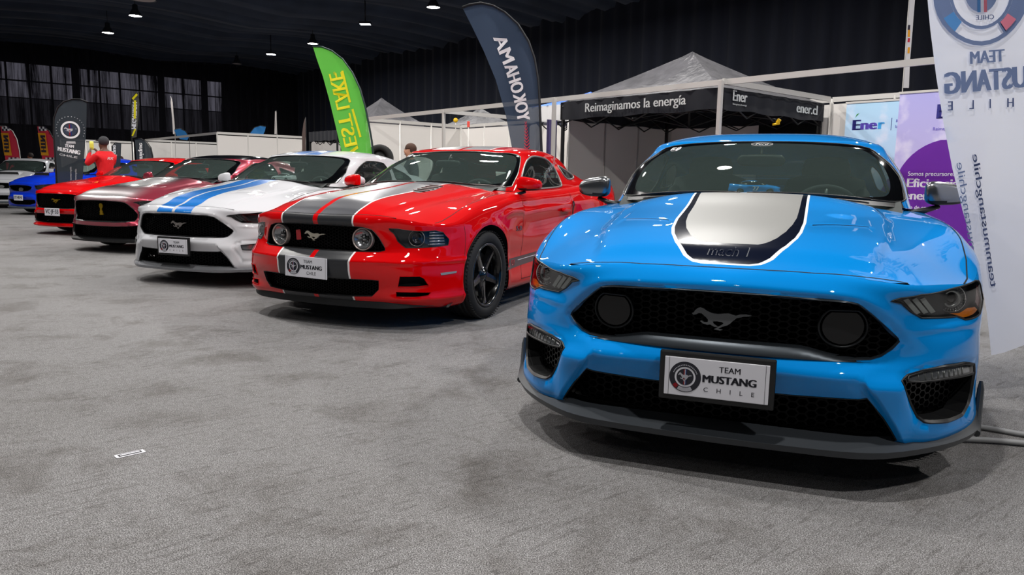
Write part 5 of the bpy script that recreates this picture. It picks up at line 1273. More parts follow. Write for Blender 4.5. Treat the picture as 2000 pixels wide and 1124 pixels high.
bell(28.2, 7.7, False, label='round unlit dusty lamp lens cut by the top edge of the photo', big=1.9, z=6.85)
bell(31.0, 8.2, label='lit bell lamp hanging just below the big unlit one'); bell(35.5, 8.3, label='lit bell lamp at the far left, lowest of the lit pair'); bell(22.0, 15.2, label='lit bell lamp left of the dark lettered flag tip')
bell(31.6, 15.5, label='lit bell lamp right above the tip of the green flag'); bell(40.1, 15.4, False, label='small unlit bell lamp in front of the far curtain'); 
flood(26.2, 15.0, 'bright white flood lamp high above the green flag'); flood(35.8, 15.4, 'small bright flood lamp left of the green flag tip')
for i, (r, n) in enumerate(NEAR_LAMPS): bell(r, n, e=LAMP_E*ROW_E[n], label='lit bell lamp hanging over the show cars above the top of the picture')['group'] = 'bell lamps over the show cars'

# ---------------------------------------------------------------- booths
PAN = mat('booth_panel', '#d6d2ce', rough=.55); ALU = mat('booth_aluminium', '#c9c6c2', rough=.4, metal=.2)
def wall_run(name, label, a, b_, z=2.44, nn=None, panels=True, rail=True, posts=True, face=1, pm=None):
    A_, B_ = hv(*a), hv(*b_); d = B_ - A_; Lg = d.length; nn = nn or max(1, round(Lg)); t = thing('booth_wall' if panels else 'overhead_beam', label, 'booth wall' if panels else 'beam', A_, math.atan2(d.y, d.x)); w_ = Lg/nn
    if panels:
        for i in range(nn): m = MB(); m.box((w_*(i + .5), 0, z/2 - .02), (w_ - .04, .012, z - .12), pm or PAN); m.build('panel', t)
    if posts:
        for i in range(nn + 1): m = MB(); m.lathe([(.022, 0), (.022, z), (0, z)], ALU, 8, M=Matrix.Translation((w_*i, 0, 0))); m.build('post', t)
    m = MB(); m.box((Lg/2, 0, z - .01), (Lg, .035, .075), ALU); m.build('top_rail', t)
    if panels: m = MB(); m.box((Lg/2, 0, .03), (Lg, .03, .05), ALU); m.build('bottom_rail', t)
    return t
wall_run('', 'long bare aluminium beam over the open front of the booths', (1.2, 8.85), (16.0, 9.1), nn=2, panels=False, posts=False)
for k, (r, n, lb) in enumerate(((6.05, 8.8, 'aluminium post standing in front of the black canopy'), (9.3, 8.85, 'aluminium post at the left corner of the black canopy'), (12.72, 9.05, 'aluminium post in the open booth left of the dark lettered flag'))):
    m = MB(); m.box((0, 0, 1.22), (.055, .055, 2.44), ALU, bev=.004); o = m.build('booth_post'); o.location = hv(r, n); o.rotation_euler.z = RZ_N; tag(o, lb, 'post')
wall_run('', 'aluminium beam running back from the post by the black canopy', (6.05, 8.85), (6.05, 11.75), nn=1, panels=False, posts=False)
wall_run('', 'thin beam running back over the open booth behind the red car', (12.8, 9.1), (12.8, 11.9), nn=1, panels=False, posts=False)
wall_run('', 'white panel wall behind the two hanging posters', (2.2, 11.85), (6.05, 11.85))
wall_run('', 'white panel wall behind the black canopy', (6.1, 11.9), (9.25, 11.9), nn=3)
wall_run('', 'white side wall left of the black canopy', (9.3, 9.2), (9.3, 11.9), nn=3)
wall_run('', 'white panel wall at the back of the open booth behind the red car', (9.35, 11.95), (16.0, 11.95), nn=7)
wall_run('', 'white side wall between the green flag and the open booth', (16.05, 9.2), (16.05, 11.95), nn=3)
wall_run('', 'white panel wall behind the white striped car', (25.2, 8.95), (25.2, 12.0), nn=3); wall_run('', 'white panel wall continuing behind the green flag', (16.1, 12.4), (25.2, 12.2), nn=9)
wall_run('', 'white panel wall far behind the red car with gold emblem', (33.5, 9.0), (33.5, 13), nn=4); wall_run('', 'farthest white panel wall near the dark end curtain', (36.5, 6.5), (36.5, 9.3), nn=3)
wall_run('', 'bare beam joining the two far white walls', (25.2, 9.0), (33.5, 9.0), nn=1, panels=False, posts=False)

# hanging posters
def gradient(name, top, bot, cloud, z0, z1, axis=2):
    mm = mat(name, top, rough=.6); nt = mm.node_tree; b = nt.nodes['Principled BSDF']; tc = nt.nodes.new('ShaderNodeTexCoord'); sx = nt.nodes.new('ShaderNodeSeparateXYZ'); mr = nt.nodes.new('ShaderNodeMapRange'); mr.inputs[1].default_value = z0; mr.inputs[2].default_value = z1
    mx = nt.nodes.new('ShaderNodeMix'); mx.data_type = 'RGBA'; mx.inputs['A'].default_value = srgb(bot); mx.inputs['B'].default_value = srgb(top); n = nt.nodes.new('ShaderNodeTexNoise'); n.inputs['Scale'].default_value = 2.2; n.inputs['Detail'].default_value = 6; rp = nt.nodes.new('ShaderNodeMapRange'); rp.inputs[1].default_value = .5; rp.inputs[2].default_value = .72
    m2 = nt.nodes.new('ShaderNodeMix'); m2.data_type = 'RGBA'; m2.inputs['B'].default_value = srgb(cloud); L = nt.links
    L.new(tc.outputs['Object'], sx.inputs[0]); L.new(sx.outputs[axis], mr.inputs[0]); L.new(mr.outputs[0], mx.inputs['Factor']); L.new(tc.outputs['Object'], n.inputs[0]); L.new(n.outputs['Fac'], rp.inputs[0]); L.new(rp.outputs[0], m2.inputs['Factor']); L.new(mx.outputs['Result'], m2.inputs['A']); L.new(m2.outputs['Result'], b.inputs['Base Color']); return mm
PUR = mat('poster_purple', '#8a35c4', rough=.55); PTX = mat('poster_white_ink', '#f2edf8', rough=.5); PNV = mat('poster_navy_ink', '#24237a', rough=.5); PGR = mat('poster_green_ink', '#4fb04a', rough=.5); PCY = mat('poster_cyan_ink', '#3aa0e0', rough=.5); PVI = mat('poster_violet_ink', '#5a46b8', rough=.5)
def poster(label, r, n, w, h, z1, top, bot, nm):
    t = thing('hanging_poster', label, 'poster', hv(r, n, z1 - h), math.atan2(-RA.y, -RA.x)); m = MB(); m.box((w/2, 0, h/2), (w, .012, h), gradient(nm, top, bot, '#e9e4f2', 0, h)); m.box((w/2, 0, h + .01), (w + .03, .03, .03), ALU); m.build('poster_sheet', t); return t
def pf(x, z, dy=-.009): return frame((x, dy, z), (1, 0, 0), (0, 0, 1))
t = poster('pale blue sky poster with a violet logo word and two round icons', 5.75, 11.72, 1.15, 2.2, 2.34, '#a9cfea', '#c9d0ec', 'poster_blue_sky')
m = MB()
for k, (ch, mt) in enumerate((('E', PNV), ('n', PVI), ('e', PVI), ('r', PCY))): m.text(ch, pf(.18 + .125*k, 1.86), mt, h=.16 if ch == 'E' else .155, width=.10 if ch != 'r' else .07, bold=.10)
m.prism([(.15, 1.98), (.21, 2.045), (.17, 2.03)], 0, PGR, M=frame((0, -.009, 0), (1, 0, 0), (0, 0, 1))); m.box((.70, -.009, 1.86), (.006, .002, .18), PNV)
m.text('Reimaginamos', pf(.76, 1.90), PVI, h=.045, width=.34, align='LEFT'); m.text('la energía', pf(.76, 1.82), PVI, h=.045, width=.25, align='LEFT')
for x, mt in ((.17, PNV), (.33, PCY)): m.prism(ring(.055, 24, (x, 1.58)), 0, mt, M=frame((0, -.0088, 0), (1, 0, 0), (0, 0, 1))); m.text('in' if x < .2 else 'o', pf(x, 1.58, -.0096), PTX, h=.045)
m.prism([(.55, .2), (.60, .80), (.68, 1.0), (.78, 1.13), (1.14, 1.20), (1.14, .2)], 0, PUR, M=frame((0, -.0085, 0), (1, 0, 0), (0, 0, 1))); m.text('de', pf(1.06, .86, -.0096), PTX, h=.07, bold=.06); m.build('poster_print', t)
t = poster('violet poster with large white words behind the right mirror of the blue car', 4.70, 11.1, 1.15, 2.3, 2.36, '#a7a3dc', '#cfc0e2', 'poster_violet_sky')
m = MB(); arc = [(.02, .02), (.02, .95)] + [(.02 + .72*(1 - math.cos(a)), .95 + .72*math.sin(a)) for a in np.linspace(.1, 1.35, 10)] + [(1.13, 1.66), (1.13, .02)]
m.prism(arc, 0, PUR, M=frame((0, -.0085, 0), (1, 0, 0), (0, 0, 1)))
m.text('Ener', pf(.50, 2.02), PNV, h=.20, width=.46, bold=.09, align='LEFT'); m.text('Reimaginamos', pf(.47, 1.80), PVI, h=.045, width=.34, align='LEFT')
m.text('Somos precursores', pf(.20, 1.20), PTX, h=.062, width=.60, align='LEFT'); m.text('Eficiencia', pf(.19, 1.07), PTX, h=.125, width=.66, bold=.045, align='LEFT'); m.text('energética', pf(.17, .90), PTX, h=.125, width=.72, bold=.045, align='LEFT'); m.text('uso de energía', pf(.20, .74), PTX, h=.05, width=.42, align='LEFT'); m.text('12', pf(.24, .56), PTX, h=.08, bold=.06); m.text('ventas@ener.cl', pf(.50, .36), PTX, h=.05, width=.46, align='LEFT'); m.build('poster_print', t)

# ---------------------------------------------------------------- canopies
TENT = cloth('tent_black', '#14161d', '#1e2028', scale=3); ROOFG = cloth('tent_roof_grey', '#2b2b2f', '#66656a', scale=5, rough=.55, bump=(5, .8, .035), stretch=(1, 1, .25))
def canopy(label, r, n, w, dpt, ze, zp, roofm, valm, lean=(0, 0), text=False, legs=True, vh=.28, roof_h=None):
    """pop-up canopy with pyramid roof; local x along RA, y along NA"""
    t = thing('canopy_tent', label, 'canopy', hv(r, n), RZ_R - 0); s_ = -1                            # local y is -NA side; mirror below
    def W(a, b_, z): return (a, -b_, z)
    nn = 12; V = []; F = []
    m = MB()
    cs = [(0, 0), (w, 0), (w, dpt), (0, dpt)]; pk = (w/2, dpt/2)
    for f in range(4):
        a, b_ = cs[f], cs[(f+1) % 4]; base = len(V)
        for i in range(nn + 1):
            tt = i/nn
            for j in range(nn + 1):
                q = j/nn; x = (a[0]*(1-q) + b_[0]*q)*(1-tt) + pk[0]*tt; y = (a[1]*(1-q) + b_[1]*q)*(1-tt) + pk[1]*tt
                z = ze + (zp - ze)*(tt**1.12) - .05*math.sin(PI*q)*math.sin(PI*min(1, tt*1.2)) + .012*math.sin(j*2.1 + i*1.7 + f)*(0 < j < nn)
                V.append(W(x, y, z))
        F += [(base + i*(nn+1) + j, base + i*(nn+1) + j + 1, base + (i+1)*(nn+1) + j + 1, base + (i+1)*(nn+1) + j) for i in range(nn) for j in range(nn)]
    m.add(V, F, roofm, smooth=True); m.build('canopy_roof', t)
    m = MB(); V = []; F = []
    for f in range(4):
        a, b_ = cs[f], cs[(f+1) % 4]; base = len(V)
        for j in range(25):
            q = j/24; x = a[0]*(1-q) + b_[0]*q; y = a[1]*(1-q) + b_[1]*q; k = .010*math.sin(j*1.9 + f)
            for z in (ze + .005, ze - vh*.5, ze - vh + .012*math.sin(j*.8)): V.append(W(x + k*(a[0] == b_[0]), y + k*(a[1] == b_[1]), z))
        F += [(base + 3*j + i, base + 3*j + 3 + i, base + 3*j + 4 + i, base + 3*j + 1 + i) for j in range(24) for i in (0, 1)]
    m.add(V, F, valm, smooth=True); v = m.build('valance', t)
    for k, c in enumerate(cs):
        m = MB(); m.box(W(c[0] + (.03 if c[0] == 0 else -.03), c[1] + (.03 if c[1] == 0 else -.03), (ze - .02)/2), (.045, .045, ze - .02), BLK); m.build('leg', t)
    m = MB()
    for f in range(4):                                                # scissor truss under each side
        a, b_ = cs[f], cs[(f+1) % 4]; i_ = .04
        P_ = lambda q, z: W(a[0]*(1-q) + b_[0]*q + (i_ if a[0] == b_[0] == 0 else -i_ if a[0] == b_[0] else 0), a[1]*(1-q) + b_[1]*q + (i_ if a[1] == b_[1] == 0 else -i_ if a[1] == b_[1] else 0), z)
        for k in range(4):
            q0, q1 = k/4, (k+1)/4; m.cyl(P_(q0, ze - .06), P_(q1, ze - .36), .012, BLK, 5); m.cyl(P_(q0, ze - .36), P_(q1, ze - .06), .012, BLK, 5)
    for a in ((0, dpt/2, w, dpt/2), (w/2, 0, w/2, dpt)):
        m.cyl(W(a[0], a[1], ze - .33), W(pk[0], pk[1], ze - .10), .012, BLK, 5); m.cyl(W(a[2], a[3], ze - .33), W(pk[0], pk[1], ze - .10), .012, BLK, 5); m.cyl(W(a[0], a[1], ze - .05), W(pk[0], pk[1], ze - .38), .012, BLK, 5); m.cyl(W(a[2], a[3], ze - .05), W(pk[0], pk[1], ze - .38), .012, BLK, 5)
    m.cyl(W(pk[0], pk[1], ze - .4), W(pk[0], pk[1], zp - .02), .02, BLK, 6); m.build('truss', t)
    return t, v, W
t, v, W = canopy('black canopy with grey peaked roof and white words on its valance', 6.12, 8.93, 3.1, 2.8, 2.36, 3.16, ROOFG, TENT)
VT_ = mat('valance_white_ink', '#e9ecec', rough=.6)
# words: the front face is local y = 0 seen from +y, so text runs along -x
m = MB(); Fm = lambda x, z: frame((x, .016, z), (-1, 0, 0), (0, 0, 1))
m.text('Reimaginamos la energía', Fm(1.55, 2.235), VT_, h=.145, width=1.95, bold=.03)
Gm = lambda y, z: frame((-.016, y, z), (0, -1, 0), (0, 0, 1)); m.text('Éner', Gm(-.42, 2.27), VT_, h=.15, width=.34, bold=.05); m.text('Reimaginamos la energía', Gm(-.42, 2.165), VT_, h=.025, width=.34, bold=.03); m.text('ener.cl', Gm(-2.25, 2.235), VT_, h=.15, width=.62, bold=.06); m.build('valance_print', v)
YEL = mat('yellow_plastic', '#e8b90c', rough=.4)
m = MB(); m.box((0, 0, 0), (.05, .05, .07), YEL, rot=(.3, .5, 0), bev=.01); m.cyl((.02, 0, -.03), (-.08, .02, -.05), .018, YEL, 8); o = m.build('yellow_clamp'); o.location = hv(6.06, 10.3, 2.0); tag(o, 'small yellow clamp hanging under the valance of the black canopy', 'clamp')
m = MB(); m.box((0, 0, .0), (1.05, .08, 1.35), mat('screen_black', '#07080a', rough=.2), bev=.01); m.box((0, -.05, .62), (1.05, .02, .03), BLK)
o = m.build('display_screen'); o.location = hv(6.75, 11.78, 1.45); o.rotation_euler.z = RZ_R; tag(o, 'large black display panel under the right side of the black canopy', 'screen')
canopy('low black canopy with a pale roof edge, half hidden by the green flag', 20.2, 10.6, 1.8, 1.4, 2.42, 2.5, mat('canopy_pale', '#c9c6c4', rough=.6), TENT)
canopy('small grey peaked tent roof right of the green flag', 16.9, 9.8, 1.6, 1.6, 2.5, 3.15, ROOFG, ROOFG, vh=.12)
canopy('small grey peaked tent roof behind the open booth', 15.75, 12.2, 1.5, 1.5, 2.5, 3.0, ROOFG, ROOFG, vh=.12)
canopy('tent with a bright blue roof behind the dark lettered flag', 9.45, 9.6, 1.4, 2.0, 2.42, 2.74, mat('tent_blue', '#3f74d8', rough=.6), mat('tent_white', '#dcdcdc', rough=.6))
# purple strip and folded sheet beside the canopy
m = MB(); m.box((0, 0, 1.05), (.02, .22, 2.1), mat('roll_up_violet', '#4a4070', rough=.6)); m.box((0, 0, .02), (.2, .3, .04), ALU); o = m.build('roll_up_banner'); o.location = hv(9.5, 9.0); o.rotation_euler.z = RZ_R; tag(o, 'narrow violet roll-up banner at the left leg of the black canopy', 'banner')

# ---------------------------------------------------------------- feather flags
def flag(name, label, outline, Y, cols, pole, prints=None, ripple=.02, sleeve=None, group=None, yaw=0, base_z=0, hidden_pole=False, cat='flag', d=.09):
    """cloth sheet hung from a bent pole; outline and pole are read off the photo at the flag's own distance"""
    base = at(pole[-1][0], pole[-1][1], Y); t = thing(name, label, cat, (base[0], Y, 0), group=group)
    def loc(p): q = at(p[0], p[1], Y); return np.array([q[0] - base[0], q[2]])
    O = np.array([loc(p) for p in outline]); vv, T, c = tess(O, d=d)
    f = lambda P: np.stack([P[:, 0], ripple*np.sin(P[:, 1]*2.1 + P[:, 0]*5) + ripple*.6*np.sin(P[:, 0]*11 + P[:, 1]*.8), P[:, 1]], 1)
    m = MB(); m.add(f(vv), [tuple(x)[::-1] for x in T], cols, smooth=True); sh = m.build('flag_cloth', t)
    P = np.array([loc(p) for p in pole]); P3 = np.stack([P[:, 0], ripple*np.sin(P[:, 1]*2.1 + P[:, 0]*5) + ripple*.6*np.sin(P[:, 0]*11 + P[:, 1]*.8), P[:, 1]], 1)
    if P3[-1, 2] > .1: P3 = np.concatenate([P3, [[P3[-1, 0] + .01, 0, .03]]])
    m = MB(); m.tube(P3, [(.010 + .012*i/len(P3))*(.6 if d > .15 or 'edge-on' in label else 1) for i in range(len(P3))], ALU if ('edge' in label and 'dark' not in label) else BLK, 8); m.build('pole', t)
    if sleeve:
        m = MB(); m.tube(P3[:sleeve[1]], sleeve[2], sleeve[0], 8, flat=.35); m.build('sleeve', t)
    m = MB(); m.box((P3[-1, 0], 0, .012), (.5, .06, .02), BLK); m.box((P3[-1, 0], 0, .012), (.06, .5, .02), BLK); m.build('flag_foot', t)
    if prints:
        m = MB()
        def A2(p, q, hpx=None, mirror=True, dz=.009 if Y < 17 else .025):
            """frame with x from pixel p to pixel q and y to the right of it (a print seen from behind)"""
            a, b_ = loc(p), loc(q); x = b_ - a; Lx = np.linalg.norm(x); x = x/Lx; y = np.array([x[1], -x[0]]) if mirror else np.array([-x[1], x[0]])
            def fn(V):
                P = a + V[:, :1]*x + V[:, 1:2]*y; W_ = f(P); W_[:, 1] -= dz + V[:, 2]; return W_
            return fn, Lx, 1477/Y
        prints(m, A2); m.build('flag_print', sh)
    return t
GRN = cloth('flag_green', '#5fc048', '#78d058', transp=.04, scale=2); GRND = mat('flag_green_sleeve', '#173a35', rough=.7); NVY = cloth('flag_slate', '#39465a', '#2f3b4e', transp=.10, scale=2); NVS = mat('flag_slate_sleeve', '#191b20', rough=.7); YLW = mat('flag_yellow_ink', '#f3e60f', rough=.6); WHI = mat('flag_white_ink', '#e6e6ea', rough=.6); RDI = mat('flag_red_ink', '#c8203c', rough=.6)
def pr(m, A2):
    fn, L, k = A2((678, 345), (650, 140)); hh = 30/k
    def g(V): V = V.copy(); V[:, 0] += L/2; return fn(V)
    m.text('WEST', lambda: 0, YLW, h=1) if 0 else None
    def put(txt, p, q, h, mt, bold=.06, dz=.004, off=0):
        fn, L, k = A2(p, q)
        def g(V): V = V.copy(); V[:, 0] += L/2; V[:, 1] += off/k; return fn(V)
        m.text(txt, None, mt, h=h/k, width=L*.98, bold=bold, fn=g)
    put('WEST', (700, 330), (674, 222), 27, YLW, .035, off=-5); put('LAKE', (673, 212), (657, 142), 27, YLW, .035, off=-4)
    for a, b_ in (((704, 268), (688, 213)), ((683, 200), (668, 138))):
        fn, L, k = A2(a, b_); h = 2.2/k; m.add(fn(np.array([(0, -h, 0), (L, -h, 0), (L, h, 0), (0, h, 0)])), [(0, 1, 2, 3)], YLW)
    put('®', (653, 146), (652, 140), 5, YLW, bold=.02)
flag('feather_flag', 'tall green feather flag with yellow letters', [(610, 90), (628, 92), (648, 100), (668, 116), (688, 143), (703, 175), (713, 210), (719, 245), (723, 275), (727, 305), (731, 340), (680, 345), (668, 300), (655, 245), (643, 195), (630, 148), (618, 115)], 13.0, GRN,
     [(610, 90), (628, 91), (648, 99), (669, 115), (689, 142), (704, 174), (714, 209), (721, 245), (726, 275), (729, 305), (735, 345), (742, 420)], pr, sleeve=(GRND, 11, .030), ripple=.03)
def pr(m, A2):
    def put(txt, p, q, h, mt, bold=.06, dz=.004, off=0):
        fn, L, k = A2(p, q)
        def g(V):
            V = V.copy(); V[:, 0] += L/2; s_ = V[:, 0]/L; V[:, 1] += off/k + (s_ - .5)**2*-22/k*0; return fn(V)
        m.text(txt, None, mt, h=h/k, width=L*.98, bold=bold, fn=g)
    put('YOK', (1022, 236), (1012, 183), 25, WHI, .05); put('OHA', (1011, 181), (995, 126), 25, WHI, .05); put('MA', (993, 122), (973, 70), 25, WHI, .05)
    fn, L, k = A2((1030, 292), (1027, 238)); 
    for i in range(9):
        a = i/9*L; h = (11 - i*.9)/k; 
        for s_ in (1, -1): m.add(fn(np.array([(a, -h*.05 + 0, 0), (a + .10*L, s_*h*.5 - h*.05, 0), (a + .14*L, s_*h*.5 - h*.05, 0), (a + .05*L, -h*.05, 0)])), [(0, 1, 2, 3)], RDI)
flag('feather_flag', 'tall dark slate feather flag with white letters and a red mark', [(903, 14), (918, 9), (940, 7), (962, 12), (985, 25), (1010, 50), (1030, 82), (1042, 115), (1049, 155), (1052, 200), (1054, 250), (1056, 300), (1058, 350), (1010, 350), (1000, 290), (988, 225), (968, 155), (945, 100), (922, 52)], 11.3, NVY,
     [(903, 13), (918, 8), (940, 6), (963, 11), (986, 24), (1012, 49), (1032, 81), (1044, 115), (1051, 155), (1054, 200), (1056, 250), (1058, 300), (1060, 350), (1062, 450)], pr, sleeve=(NVS, 13, .042), ripple=.03)
DKF = cloth('flag_charcoal', '#3a4148', '#30363d', transp=.03, scale=2)
def roundfn(m, fn, r, mats):
    """club badge drawn through a mapping function; u right-hand side mirrored by fn itself"""
    class Sub(MB): pass
    s = MB(); roundel(s, Matrix.Identity(4), r, mats[0], mats[1]); 
    V = np.concatenate(s.v); m.add(fn(V), s.f, [s.mats[k] for k in s.m])
def pr(m, A2):
    def put(txt, p, q, h, mt, bold=.06, dz=.004, mirror=False):
        fn, L, k = A2(p, q, mirror=mirror)
        def g(V): V = V.copy(); V[:, 0] += L/2; return fn(V)
        m.text(txt, None, mt, h=h/k, width=L, bold=bold, fn=g)
    fn, L, k = A2((138, 254), (158, 254), mirror=False)
    s = MB(); rr = 18/k; I = Matrix.Identity(4); band(s, rr*.72, rr*.92, WHI, I); band(s, 0, rr*.62, mat('flag_badge_navy', '#253047'), I)
    s.prism([(-.12*rr, -.6*rr), (0, -.6*rr), (0, .6*rr), (-.12*rr, .6*rr)], 0, REDI, I @ Matrix.Translation((0, 0, .001))); s.prism([(0, -.6*rr), (.12*rr, -.6*rr), (.12*rr, .6*rr), (0, .6*rr)], 0, BLUI, I @ Matrix.Translation((0, 0, .001))); s.prism([(p[0]*rr*.6, p[1]*rr*.4) for p in PONY], 0, WHI, I @ Matrix.Translation((0, 0, .002))); s.prism([(-.45*rr, -1.45*rr), (.45*rr, -1.45*rr), (.4*rr, -1.2*rr), (-.4*rr, -1.2*rr)], 0, WHI, I)
    for i in range(20):
        a = PI*(-.15 + 1.3*i/19); s.prism(ring(rr*.05, 5, (1.4*rr*math.cos(a), 1.4*rr*math.sin(a))), 0, WHI, I)
    m.add(fn(np.concatenate(s.v)), s.f, [s.mats[k_] for k_ in s.m])
    put('TEAM', (130, 285), (145, 287), 6, WHI); put('MUSTANG', (115, 291), (156, 299), 8, WHI, .1); put('CHILE', (118, 302), (152, 308), 4, WHI, .02)
    put('teammustangchile', (141, 352), (141, 326), 3, WHI, .02); put('mustangchile', (150, 352), (150, 330), 3, WHI, .02)
flag('feather_flag', 'charcoal feather flag with a white round badge behind the red cars', [(170, 198), (158, 195), (140, 194), (125, 200), (115, 212), (108, 232), (107, 260), (109, 352), (110, 400), (160, 400), (162, 352), (164, 300), (167, 250)], 15.6, DKF, [(171, 199), (158, 194), (140, 193), (124, 199), (114, 211), (107, 231), (106, 260), (108, 352), (109, 440)], pr, sleeve=(NVS, 9, .03), ripple=.03)
FRED = mat('flag_red', '#d8304a', rough=.7); FOR = mat('flag_orange', '#eda21c', rough=.7); CHK = mat('flag_check_dark', '#2a2438', rough=.7)
def mk_red(dx):
    def pr(m, A2):
        fn, L, k = A2((12 + dx, 300), (10 + dx, 262), mirror=True); h = 9/k
        m.add(fn(np.array([(-.1*L, -h*.4, 0), (L*1.05, -h*.9, 0), (L*1.05, h*.9, 0), (-.1*L, h*1.3, 0)])), [(0, 1, 2, 3)], FOR)
        def g(V): V = V.copy(); V[:, 0] += L*.5; V[:, 1] += h*.2; return fn(V)
        m.text('HTN', None, CHK, h=11/k, width=L*.8, bold=.12, fn=lambda V: g(V) - np.array([0, .02, 0]))
        for (cx, cy, n0) in ((4, 252, 3), (17, 312, 4)):
            fn2, L2, k = A2((cx + dx, cy), (cx + 4 + dx, cy), mirror=False)
            for i in range(n0 + 1):
                for j in range(n0 - 1):
                    q = 4/k; x0 = i*q; y0 = -j*q; m.add(fn2(np.array([(x0, y0, 0), (x0 + q, y0, 0), (x0 + q, y0 + q, 0), (x0, y0 + q, 0)])), [(0, 1, 2, 3)], CHK if (i + j) % 2 else WHI)
    return pr
for dx, lb in ((0, 'red feather flag with orange panel at the left edge of the photo'), (72, 'red feather flag with orange panel just left of the charcoal flag')):
    flag('feather_flag', lb, [(0 + dx, 247), (12 + dx, 248), (24 + dx, 257), (32 + dx, 272), (37 + dx, 295), (41 + dx, 340), (14 + dx, 340), (8 + dx, 300), (2 + dx, 262)], 28.5, FRED, [(-1 + dx, 246), (12 + dx, 247), (25 + dx, 256), (33 + dx, 272), (38 + dx, 295), (42 + dx, 340), (44 + dx, 400)], mk_red(dx), ripple=.02, group=None)
def pr(m, A2):
    def put(txt, p, q, h, mt, bold=.06, dz=.004):
        fn, L, k = A2(p, q)
        def g(V): V = V.copy(); V[:, 0] += L/2; return fn(V)
        m.text(txt, None, mt, h=h/k, width=L, bold=bold, fn=g)
    put('MEGATRON', (262, 252), (263, 200), 9, WHI, .08)
    for a, b_, h in (((264, 232), (264, 196), 2.0), ((260, 266), (266, 252), 1.6), ((259, 194), (268, 184), 2)):
        fn, L, k = A2(a, b_); h /= k; m.add(fn(np.array([(0, -h, 0), (L, -h, 0), (L, h, 0), (0, h, 0)])), [(0, 1, 2, 3)], YLW)
flag('feather_flag', 'narrow black and yellow flag twisted on its pole by the end curtain', [(258, 190), (264, 184), (271, 181), (271, 200), (270, 230), (268, 268), (258, 270), (256, 240), (255, 205)], 24, cloth('flag_dark_grey', '#3a3935', '#6a6860', scale=9), [(273, 179), (265, 183), (258, 190), (255, 205), (256, 240), (258, 270), (259, 300), (260, 380)], pr, ripple=.04)
def uniq(dx, w_, mir=False):
    def pr(m, A2):
        fn, L, k = A2((272 + dx, 316) if not mir else (226, 316), (282 + dx, 282) if 0 else ((272 + dx, 280) if not mir else (226, 284)))
        def g(V): V = V.copy(); V[:, 0] += L/2; return fn(V)
        m.text('unique', None, WHI, h=9/k, width=L, bold=.06, fn=g)
    return pr
flag('feather_flag', 'round topped grey flag with white word behind the far red roof', [(263, 274), (275, 272), (286, 278), (294, 290), (297, 305), (298, 345), (268, 345), (266, 310)], 19.5, DKF, [(262, 273), (275, 271), (287, 277), (295, 289), (298, 305), (299, 345), (299, 400)], uniq(5, 1), ripple=.02)
flag('feather_flag', 'grey flag with white word right of the man in red', [(218, 287), (224, 281), (236, 279), (238, 281), (237, 310), (234, 345), (222, 345), (222, 300)], 19.8, DKF, [(238, 280), (226, 279), (219, 286), (220, 310), (221, 345), (221, 400)], uniq(0, 1, True), ripple=.02)
flag('feather_flag', 'thin white flag edge standing against the end curtain', [(334, 190), (337, 200), (340, 235), (341, 262), (338, 262), (336, 230), (333, 200)], 30, mat('flag_offwhite', '#cfc8c6', rough=.7), [(333, 188), (336, 200), (340, 235), (342, 262), (343, 330)], ripple=.01, d=.2)
flag('feather_flag', 'thin pale flag edge above the white panel wall', [(537, 217), (540, 219), (540, 262), (536, 262)], 27, mat('flag_offwhite', ''), [(539, 216), (541, 262), (541, 330)], ripple=.01, d=.2)
flag('feather_flag', 'thin dark flag edge at the corner of the low black canopy', [(596, 230), (597, 262), (597, 330), (590, 330), (590, 262), (593, 240)], 18, mat('flag_brown', '#4b403c', rough=.7), [(597, 229), (598, 262), (598, 330), (598, 400)], ripple=.01, d=.2)
BLF = mat('flag_sky_blue', '#2f86cf', rough=.6)
flag('feather_flag', 'small sky blue flag tip over the beam of the far booth', [(340, 254), (352, 252), (362, 257), (369, 268), (366, 274), (352, 272), (345, 265)], 29, BLF, [(340, 253), (352, 251), (363, 256), (370, 268), (371, 300), (371, 360)], ripple=.02, d=.2)
flag('feather_flag', 'small sky blue flag tip above the white panel wall', [(489, 260), (497, 250), (508, 246), (519, 248), (517, 256), (513, 264), (490, 264)], 28, BLF, [(520, 247), (508, 245), (497, 249), (488, 259), (488, 300), (488, 360)], ripple=.02, d=.2)
# narrow flag seen edge-on at the top right
def pr(m, A2):
    for (y0, y1, mt) in ((48, 58, CHK), (58, 72, FOR), (74, 82, RDI), (92, 104, FOR)):
        fn, L, k = A2((1776 - (y0 - 58)*.03, y1), (1777 - (y0 - 58)*.03, y0), dz=.004); h = 2.2/k; m.add(fn(np.array([(0, -h, 0), (L, -h, 0), (L, h, 0), (0, h, 0)])), [(0, 1, 2, 3)], mt)
flag('feather_flag', 'narrow white flag seen edge-on beside the violet poster', [(1779, -20), (1790, -20), (1784, 60), (1778, 120), (1775, 172), (1762, 172), (1768, 110), (1774, 40)], 13.2, mat('flag_white', '#dfdde2', rough=.7), [(1779, -22), (1774, 40), (1768, 110), (1762, 172), (1760, 300), (1760, 420)], pr, ripple=.02)
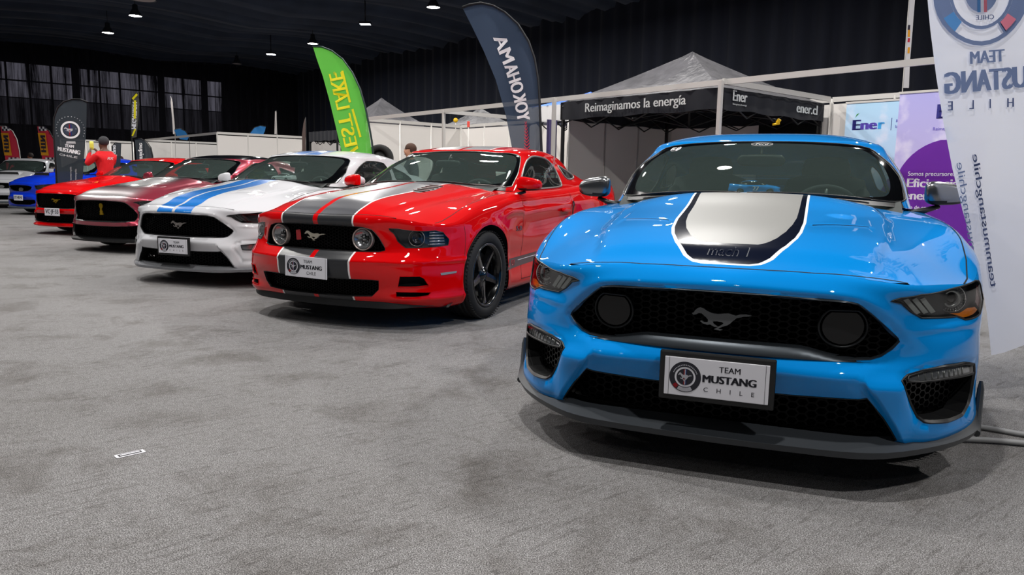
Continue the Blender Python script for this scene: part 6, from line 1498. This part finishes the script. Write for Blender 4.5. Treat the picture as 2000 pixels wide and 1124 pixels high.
# big white banner at the right, seen from behind
WB = cloth('banner_white', '#f0f1fa', '#e6e8f4', transp=.03, scale=2); BI = mat('banner_slate_ink', '#6d7fa8', rough=.7); BI2 = mat('banner_blue_ink', '#4f8fd0', rough=.7); BI3 = mat('banner_red_ink', '#e07f96', rough=.7); BI4 = mat('banner_dark_ink', '#4c5a86', rough=.7)
def pr(m, A2):
    def put(txt, p, q, h, mt, bold=.05, dz=.004, spacing=1):
        fn, L, k = A2(p, q, mirror=True)
        def g(V): V = V.copy(); V[:, 0] += L/2; return fn(V)
        m.text(txt, None, mt, h=h/k, width=L, bold=bold, fn=g, spacing=spacing)
    # horizontal words run right to left (mirror writing)
    def hor(txt, p, q, h, mt, bold=.05, spacing=1, width=None):
        fn, L, k = A2(p, q, mirror=True)
        # x from right pixel to left pixel; y must point up
        def g(V): V = V.copy(); V[:, 0] += L/2; return fn(V)
        m.text(txt, None, mt, h=h/k, width=L, bold=bold, fn=g, spacing=spacing)
    hor('TEAM', (1966, 108), (1890, 116), 24, BI, .06); hor('MUSTANG', (2046, 147), (1838, 168), 42, BI, .07); hor('CHILE', (2034, 197), (1842, 210), 18, BI4, .03, 4)
    put('teammustangchile', (1936, 560), (1897, 302), 15, BI4, .03); put('teammustangchile', (1903, 560), (1864, 318), 15, BI, .0)
    fn, L, k = A2((1917, -14), (1817, -6), mirror=True); s = MB(); I = Matrix.Identity(4); R = 100/k
    band(s, R*.88, R*.96, BI, I); band(s, R*.60, R*.66, BI, I); band(s, R*.66, R*.88, BI, I, a0=-PI*1.2, a1=-PI*.68); band(s, R*.66, R*.88, BI2, I, a0=-PI*.28, a1=-PI*.16); band(s, R*.66, R*.88, BI, I, a0=-PI*.16, a1=.9)
    band(s, R*.67, R*.87, BI3, I @ Matrix.Translation((0, 0, .004)), a0=-PI*.80, a1=-PI*.70); band(s, 0, R*.35, BI, I, n=36)
    for x0, x1, mt in ((-.09, -.02, BI2), (-.02, .05, WB), (.05, .12, BI3)): s.prism([(x0*-R, -.35*R), (x0*-R, .35*R), (x1*-R, .35*R), (x1*-R, -.35*R)], 0, mt, I @ Matrix.Translation((0, 0, .001)))
    m.add(fn(np.concatenate(s.v)), s.f, [s.mats[k_] for k_ in s.m])
    hor('CHILE', (1945, 32), (1904, 36), 9, BI4, .03)
flag('large_banner', 'large white feather banner seen from behind at the right edge', [(1806, -20), (1812, 60), (1822, 150), (1835, 240), (1852, 330), (1872, 410), (1893, 480), (1912, 545), (1924, 610), (1930, 660), (1934, 694), (1960, 688), (2000, 672), (2060, 655), (2120, 640), (2150, 500), (2160, 250), (2150, -60), (2100, -180), (2000, -260), (1900, -250), (1830, -140)], 3.75, WB,
     [(1830, -142), (1900, -252), (2000, -262), (2100, -182), (2152, -60), (2162, 250), (2152, 500), (2122, 640), (2118, 760)], pr, sleeve=(WB, 8, .02), ripple=.022, cat='banner', d=.04)

# ---------------------------------------------------------------- cars
BLUEP = paint('blue_paint', '#0088dc'); REDPT = paint('red_paint', '#d00005'); WHITEPT = paint('white_paint', '#cdced3'); SKYB = mat('stripe_blue', '#1478d0', rough=.25, coat=.8)
SBLK = mat('stripe_black', '#0b1224', rough=.15, coat=.5); SWHT = mat('stripe_white', '#e8ecf0', rough=.3); SSIL = mat('stripe_silver', '#838381', rough=.42, metal=.1); OUTL = mat('decal_outline', '#4a4d55', rough=.4)
so = sym([(-.094, 0), (-.094, .085), (-.108, .122), (-.15, .160), (-.24, .207), (-.34, .238), (-.42, .252), (-.60, .264), (-1.0, .270), (-1.262, .276), (-1.256, 0)])
sw = sym([(-.106, 0), (-.106, .080), (-.120, .113), (-.16, .148), (-.25, .196), (-.345, .227), (-.43, .241), (-.60, .253), (-1.0, .259), (-1.262, .265), (-1.256, 0)])
si = sym([(-.25, 0), (-.25, .10), (-.262, .118), (-.285, .138), (-.33, .163), (-.42, .192), (-.54, .212), (-.70, .226), (-1.1, .238), (-1.262, .244), (-1.256, 0)])
BP = (.7376, 2.6354, math.radians(20.917)); RP = (-1.427, 5.3786, math.radians(24.877)); WP = (-3.2686, 7.3017, math.radians(21.564)); SP = (-5.62, 10.25, math.radians(22)); MP = (-7.88, 13.0, math.radians(22))
b, root = car_coupe('sports_coupe', 'bright blue sports coupe with a silver and black bonnet stripe, nearest the camera', BP, BLUEP, d=.022, hood_zones=[(so, SWHT), (sw, SBLK), (si, SSIL)], capm=mat('mirror_chrome', '#85878a', rough=.25, metal=.95))
m = MB()                                                             # outlined words on the black part of the stripe
tm = MB(); tm.text('mach 1', Matrix.Identity(4), OUTL, h=.062, width=.150, shear=.15); V = np.concatenate(tm.v); dk = b.Sd
def ondeck(V, dz, x0=-.185, y0=.0): P = np.stack([x0 - V[:, 1]*1.0, y0 + V[:, 0], 0*V[:, 0]], 1); P[:, 2] = b.Sd.p(P[:, :2])[:, 2] + dz; return P
m.add(ondeck(V, .0012), tm.f, OUTL); tm = MB(); tm.text('mach 1', Matrix.Identity(4), SBLK, h=.053, width=.142, shear=.15); m.add(ondeck(np.concatenate(tm.v), .0018), tm.f, SBLK)
hood = [c for c in root.children if c.name.startswith('hood')][0]; m.build('stripe_lettering', hood)
def screen_mark(b, root, p, r, oval=False):
    q = b.gq([(p[0], abs(p[1]), p[2])])[0]; sgn_ = 1 if p[1] >= 0 else -1; q = (q[0], q[1]); pp = np.array([(sgn_*q[0], q[1])]); P = b.Sg.p(pp)[0]; N = b.Sg.n(pp)[0]
    y = Vector((0, 0, 1)); y = (y - Vector(N)*y.dot(Vector(N))).normalized(); x = y.cross(Vector(N)).normalized(); Mx = frame(P + N*.003, x, y); m = MB()
    if oval:
        V = []; 
        m.tube([(r*math.cos(t), r*.42*math.sin(t), 0) for t in np.linspace(0, 2*PI, 25)[:-1]], .0012, WHI, 4, closed=True, M=Mx); m.text('Ford', Mx, WHI, h=r*.38, width=r*1.2, shear=.3)
    else: roundel(m, Mx, r, WHI, BLK, red=BLK, blue=BLK)
    m.build('screen_sticker', [c for c in root.children if c.name.startswith('windscreen')][0])
screen_mark(b, root, (-2.05, -.50, 1.26), .034)
def sgn_fix(p): return p
screen_mark(b, root, (-1.96, .0, 1.298), .060, oval=True)
rb, rroot = car_retro('sports_coupe', 'red retro coupe with black centre stripes and black five-spoke wheels', RP, REDPT)
screen_mark(rb, rroot, (-2.12, -.53, 1.28), .035)
# mirror-written name on the side glass
q = rb.gq([(-2.62, .70, 1.17)])[0]; P = rb.Sg.p([q])[0]; N = rb.Sg.n([q])[0]; m = MB(); Mx = frame(P + N*.006, (-1, 0, 0), (0, .2, 1)) @ Matrix.Rotation(.62, 4, 'Z') @ Matrix.Scale(-1, 4, (1, 0, 0)); m.text('Sergio', Mx, mat('window_script', '#aeb4b4', rough=.5), h=.10, width=.34); m.build('window_lettering', [c for c in rroot.children if c.name.startswith('side_window')][0])
st = [sym([(-.0, 0), (-.0, .235), (-1.5, .235), (-1.5, 0)]), sym([(-.0, 0), (-.0, .016), (-1.5, .016), (-1.5, 0)])]
def bar2(y0, y1, x0, x1): return [(x0, y0), (x0, y1), (x1, y1), (x1, y0)]
wv = Body('fastback'); uu = [wv.uy(y) for y in (.215, .018)]
def wz(u): return [(-u, -.01), (u, -.01), (u, .135), (-u, .135)]
zs = [(bar2(-.215, .215, .1, -1.6), SKYB), (bar2(-.016, .016, .1, -1.6), WHITEPT)]
b2, wroot = car_coupe('sports_coupe', 'white sports coupe with two blue stripes over bonnet and roof', WP, WHITEPT, d=.028, front='gt', hood_zones=zs, nose_zones=dict(deck=zs, wrap=[(wz(uu[0]), SKYB), (wz(uu[1]), WHITEPT)]), roof_zones=[(bar2(-.215, .215, -1.8, -3.9), SKYB), (bar2(-.016, .016, -1.8, -3.9), WHITEPT)], vents=False,
    splitm=mat('splitter_silver', '#8f9196', rough=.25, metal=.5), emblem=(mat('pony_chrome', '#b9b2ae', rough=.2, metal=.9), .10, PONY), wheel='ten')
def fade_reflection_paint():  # rose with a black stripe fade; reflections on the bonnet painted into the colour
    m = mat('fade_reflection_paint', '#8a3040', rough=.30, metal=.55, coat=.8); nt = m.node_tree; L = nt.links; b = nt.nodes['Principled BSDF']; tc = nt.nodes.new('ShaderNodeTexCoord'); sx = nt.nodes.new('ShaderNodeSeparateXYZ'); L.new(tc.outputs['Object'], sx.inputs[0])
    def mr(src, a, b_):
        n = nt.nodes.new('ShaderNodeMapRange'); n.interpolation_type = 'SMOOTHSTEP'; n.inputs[1].default_value = a; n.inputs[2].default_value = b_; L.new(src, n.inputs[0]); return n.outputs[0]
    def mth(op, x, y=None):
        n = nt.nodes.new('ShaderNodeMath'); n.operation = op; L.new(x, n.inputs[0]); 
        if y is not None: L.new(y, n.inputs[1])
        return n.outputs[0]
    ay = mth('ABSOLUTE', sx.outputs[1]); centre = mr(ay, .52, .25); back = mr(sx.outputs[0], -.18, -.50); front = mr(sx.outputs[0], -.55, -.15); high = mr(sx.outputs[2], .66, .78)
    m1 = nt.nodes.new('ShaderNodeMix'); m1.data_type = 'RGBA'; m1.inputs['A'].default_value = srgb('#a8384c'); m1.inputs['B'].default_value = srgb('#c9c2c4'); L.new(mth('MULTIPLY', front, mth('MULTIPLY', mr(ay, .62, .35), high)), m1.inputs['Factor'])
    m2 = nt.nodes.new('ShaderNodeMix'); m2.data_type = 'RGBA'; L.new(m1.outputs['Result'], m2.inputs['A']); m2.inputs['B'].default_value = srgb('#23252c'); L.new(mth('MULTIPLY', centre, back), m2.inputs['Factor']); L.new(m2.outputs['Result'], b.inputs['Base Color']); return m
b3, sroot = car_coupe('sports_coupe', 'dark rose sports coupe with reflections painted into its smoky faded bonnet and gold snake emblem', SP, fade_reflection_paint(), d=.04, front='shelby', vents=False, plate=None, emblem=(GOLD, .078, [(x*1.1, y) for x, y in COBRA]), roofm=mat('black_roof', '#0a0b0c', rough=.1, coat=1), splitm=BLK)
b4, mroot = car_coupe('sports_coupe', 'red coupe with a boxy black grille and gold horse emblem', MP, REDPT, d=.045, front='box', vents=False, plate='VC·JF·33', emblem=(GOLD, .11, PONY), splitm=REDPT)
for rt, bb in ((mroot, b4),):
    m = MB(); m.box((-.62, 0, .912), (.20, .62, .012), BLK, rot=(0, .10, 0), bev=.004); m.build('hood_vent', rt)
def rally(label, X, Y, a, pm, plate, sc=(.95, .95, 1.07), blue=True, d=.06):
    b_, rt = car_coupe('rally_car', label, (X, Y, a), pm, d=d, front='rally', vents=False, plate=plate, emblem=(mat('badge_silver', '#b8b8b8', rough=.2, metal=.8), .09, [(math.cos(t), .5*math.sin(t)) for t in np.linspace(0, 2*PI, 17)[:-1]]), splitm=mat('lip_grey', '#4a5157', rough=.5)); rt.scale = sc
    m = MB(); V = []
    for x, z, w_ in ((-.62, .905, .30), (-.66, .985, .28), (-.80, .995, .29), (-1.05, .985, .30)): V += [(x, -w_, z), (x, w_, z)]
    for s_ in (-1, 1): V += [(-.62, s_*.34, .895), (-1.05, s_*.36, .93)]
    m.add(V, [(2, 3, 5, 4), (4, 5, 7, 6), (2, 4, 6, 9, 8), (3, 5, 7, 11, 10)], pm); m.add([V[0], V[1], V[3], V[2]], [(0, 1, 2, 3)], DARK); m.build('hood_scoop', rt); return rt
FRONT['rally'] = dict(_f, GR=[(.0, 0, .70), (0, .20, .695), (-.02, .40, .68), (-.05, .46, .66), (-.05, .42, .60), (-.03, .30, .56), (-.02, .15, .545), (-.02, 0, .545)], LOW=[(-.03, 0, .36), (-.035, .25, .36), (-.07, .52, .36), (-.06, .50, .28), (-.08, .3, .24), (-.07, 0, .24)], HL=[(-.10, .51, .69), (-.176, .646, .713), (-.289, .746, .722), (-.416, .822, .732), (-.50, .865, .73), (-.575, .909, .66), (-.50, .889, .62), (-.30, .76, .575), (-.16, .63, .57), (-.11, .53, .62)])
RBLUE = paint('rally_blue', '#0a34c8', rough=.3)
rally('blue rally hatchback with a bonnet scoop behind the charcoal flag', -12.35, 19.0, math.radians(24), RBLUE, 'XY·HK·41')
rally('white hatchback with a black bonnet scoop behind the blue rally car', -14.9, 22.1, math.radians(-14), WHITEPT, None); rally('silver hatchback cut by the left edge of the photo', -19.2, 25.2, math.radians(-12), paint('silver_paint', '#b9bcc0'), None)

# ---------------------------------------------------------------- model cars on the dashboards
def toy(label, car_pose, lx, ly, lz, ang, pm, sc=1/18, number=None):
    X, Y, a = car_pose; th = -a - PI/2; c, s_ = math.cos(th), math.sin(th); t = thing('model_car', label, 'toy car', (X + c*lx - s_*ly, Y + s_*lx + c*ly, lz), th + ang); t.scale = (sc,)*3
    b_ = Body('fastback'); m = MB(); Af = [(u, 0) for u in np.linspace(0, b_.A.umax, 40)] + [(u, b_.A.vmax) for u in np.linspace(b_.A.umax, 0, 40)]
    for k in (1, -1): b_.Sa.put(m, [(k*p[0], p[1]) for p in Af], pm, d=.12)
    E = [tuple(p[:2]) for p in b_.E[::8]]; b_.Sd.put(m, E + [(p[0], -p[1]) for p in E[1:]][::-1], pm, d=.12)
    E = [tuple(p[:2]) for p in b_.GE[::8]]; b_.Sr.put(m, E + [(p[0], -p[1]) for p in E[1:]][::-1], pm, d=.12)
    for v_ in m.v: v_ += np.array([2.4, 0, 0])
    m.build('body', t); m = MB(); vm = b_.G.sv[4] + .02; Gf = [(u, 0.02) for u in np.linspace(0, b_.G.umax, 30)] + [(u, vm) for u in np.linspace(b_.G.umax, 0, 30)]
    for k in (1, -1): b_.Sg.put(m, [(k*p[0], p[1]) for p in Gf], FRIT, d=.12)
    for v_ in m.v: v_ += np.array([2.4, 0, 0])
    m.build('window_band', t)
    for x in (-.905, -3.625):
        for k in (1, -1):
            m = MB(); Mw = Matrix.Translation((x + 2.4, k*.83, .345)) @ Matrix.Rotation(PI/2, 4, 'X'); m.lathe([(0, -.13), (.25, -.13), (.345, -.11), (.345, .11), (.25, .13), (0, .13)], RUB, 20, M=Mw); m.lathe([(0, .14*1), (.2, .135)], SATIN, 12, M=Mw); m.lathe([(0, -.14), (.2, -.135)], SATIN, 12, M=Mw); m.build('wheel', t)
    if number:
        for k in (1, -1): m = MB(); m.text(number, frame((.2, k*.955, .62), (-k, 0, 0), (0, 0, 1)), WHI, h=.42, bold=.06); m.build('door_number', t)
    return t
toy('small blue model car numbered 27 on the dashboard of the big blue coupe', BP, -1.56, -.005, 1.02, PI/2, BLUEP, number='27')
toy('small white model car on the dashboard of the white striped coupe', WP, -1.56, .07, 1.02, -PI/2, WHITEPT, sc=1/16)

# ---------------------------------------------------------------- people
SKIN = mat('skin', '#8a5a40', rough=.55); HAIR = mat('hair_dark', '#1e1613', rough=.8); HAIRB = mat('hair_brown', '#4a3023', rough=.8); HOOD = mat('hoodie_red', '#d8101c', rough=.85, bump=(30, .3, .01)); JEAN = mat('trousers_dark', '#1c2230', rough=.9); CAPM = mat('cap_grey', '#2e2f33', rough=.8)
def person(label, X, Y, rz, H=1.76, top=HOOD, pants=JEAN, skin=SKIN, hair=HAIR, cap=False, arms='down', logo=False):
    k = H/1.76; t = thing('person', label, 'person', (X, Y, 0), rz)
    J = {}; Ed = []
    def j(n, p, r, par=None):
        J[n] = (len(J), Vector(p)*k, r*k)
        if par: Ed.append((J[par][0], J[n][0]))
    j('pel', (0, 0, .96), .155); j('waist', (0, 0, 1.08), .14, 'pel'); j('chest', (.01, 0, 1.28), .165, 'waist'); j('shc', (0, 0, 1.42), .12, 'chest'); j('neck', (.01, 0, 1.50), .06, 'shc'); j('jaw', (.035, 0, 1.57), .072, 'neck'); j('head', (.02, 0, 1.655), .098, 'jaw'); j('crown', (.01, 0, 1.71), .075, 'head'); j('nose', (.125, 0, 1.62), .018, 'head')
    for s_, n in ((1, 'l'), (-1, 'r')):
        j('sh' + n, (-.01, s_*.17, 1.40), .075, 'shc')
        if arms == 'photo': j('el' + n, (.16, s_*.27, 1.22), .055, 'sh' + n); j('wr' + n, (.30, s_*.12, 1.42), .036, 'el' + n); j('pa' + n, (.335, s_*.075, 1.475), .032, 'wr' + n); base = (.335, s_*.075, 1.475); dirs = [(.02 + .01*i, -s_*(.015 + .012*i), .055 + .012*(i in (1, 2))) for i in range(4)]
        else: j('el' + n, (-.02, s_*.25, 1.13), .055, 'sh' + n); j('wr' + n, (.06, s_*.26, .89), .035, 'el' + n); j('pa' + n, (.075, s_*.26, .83), .034, 'wr' + n); dirs = [(.03 - .02*i, 0, -.085 - .012*(i in (1, 2))) for i in range(4)]
        pb = J['pa' + n][1]/k
        for i, dd in enumerate(dirs):
            j('f%s%d' % (n, i), tuple(pb + Vector(dd)*.6), .010, 'pa' + n); j('g%s%d' % (n, i), tuple(pb + Vector(dd)), .008, 'f%s%d' % (n, i))
        j('th' + n, tuple(pb + Vector((.035, s_*.0, .02 if arms == 'photo' else -.03))), .010, 'pa' + n)
        j('hip' + n, (0, s_*.095, .90), .095, 'pel'); j('kn' + n, (.015, s_*.11, .50), .062, 'hip' + n); j('an' + n, (-.01, s_*.12, .10), .045, 'kn' + n); j('toe' + n, (.15, s_*.135, .035), .04, 'an' + n)
    me = bpy.data.meshes.new('person_src'); me.from_pydata([v[1][:] for v in J.values()], Ed, []); o = bpy.data.objects.new('person_src', me); COL.objects.link(o)
    md = o.modifiers.new('s', 'SKIN'); 
    for i, v in enumerate(J.values()): me.skin_vertices[0].data[i].radius = (v[2], v[2])
    me.skin_vertices[0].data[0].use_root = True; sb = o.modifiers.new('b', 'SUBSURF'); sb.levels = 2
    dg = bpy.context.evaluated_depsgraph_get(); ev = o.evaluated_get(dg).to_mesh(); V = np.array([v.co[:] for v in ev.vertices]); F = [tuple(p.vertices) for p in ev.polygons]; bpy.data.objects.remove(o)
    mats = []
    for f in F:
        c = V[list(f)].mean(0)/k; z = c[2]
        hand = (c[0] > .29) if arms == 'photo' else (z < .90 and abs(c[1]) > .2)
        mats.append(skin if (hand or z > 1.485 and abs(c[1]) < .2) else BLK if z < .09 else pants if z < .99 and not (abs(c[1]) > .2) else top)
    m = MB(); m.add(V, F, mats, smooth=True); body = m.build('body', t)
    m = MB(); bm = bmesh.new(); bmesh.ops.create_uvsphere(bm, u_segments=20, v_segments=12, radius=.100*k)
    V = [(v.co.x*1.05 + .005*k, v.co.y*.92, v.co.z + 1.675*k) for v in bm.verts]; F = [[v.index for v in f.verts] for f in bm.faces]; bm.free()
    F = [f for f in F if sum(V[i][2] for i in f)/len(f) > (1.665*k if sum(V[i][0] for i in f)/len(f) > .03*k else 1.60*k)]; m.add(V, F, CAPM if cap else hair, smooth=True)
    if cap: m.tube([(.08*k, 0, 1.70*k), (.20*k, 0, 1.685*k)], [.075*k, .06*k], CAPM, 12, flat=.12)
    m.build('cap' if cap else 'hair', t)
    m = MB()
    for s_ in (1, -1): soft(m, (.108*k, s_*.033*k, 1.665*k), (.012, .022, .012), INK)
    soft(m, (.112*k, 0, 1.575*k), (.012, .045, .010), mat('lip', '#7a4038')); m.build('face_features', body)
    if logo: m = MB(); m.text('RX', frame((-.175*k, 0, 1.34*k), (0, -1, 0), (0, 0, 1)), WHI, h=.05, width=.13, bold=.08, shear=.3); m.build('back_print', body)
    return t
p = at(206, 330, 15.3); person('person in a red hoodie and dark cap holding up a yellow phone', p[0], 15.3, math.radians(152), H=1.79, cap=True, arms='photo', logo=True, skin=mat('skin_brown', '#5d3a2a', rough=.55))
q = np.array([p[0], 15.3]); a_ = math.radians(152); hx = .40; m = MB(); soft(m, (0, 0, 0), (.012, .085, .17), mat('phone_yellow', '#e4e25a', rough=.4), k=2, power=.15); o = m.build('phone'); o.location = (q[0] + math.cos(a_)*hx, q[1] + math.sin(a_)*hx, 1.62); o.rotation_euler = (0, 0, a_); tag(o, 'yellow cased phone held up by the person in red', 'phone')
p = at(803, 320, 12.6); person('person with short brown hair standing behind the red retro coupe', p[0], 12.6, math.radians(200), H=1.64, top=mat('jacket_grey', '#4a4c52', rough=.9), hair=HAIRB, skin=mat('skin_fair', '#b98468', rough=.55))
p = at(236, 320, 24.6); person('person with brown hair seen behind the blue rally hatchback', p[0], 24.6, math.radians(250), H=1.62, top=mat('jacket_navy', '#20283a', rough=.9), hair=HAIRB, skin=mat('skin_fair', ''))
p = at(62, 330, 30.0); person('person in dark clothes far behind the white hatchback', p[0], 30.0, math.radians(180), H=1.8, top=mat('jacket_black', '#17181a', rough=.9))
p = at(30, 330, 31.0); person('person in a pale shirt between the two red flags and cars', p[0], 31.0, math.radians(180), H=1.55, top=mat('shirt_rose', '#b06a68', rough=.9), skin=mat('skin_fair', ''))

# ---------------------------------------------------------------- tyre on a stand, small things
p = at(742, 309, 15.0); t = thing('tyre', 'black tyre standing behind the white striped coupe', 'tyre', (p[0], 15.0, p[2])); m = MB(); Mt = Matrix.Rotation(PI/2, 4, 'X')
m.lathe([(.15, -.09), (.20, -.10), (.245, -.085), (.262, -.05), (.265, 0), (.262, .05), (.245, .085), (.20, .10), (.15, .09), (.15, -.09)], RUB, 40, M=Mt); m.build('tyre_carcass', t); m = MB(); m.lathe([(0, -.04), (.15, -.06), (.155, .06), (0, .04)], BLK, 30, M=Mt); m.build('rim', t)
t2 = thing('display_stand', 'black stand carrying the tyre behind the white striped coupe', 'stand', (p[0], 15.0, 0)); m = MB(); hs = p[2] - .262; m.box((0, 0, hs/2), (.36, .3, hs), BLK, bev=.01); m.build('stand_column', t2); m = MB(); m.box((0, 0, .02), (.6, .5, .04), BLK, bev=.01); m.build('stand_foot', t2)
m = MB(); c0 = np.array([-1.4668, 2.803]); d = np.array([.067, .064]); a_ = math.atan2(d[1], d[0]); t = thing('floor_label', 'white paper label with a black bar lying on the carpet', 'label', (c0[0], c0[1], .001), a_)
m.box((0, 0, .0006), (.105, .038, .0012), mat('paper_white', '#e4e2ea', rough=.6)); m.build('paper', t); m = MB(); m.box((0, 0, .0018), (.084, .024, .0006), mat('label_black', '#15151c', rough=.5)); m.box((0, 0, .0026), (.070, .008, .0006), mat('paper_white', '')); m.build('label_print', t)
CBL = mat('cable_grey', '#8f9092', rough=.5)
for lb, pts in (('grey cable on the carpet behind the front corner of the blue coupe', [(1.70, 3.45, .013), (1.95, 3.36, .013), (2.12, 3.284, .013), (2.20, 3.225, .013), (2.26, 3.18, .013), (2.6, 3.10, .013), (3.0, 3.2, .013)]), ('thicker grey cable nearest the right edge of the blue splitter', [(1.70, 3.12, .015), (1.985, 3.107, .015), (2.08, 3.095, .015), (2.168, 3.07, .015), (2.5, 3.0, .015), (3.0, 3.05, .015)])):
    P = smoothloop(pts, 3, closed=False, it=3); m = MB(); m.tube(P, .0125, CBL, 8); o = m.build('floor_cable'); tag(o, lb, 'cable')
for (px, py, Y, lb, mt, w_) in ((890, 235, 20.5, 'small yellow round sign above the booth wall', YEL, .06), (915, 243, 18.6, 'small red tag fixed on top of a booth post', mat('tag_red', '#e2483c', rough=.5), .065)):
    P = at(px, py, Y); m = MB()
    if mt is YEL: m.lathe([(0, -.02), (w_, -.02), (w_, .02), (0, .02)], mt, 20, M=Matrix.Rotation(PI/2, 4, 'X')); m.cyl((0, 0, 0), (0, 0, -P[2]), .012, ALU, 6)
    else: m.box((0, 0, 0), (w_, .03, w_*2.2), mt, bev=.01); m.cyl((0, 0, 0), (0, 0, -P[2]), .012, ALU, 6)
    o = m.build('marker_sign' if mt is YEL else 'post_tag'); o.location = (P[0], Y, P[2]); tag(o, lb, 'sign')
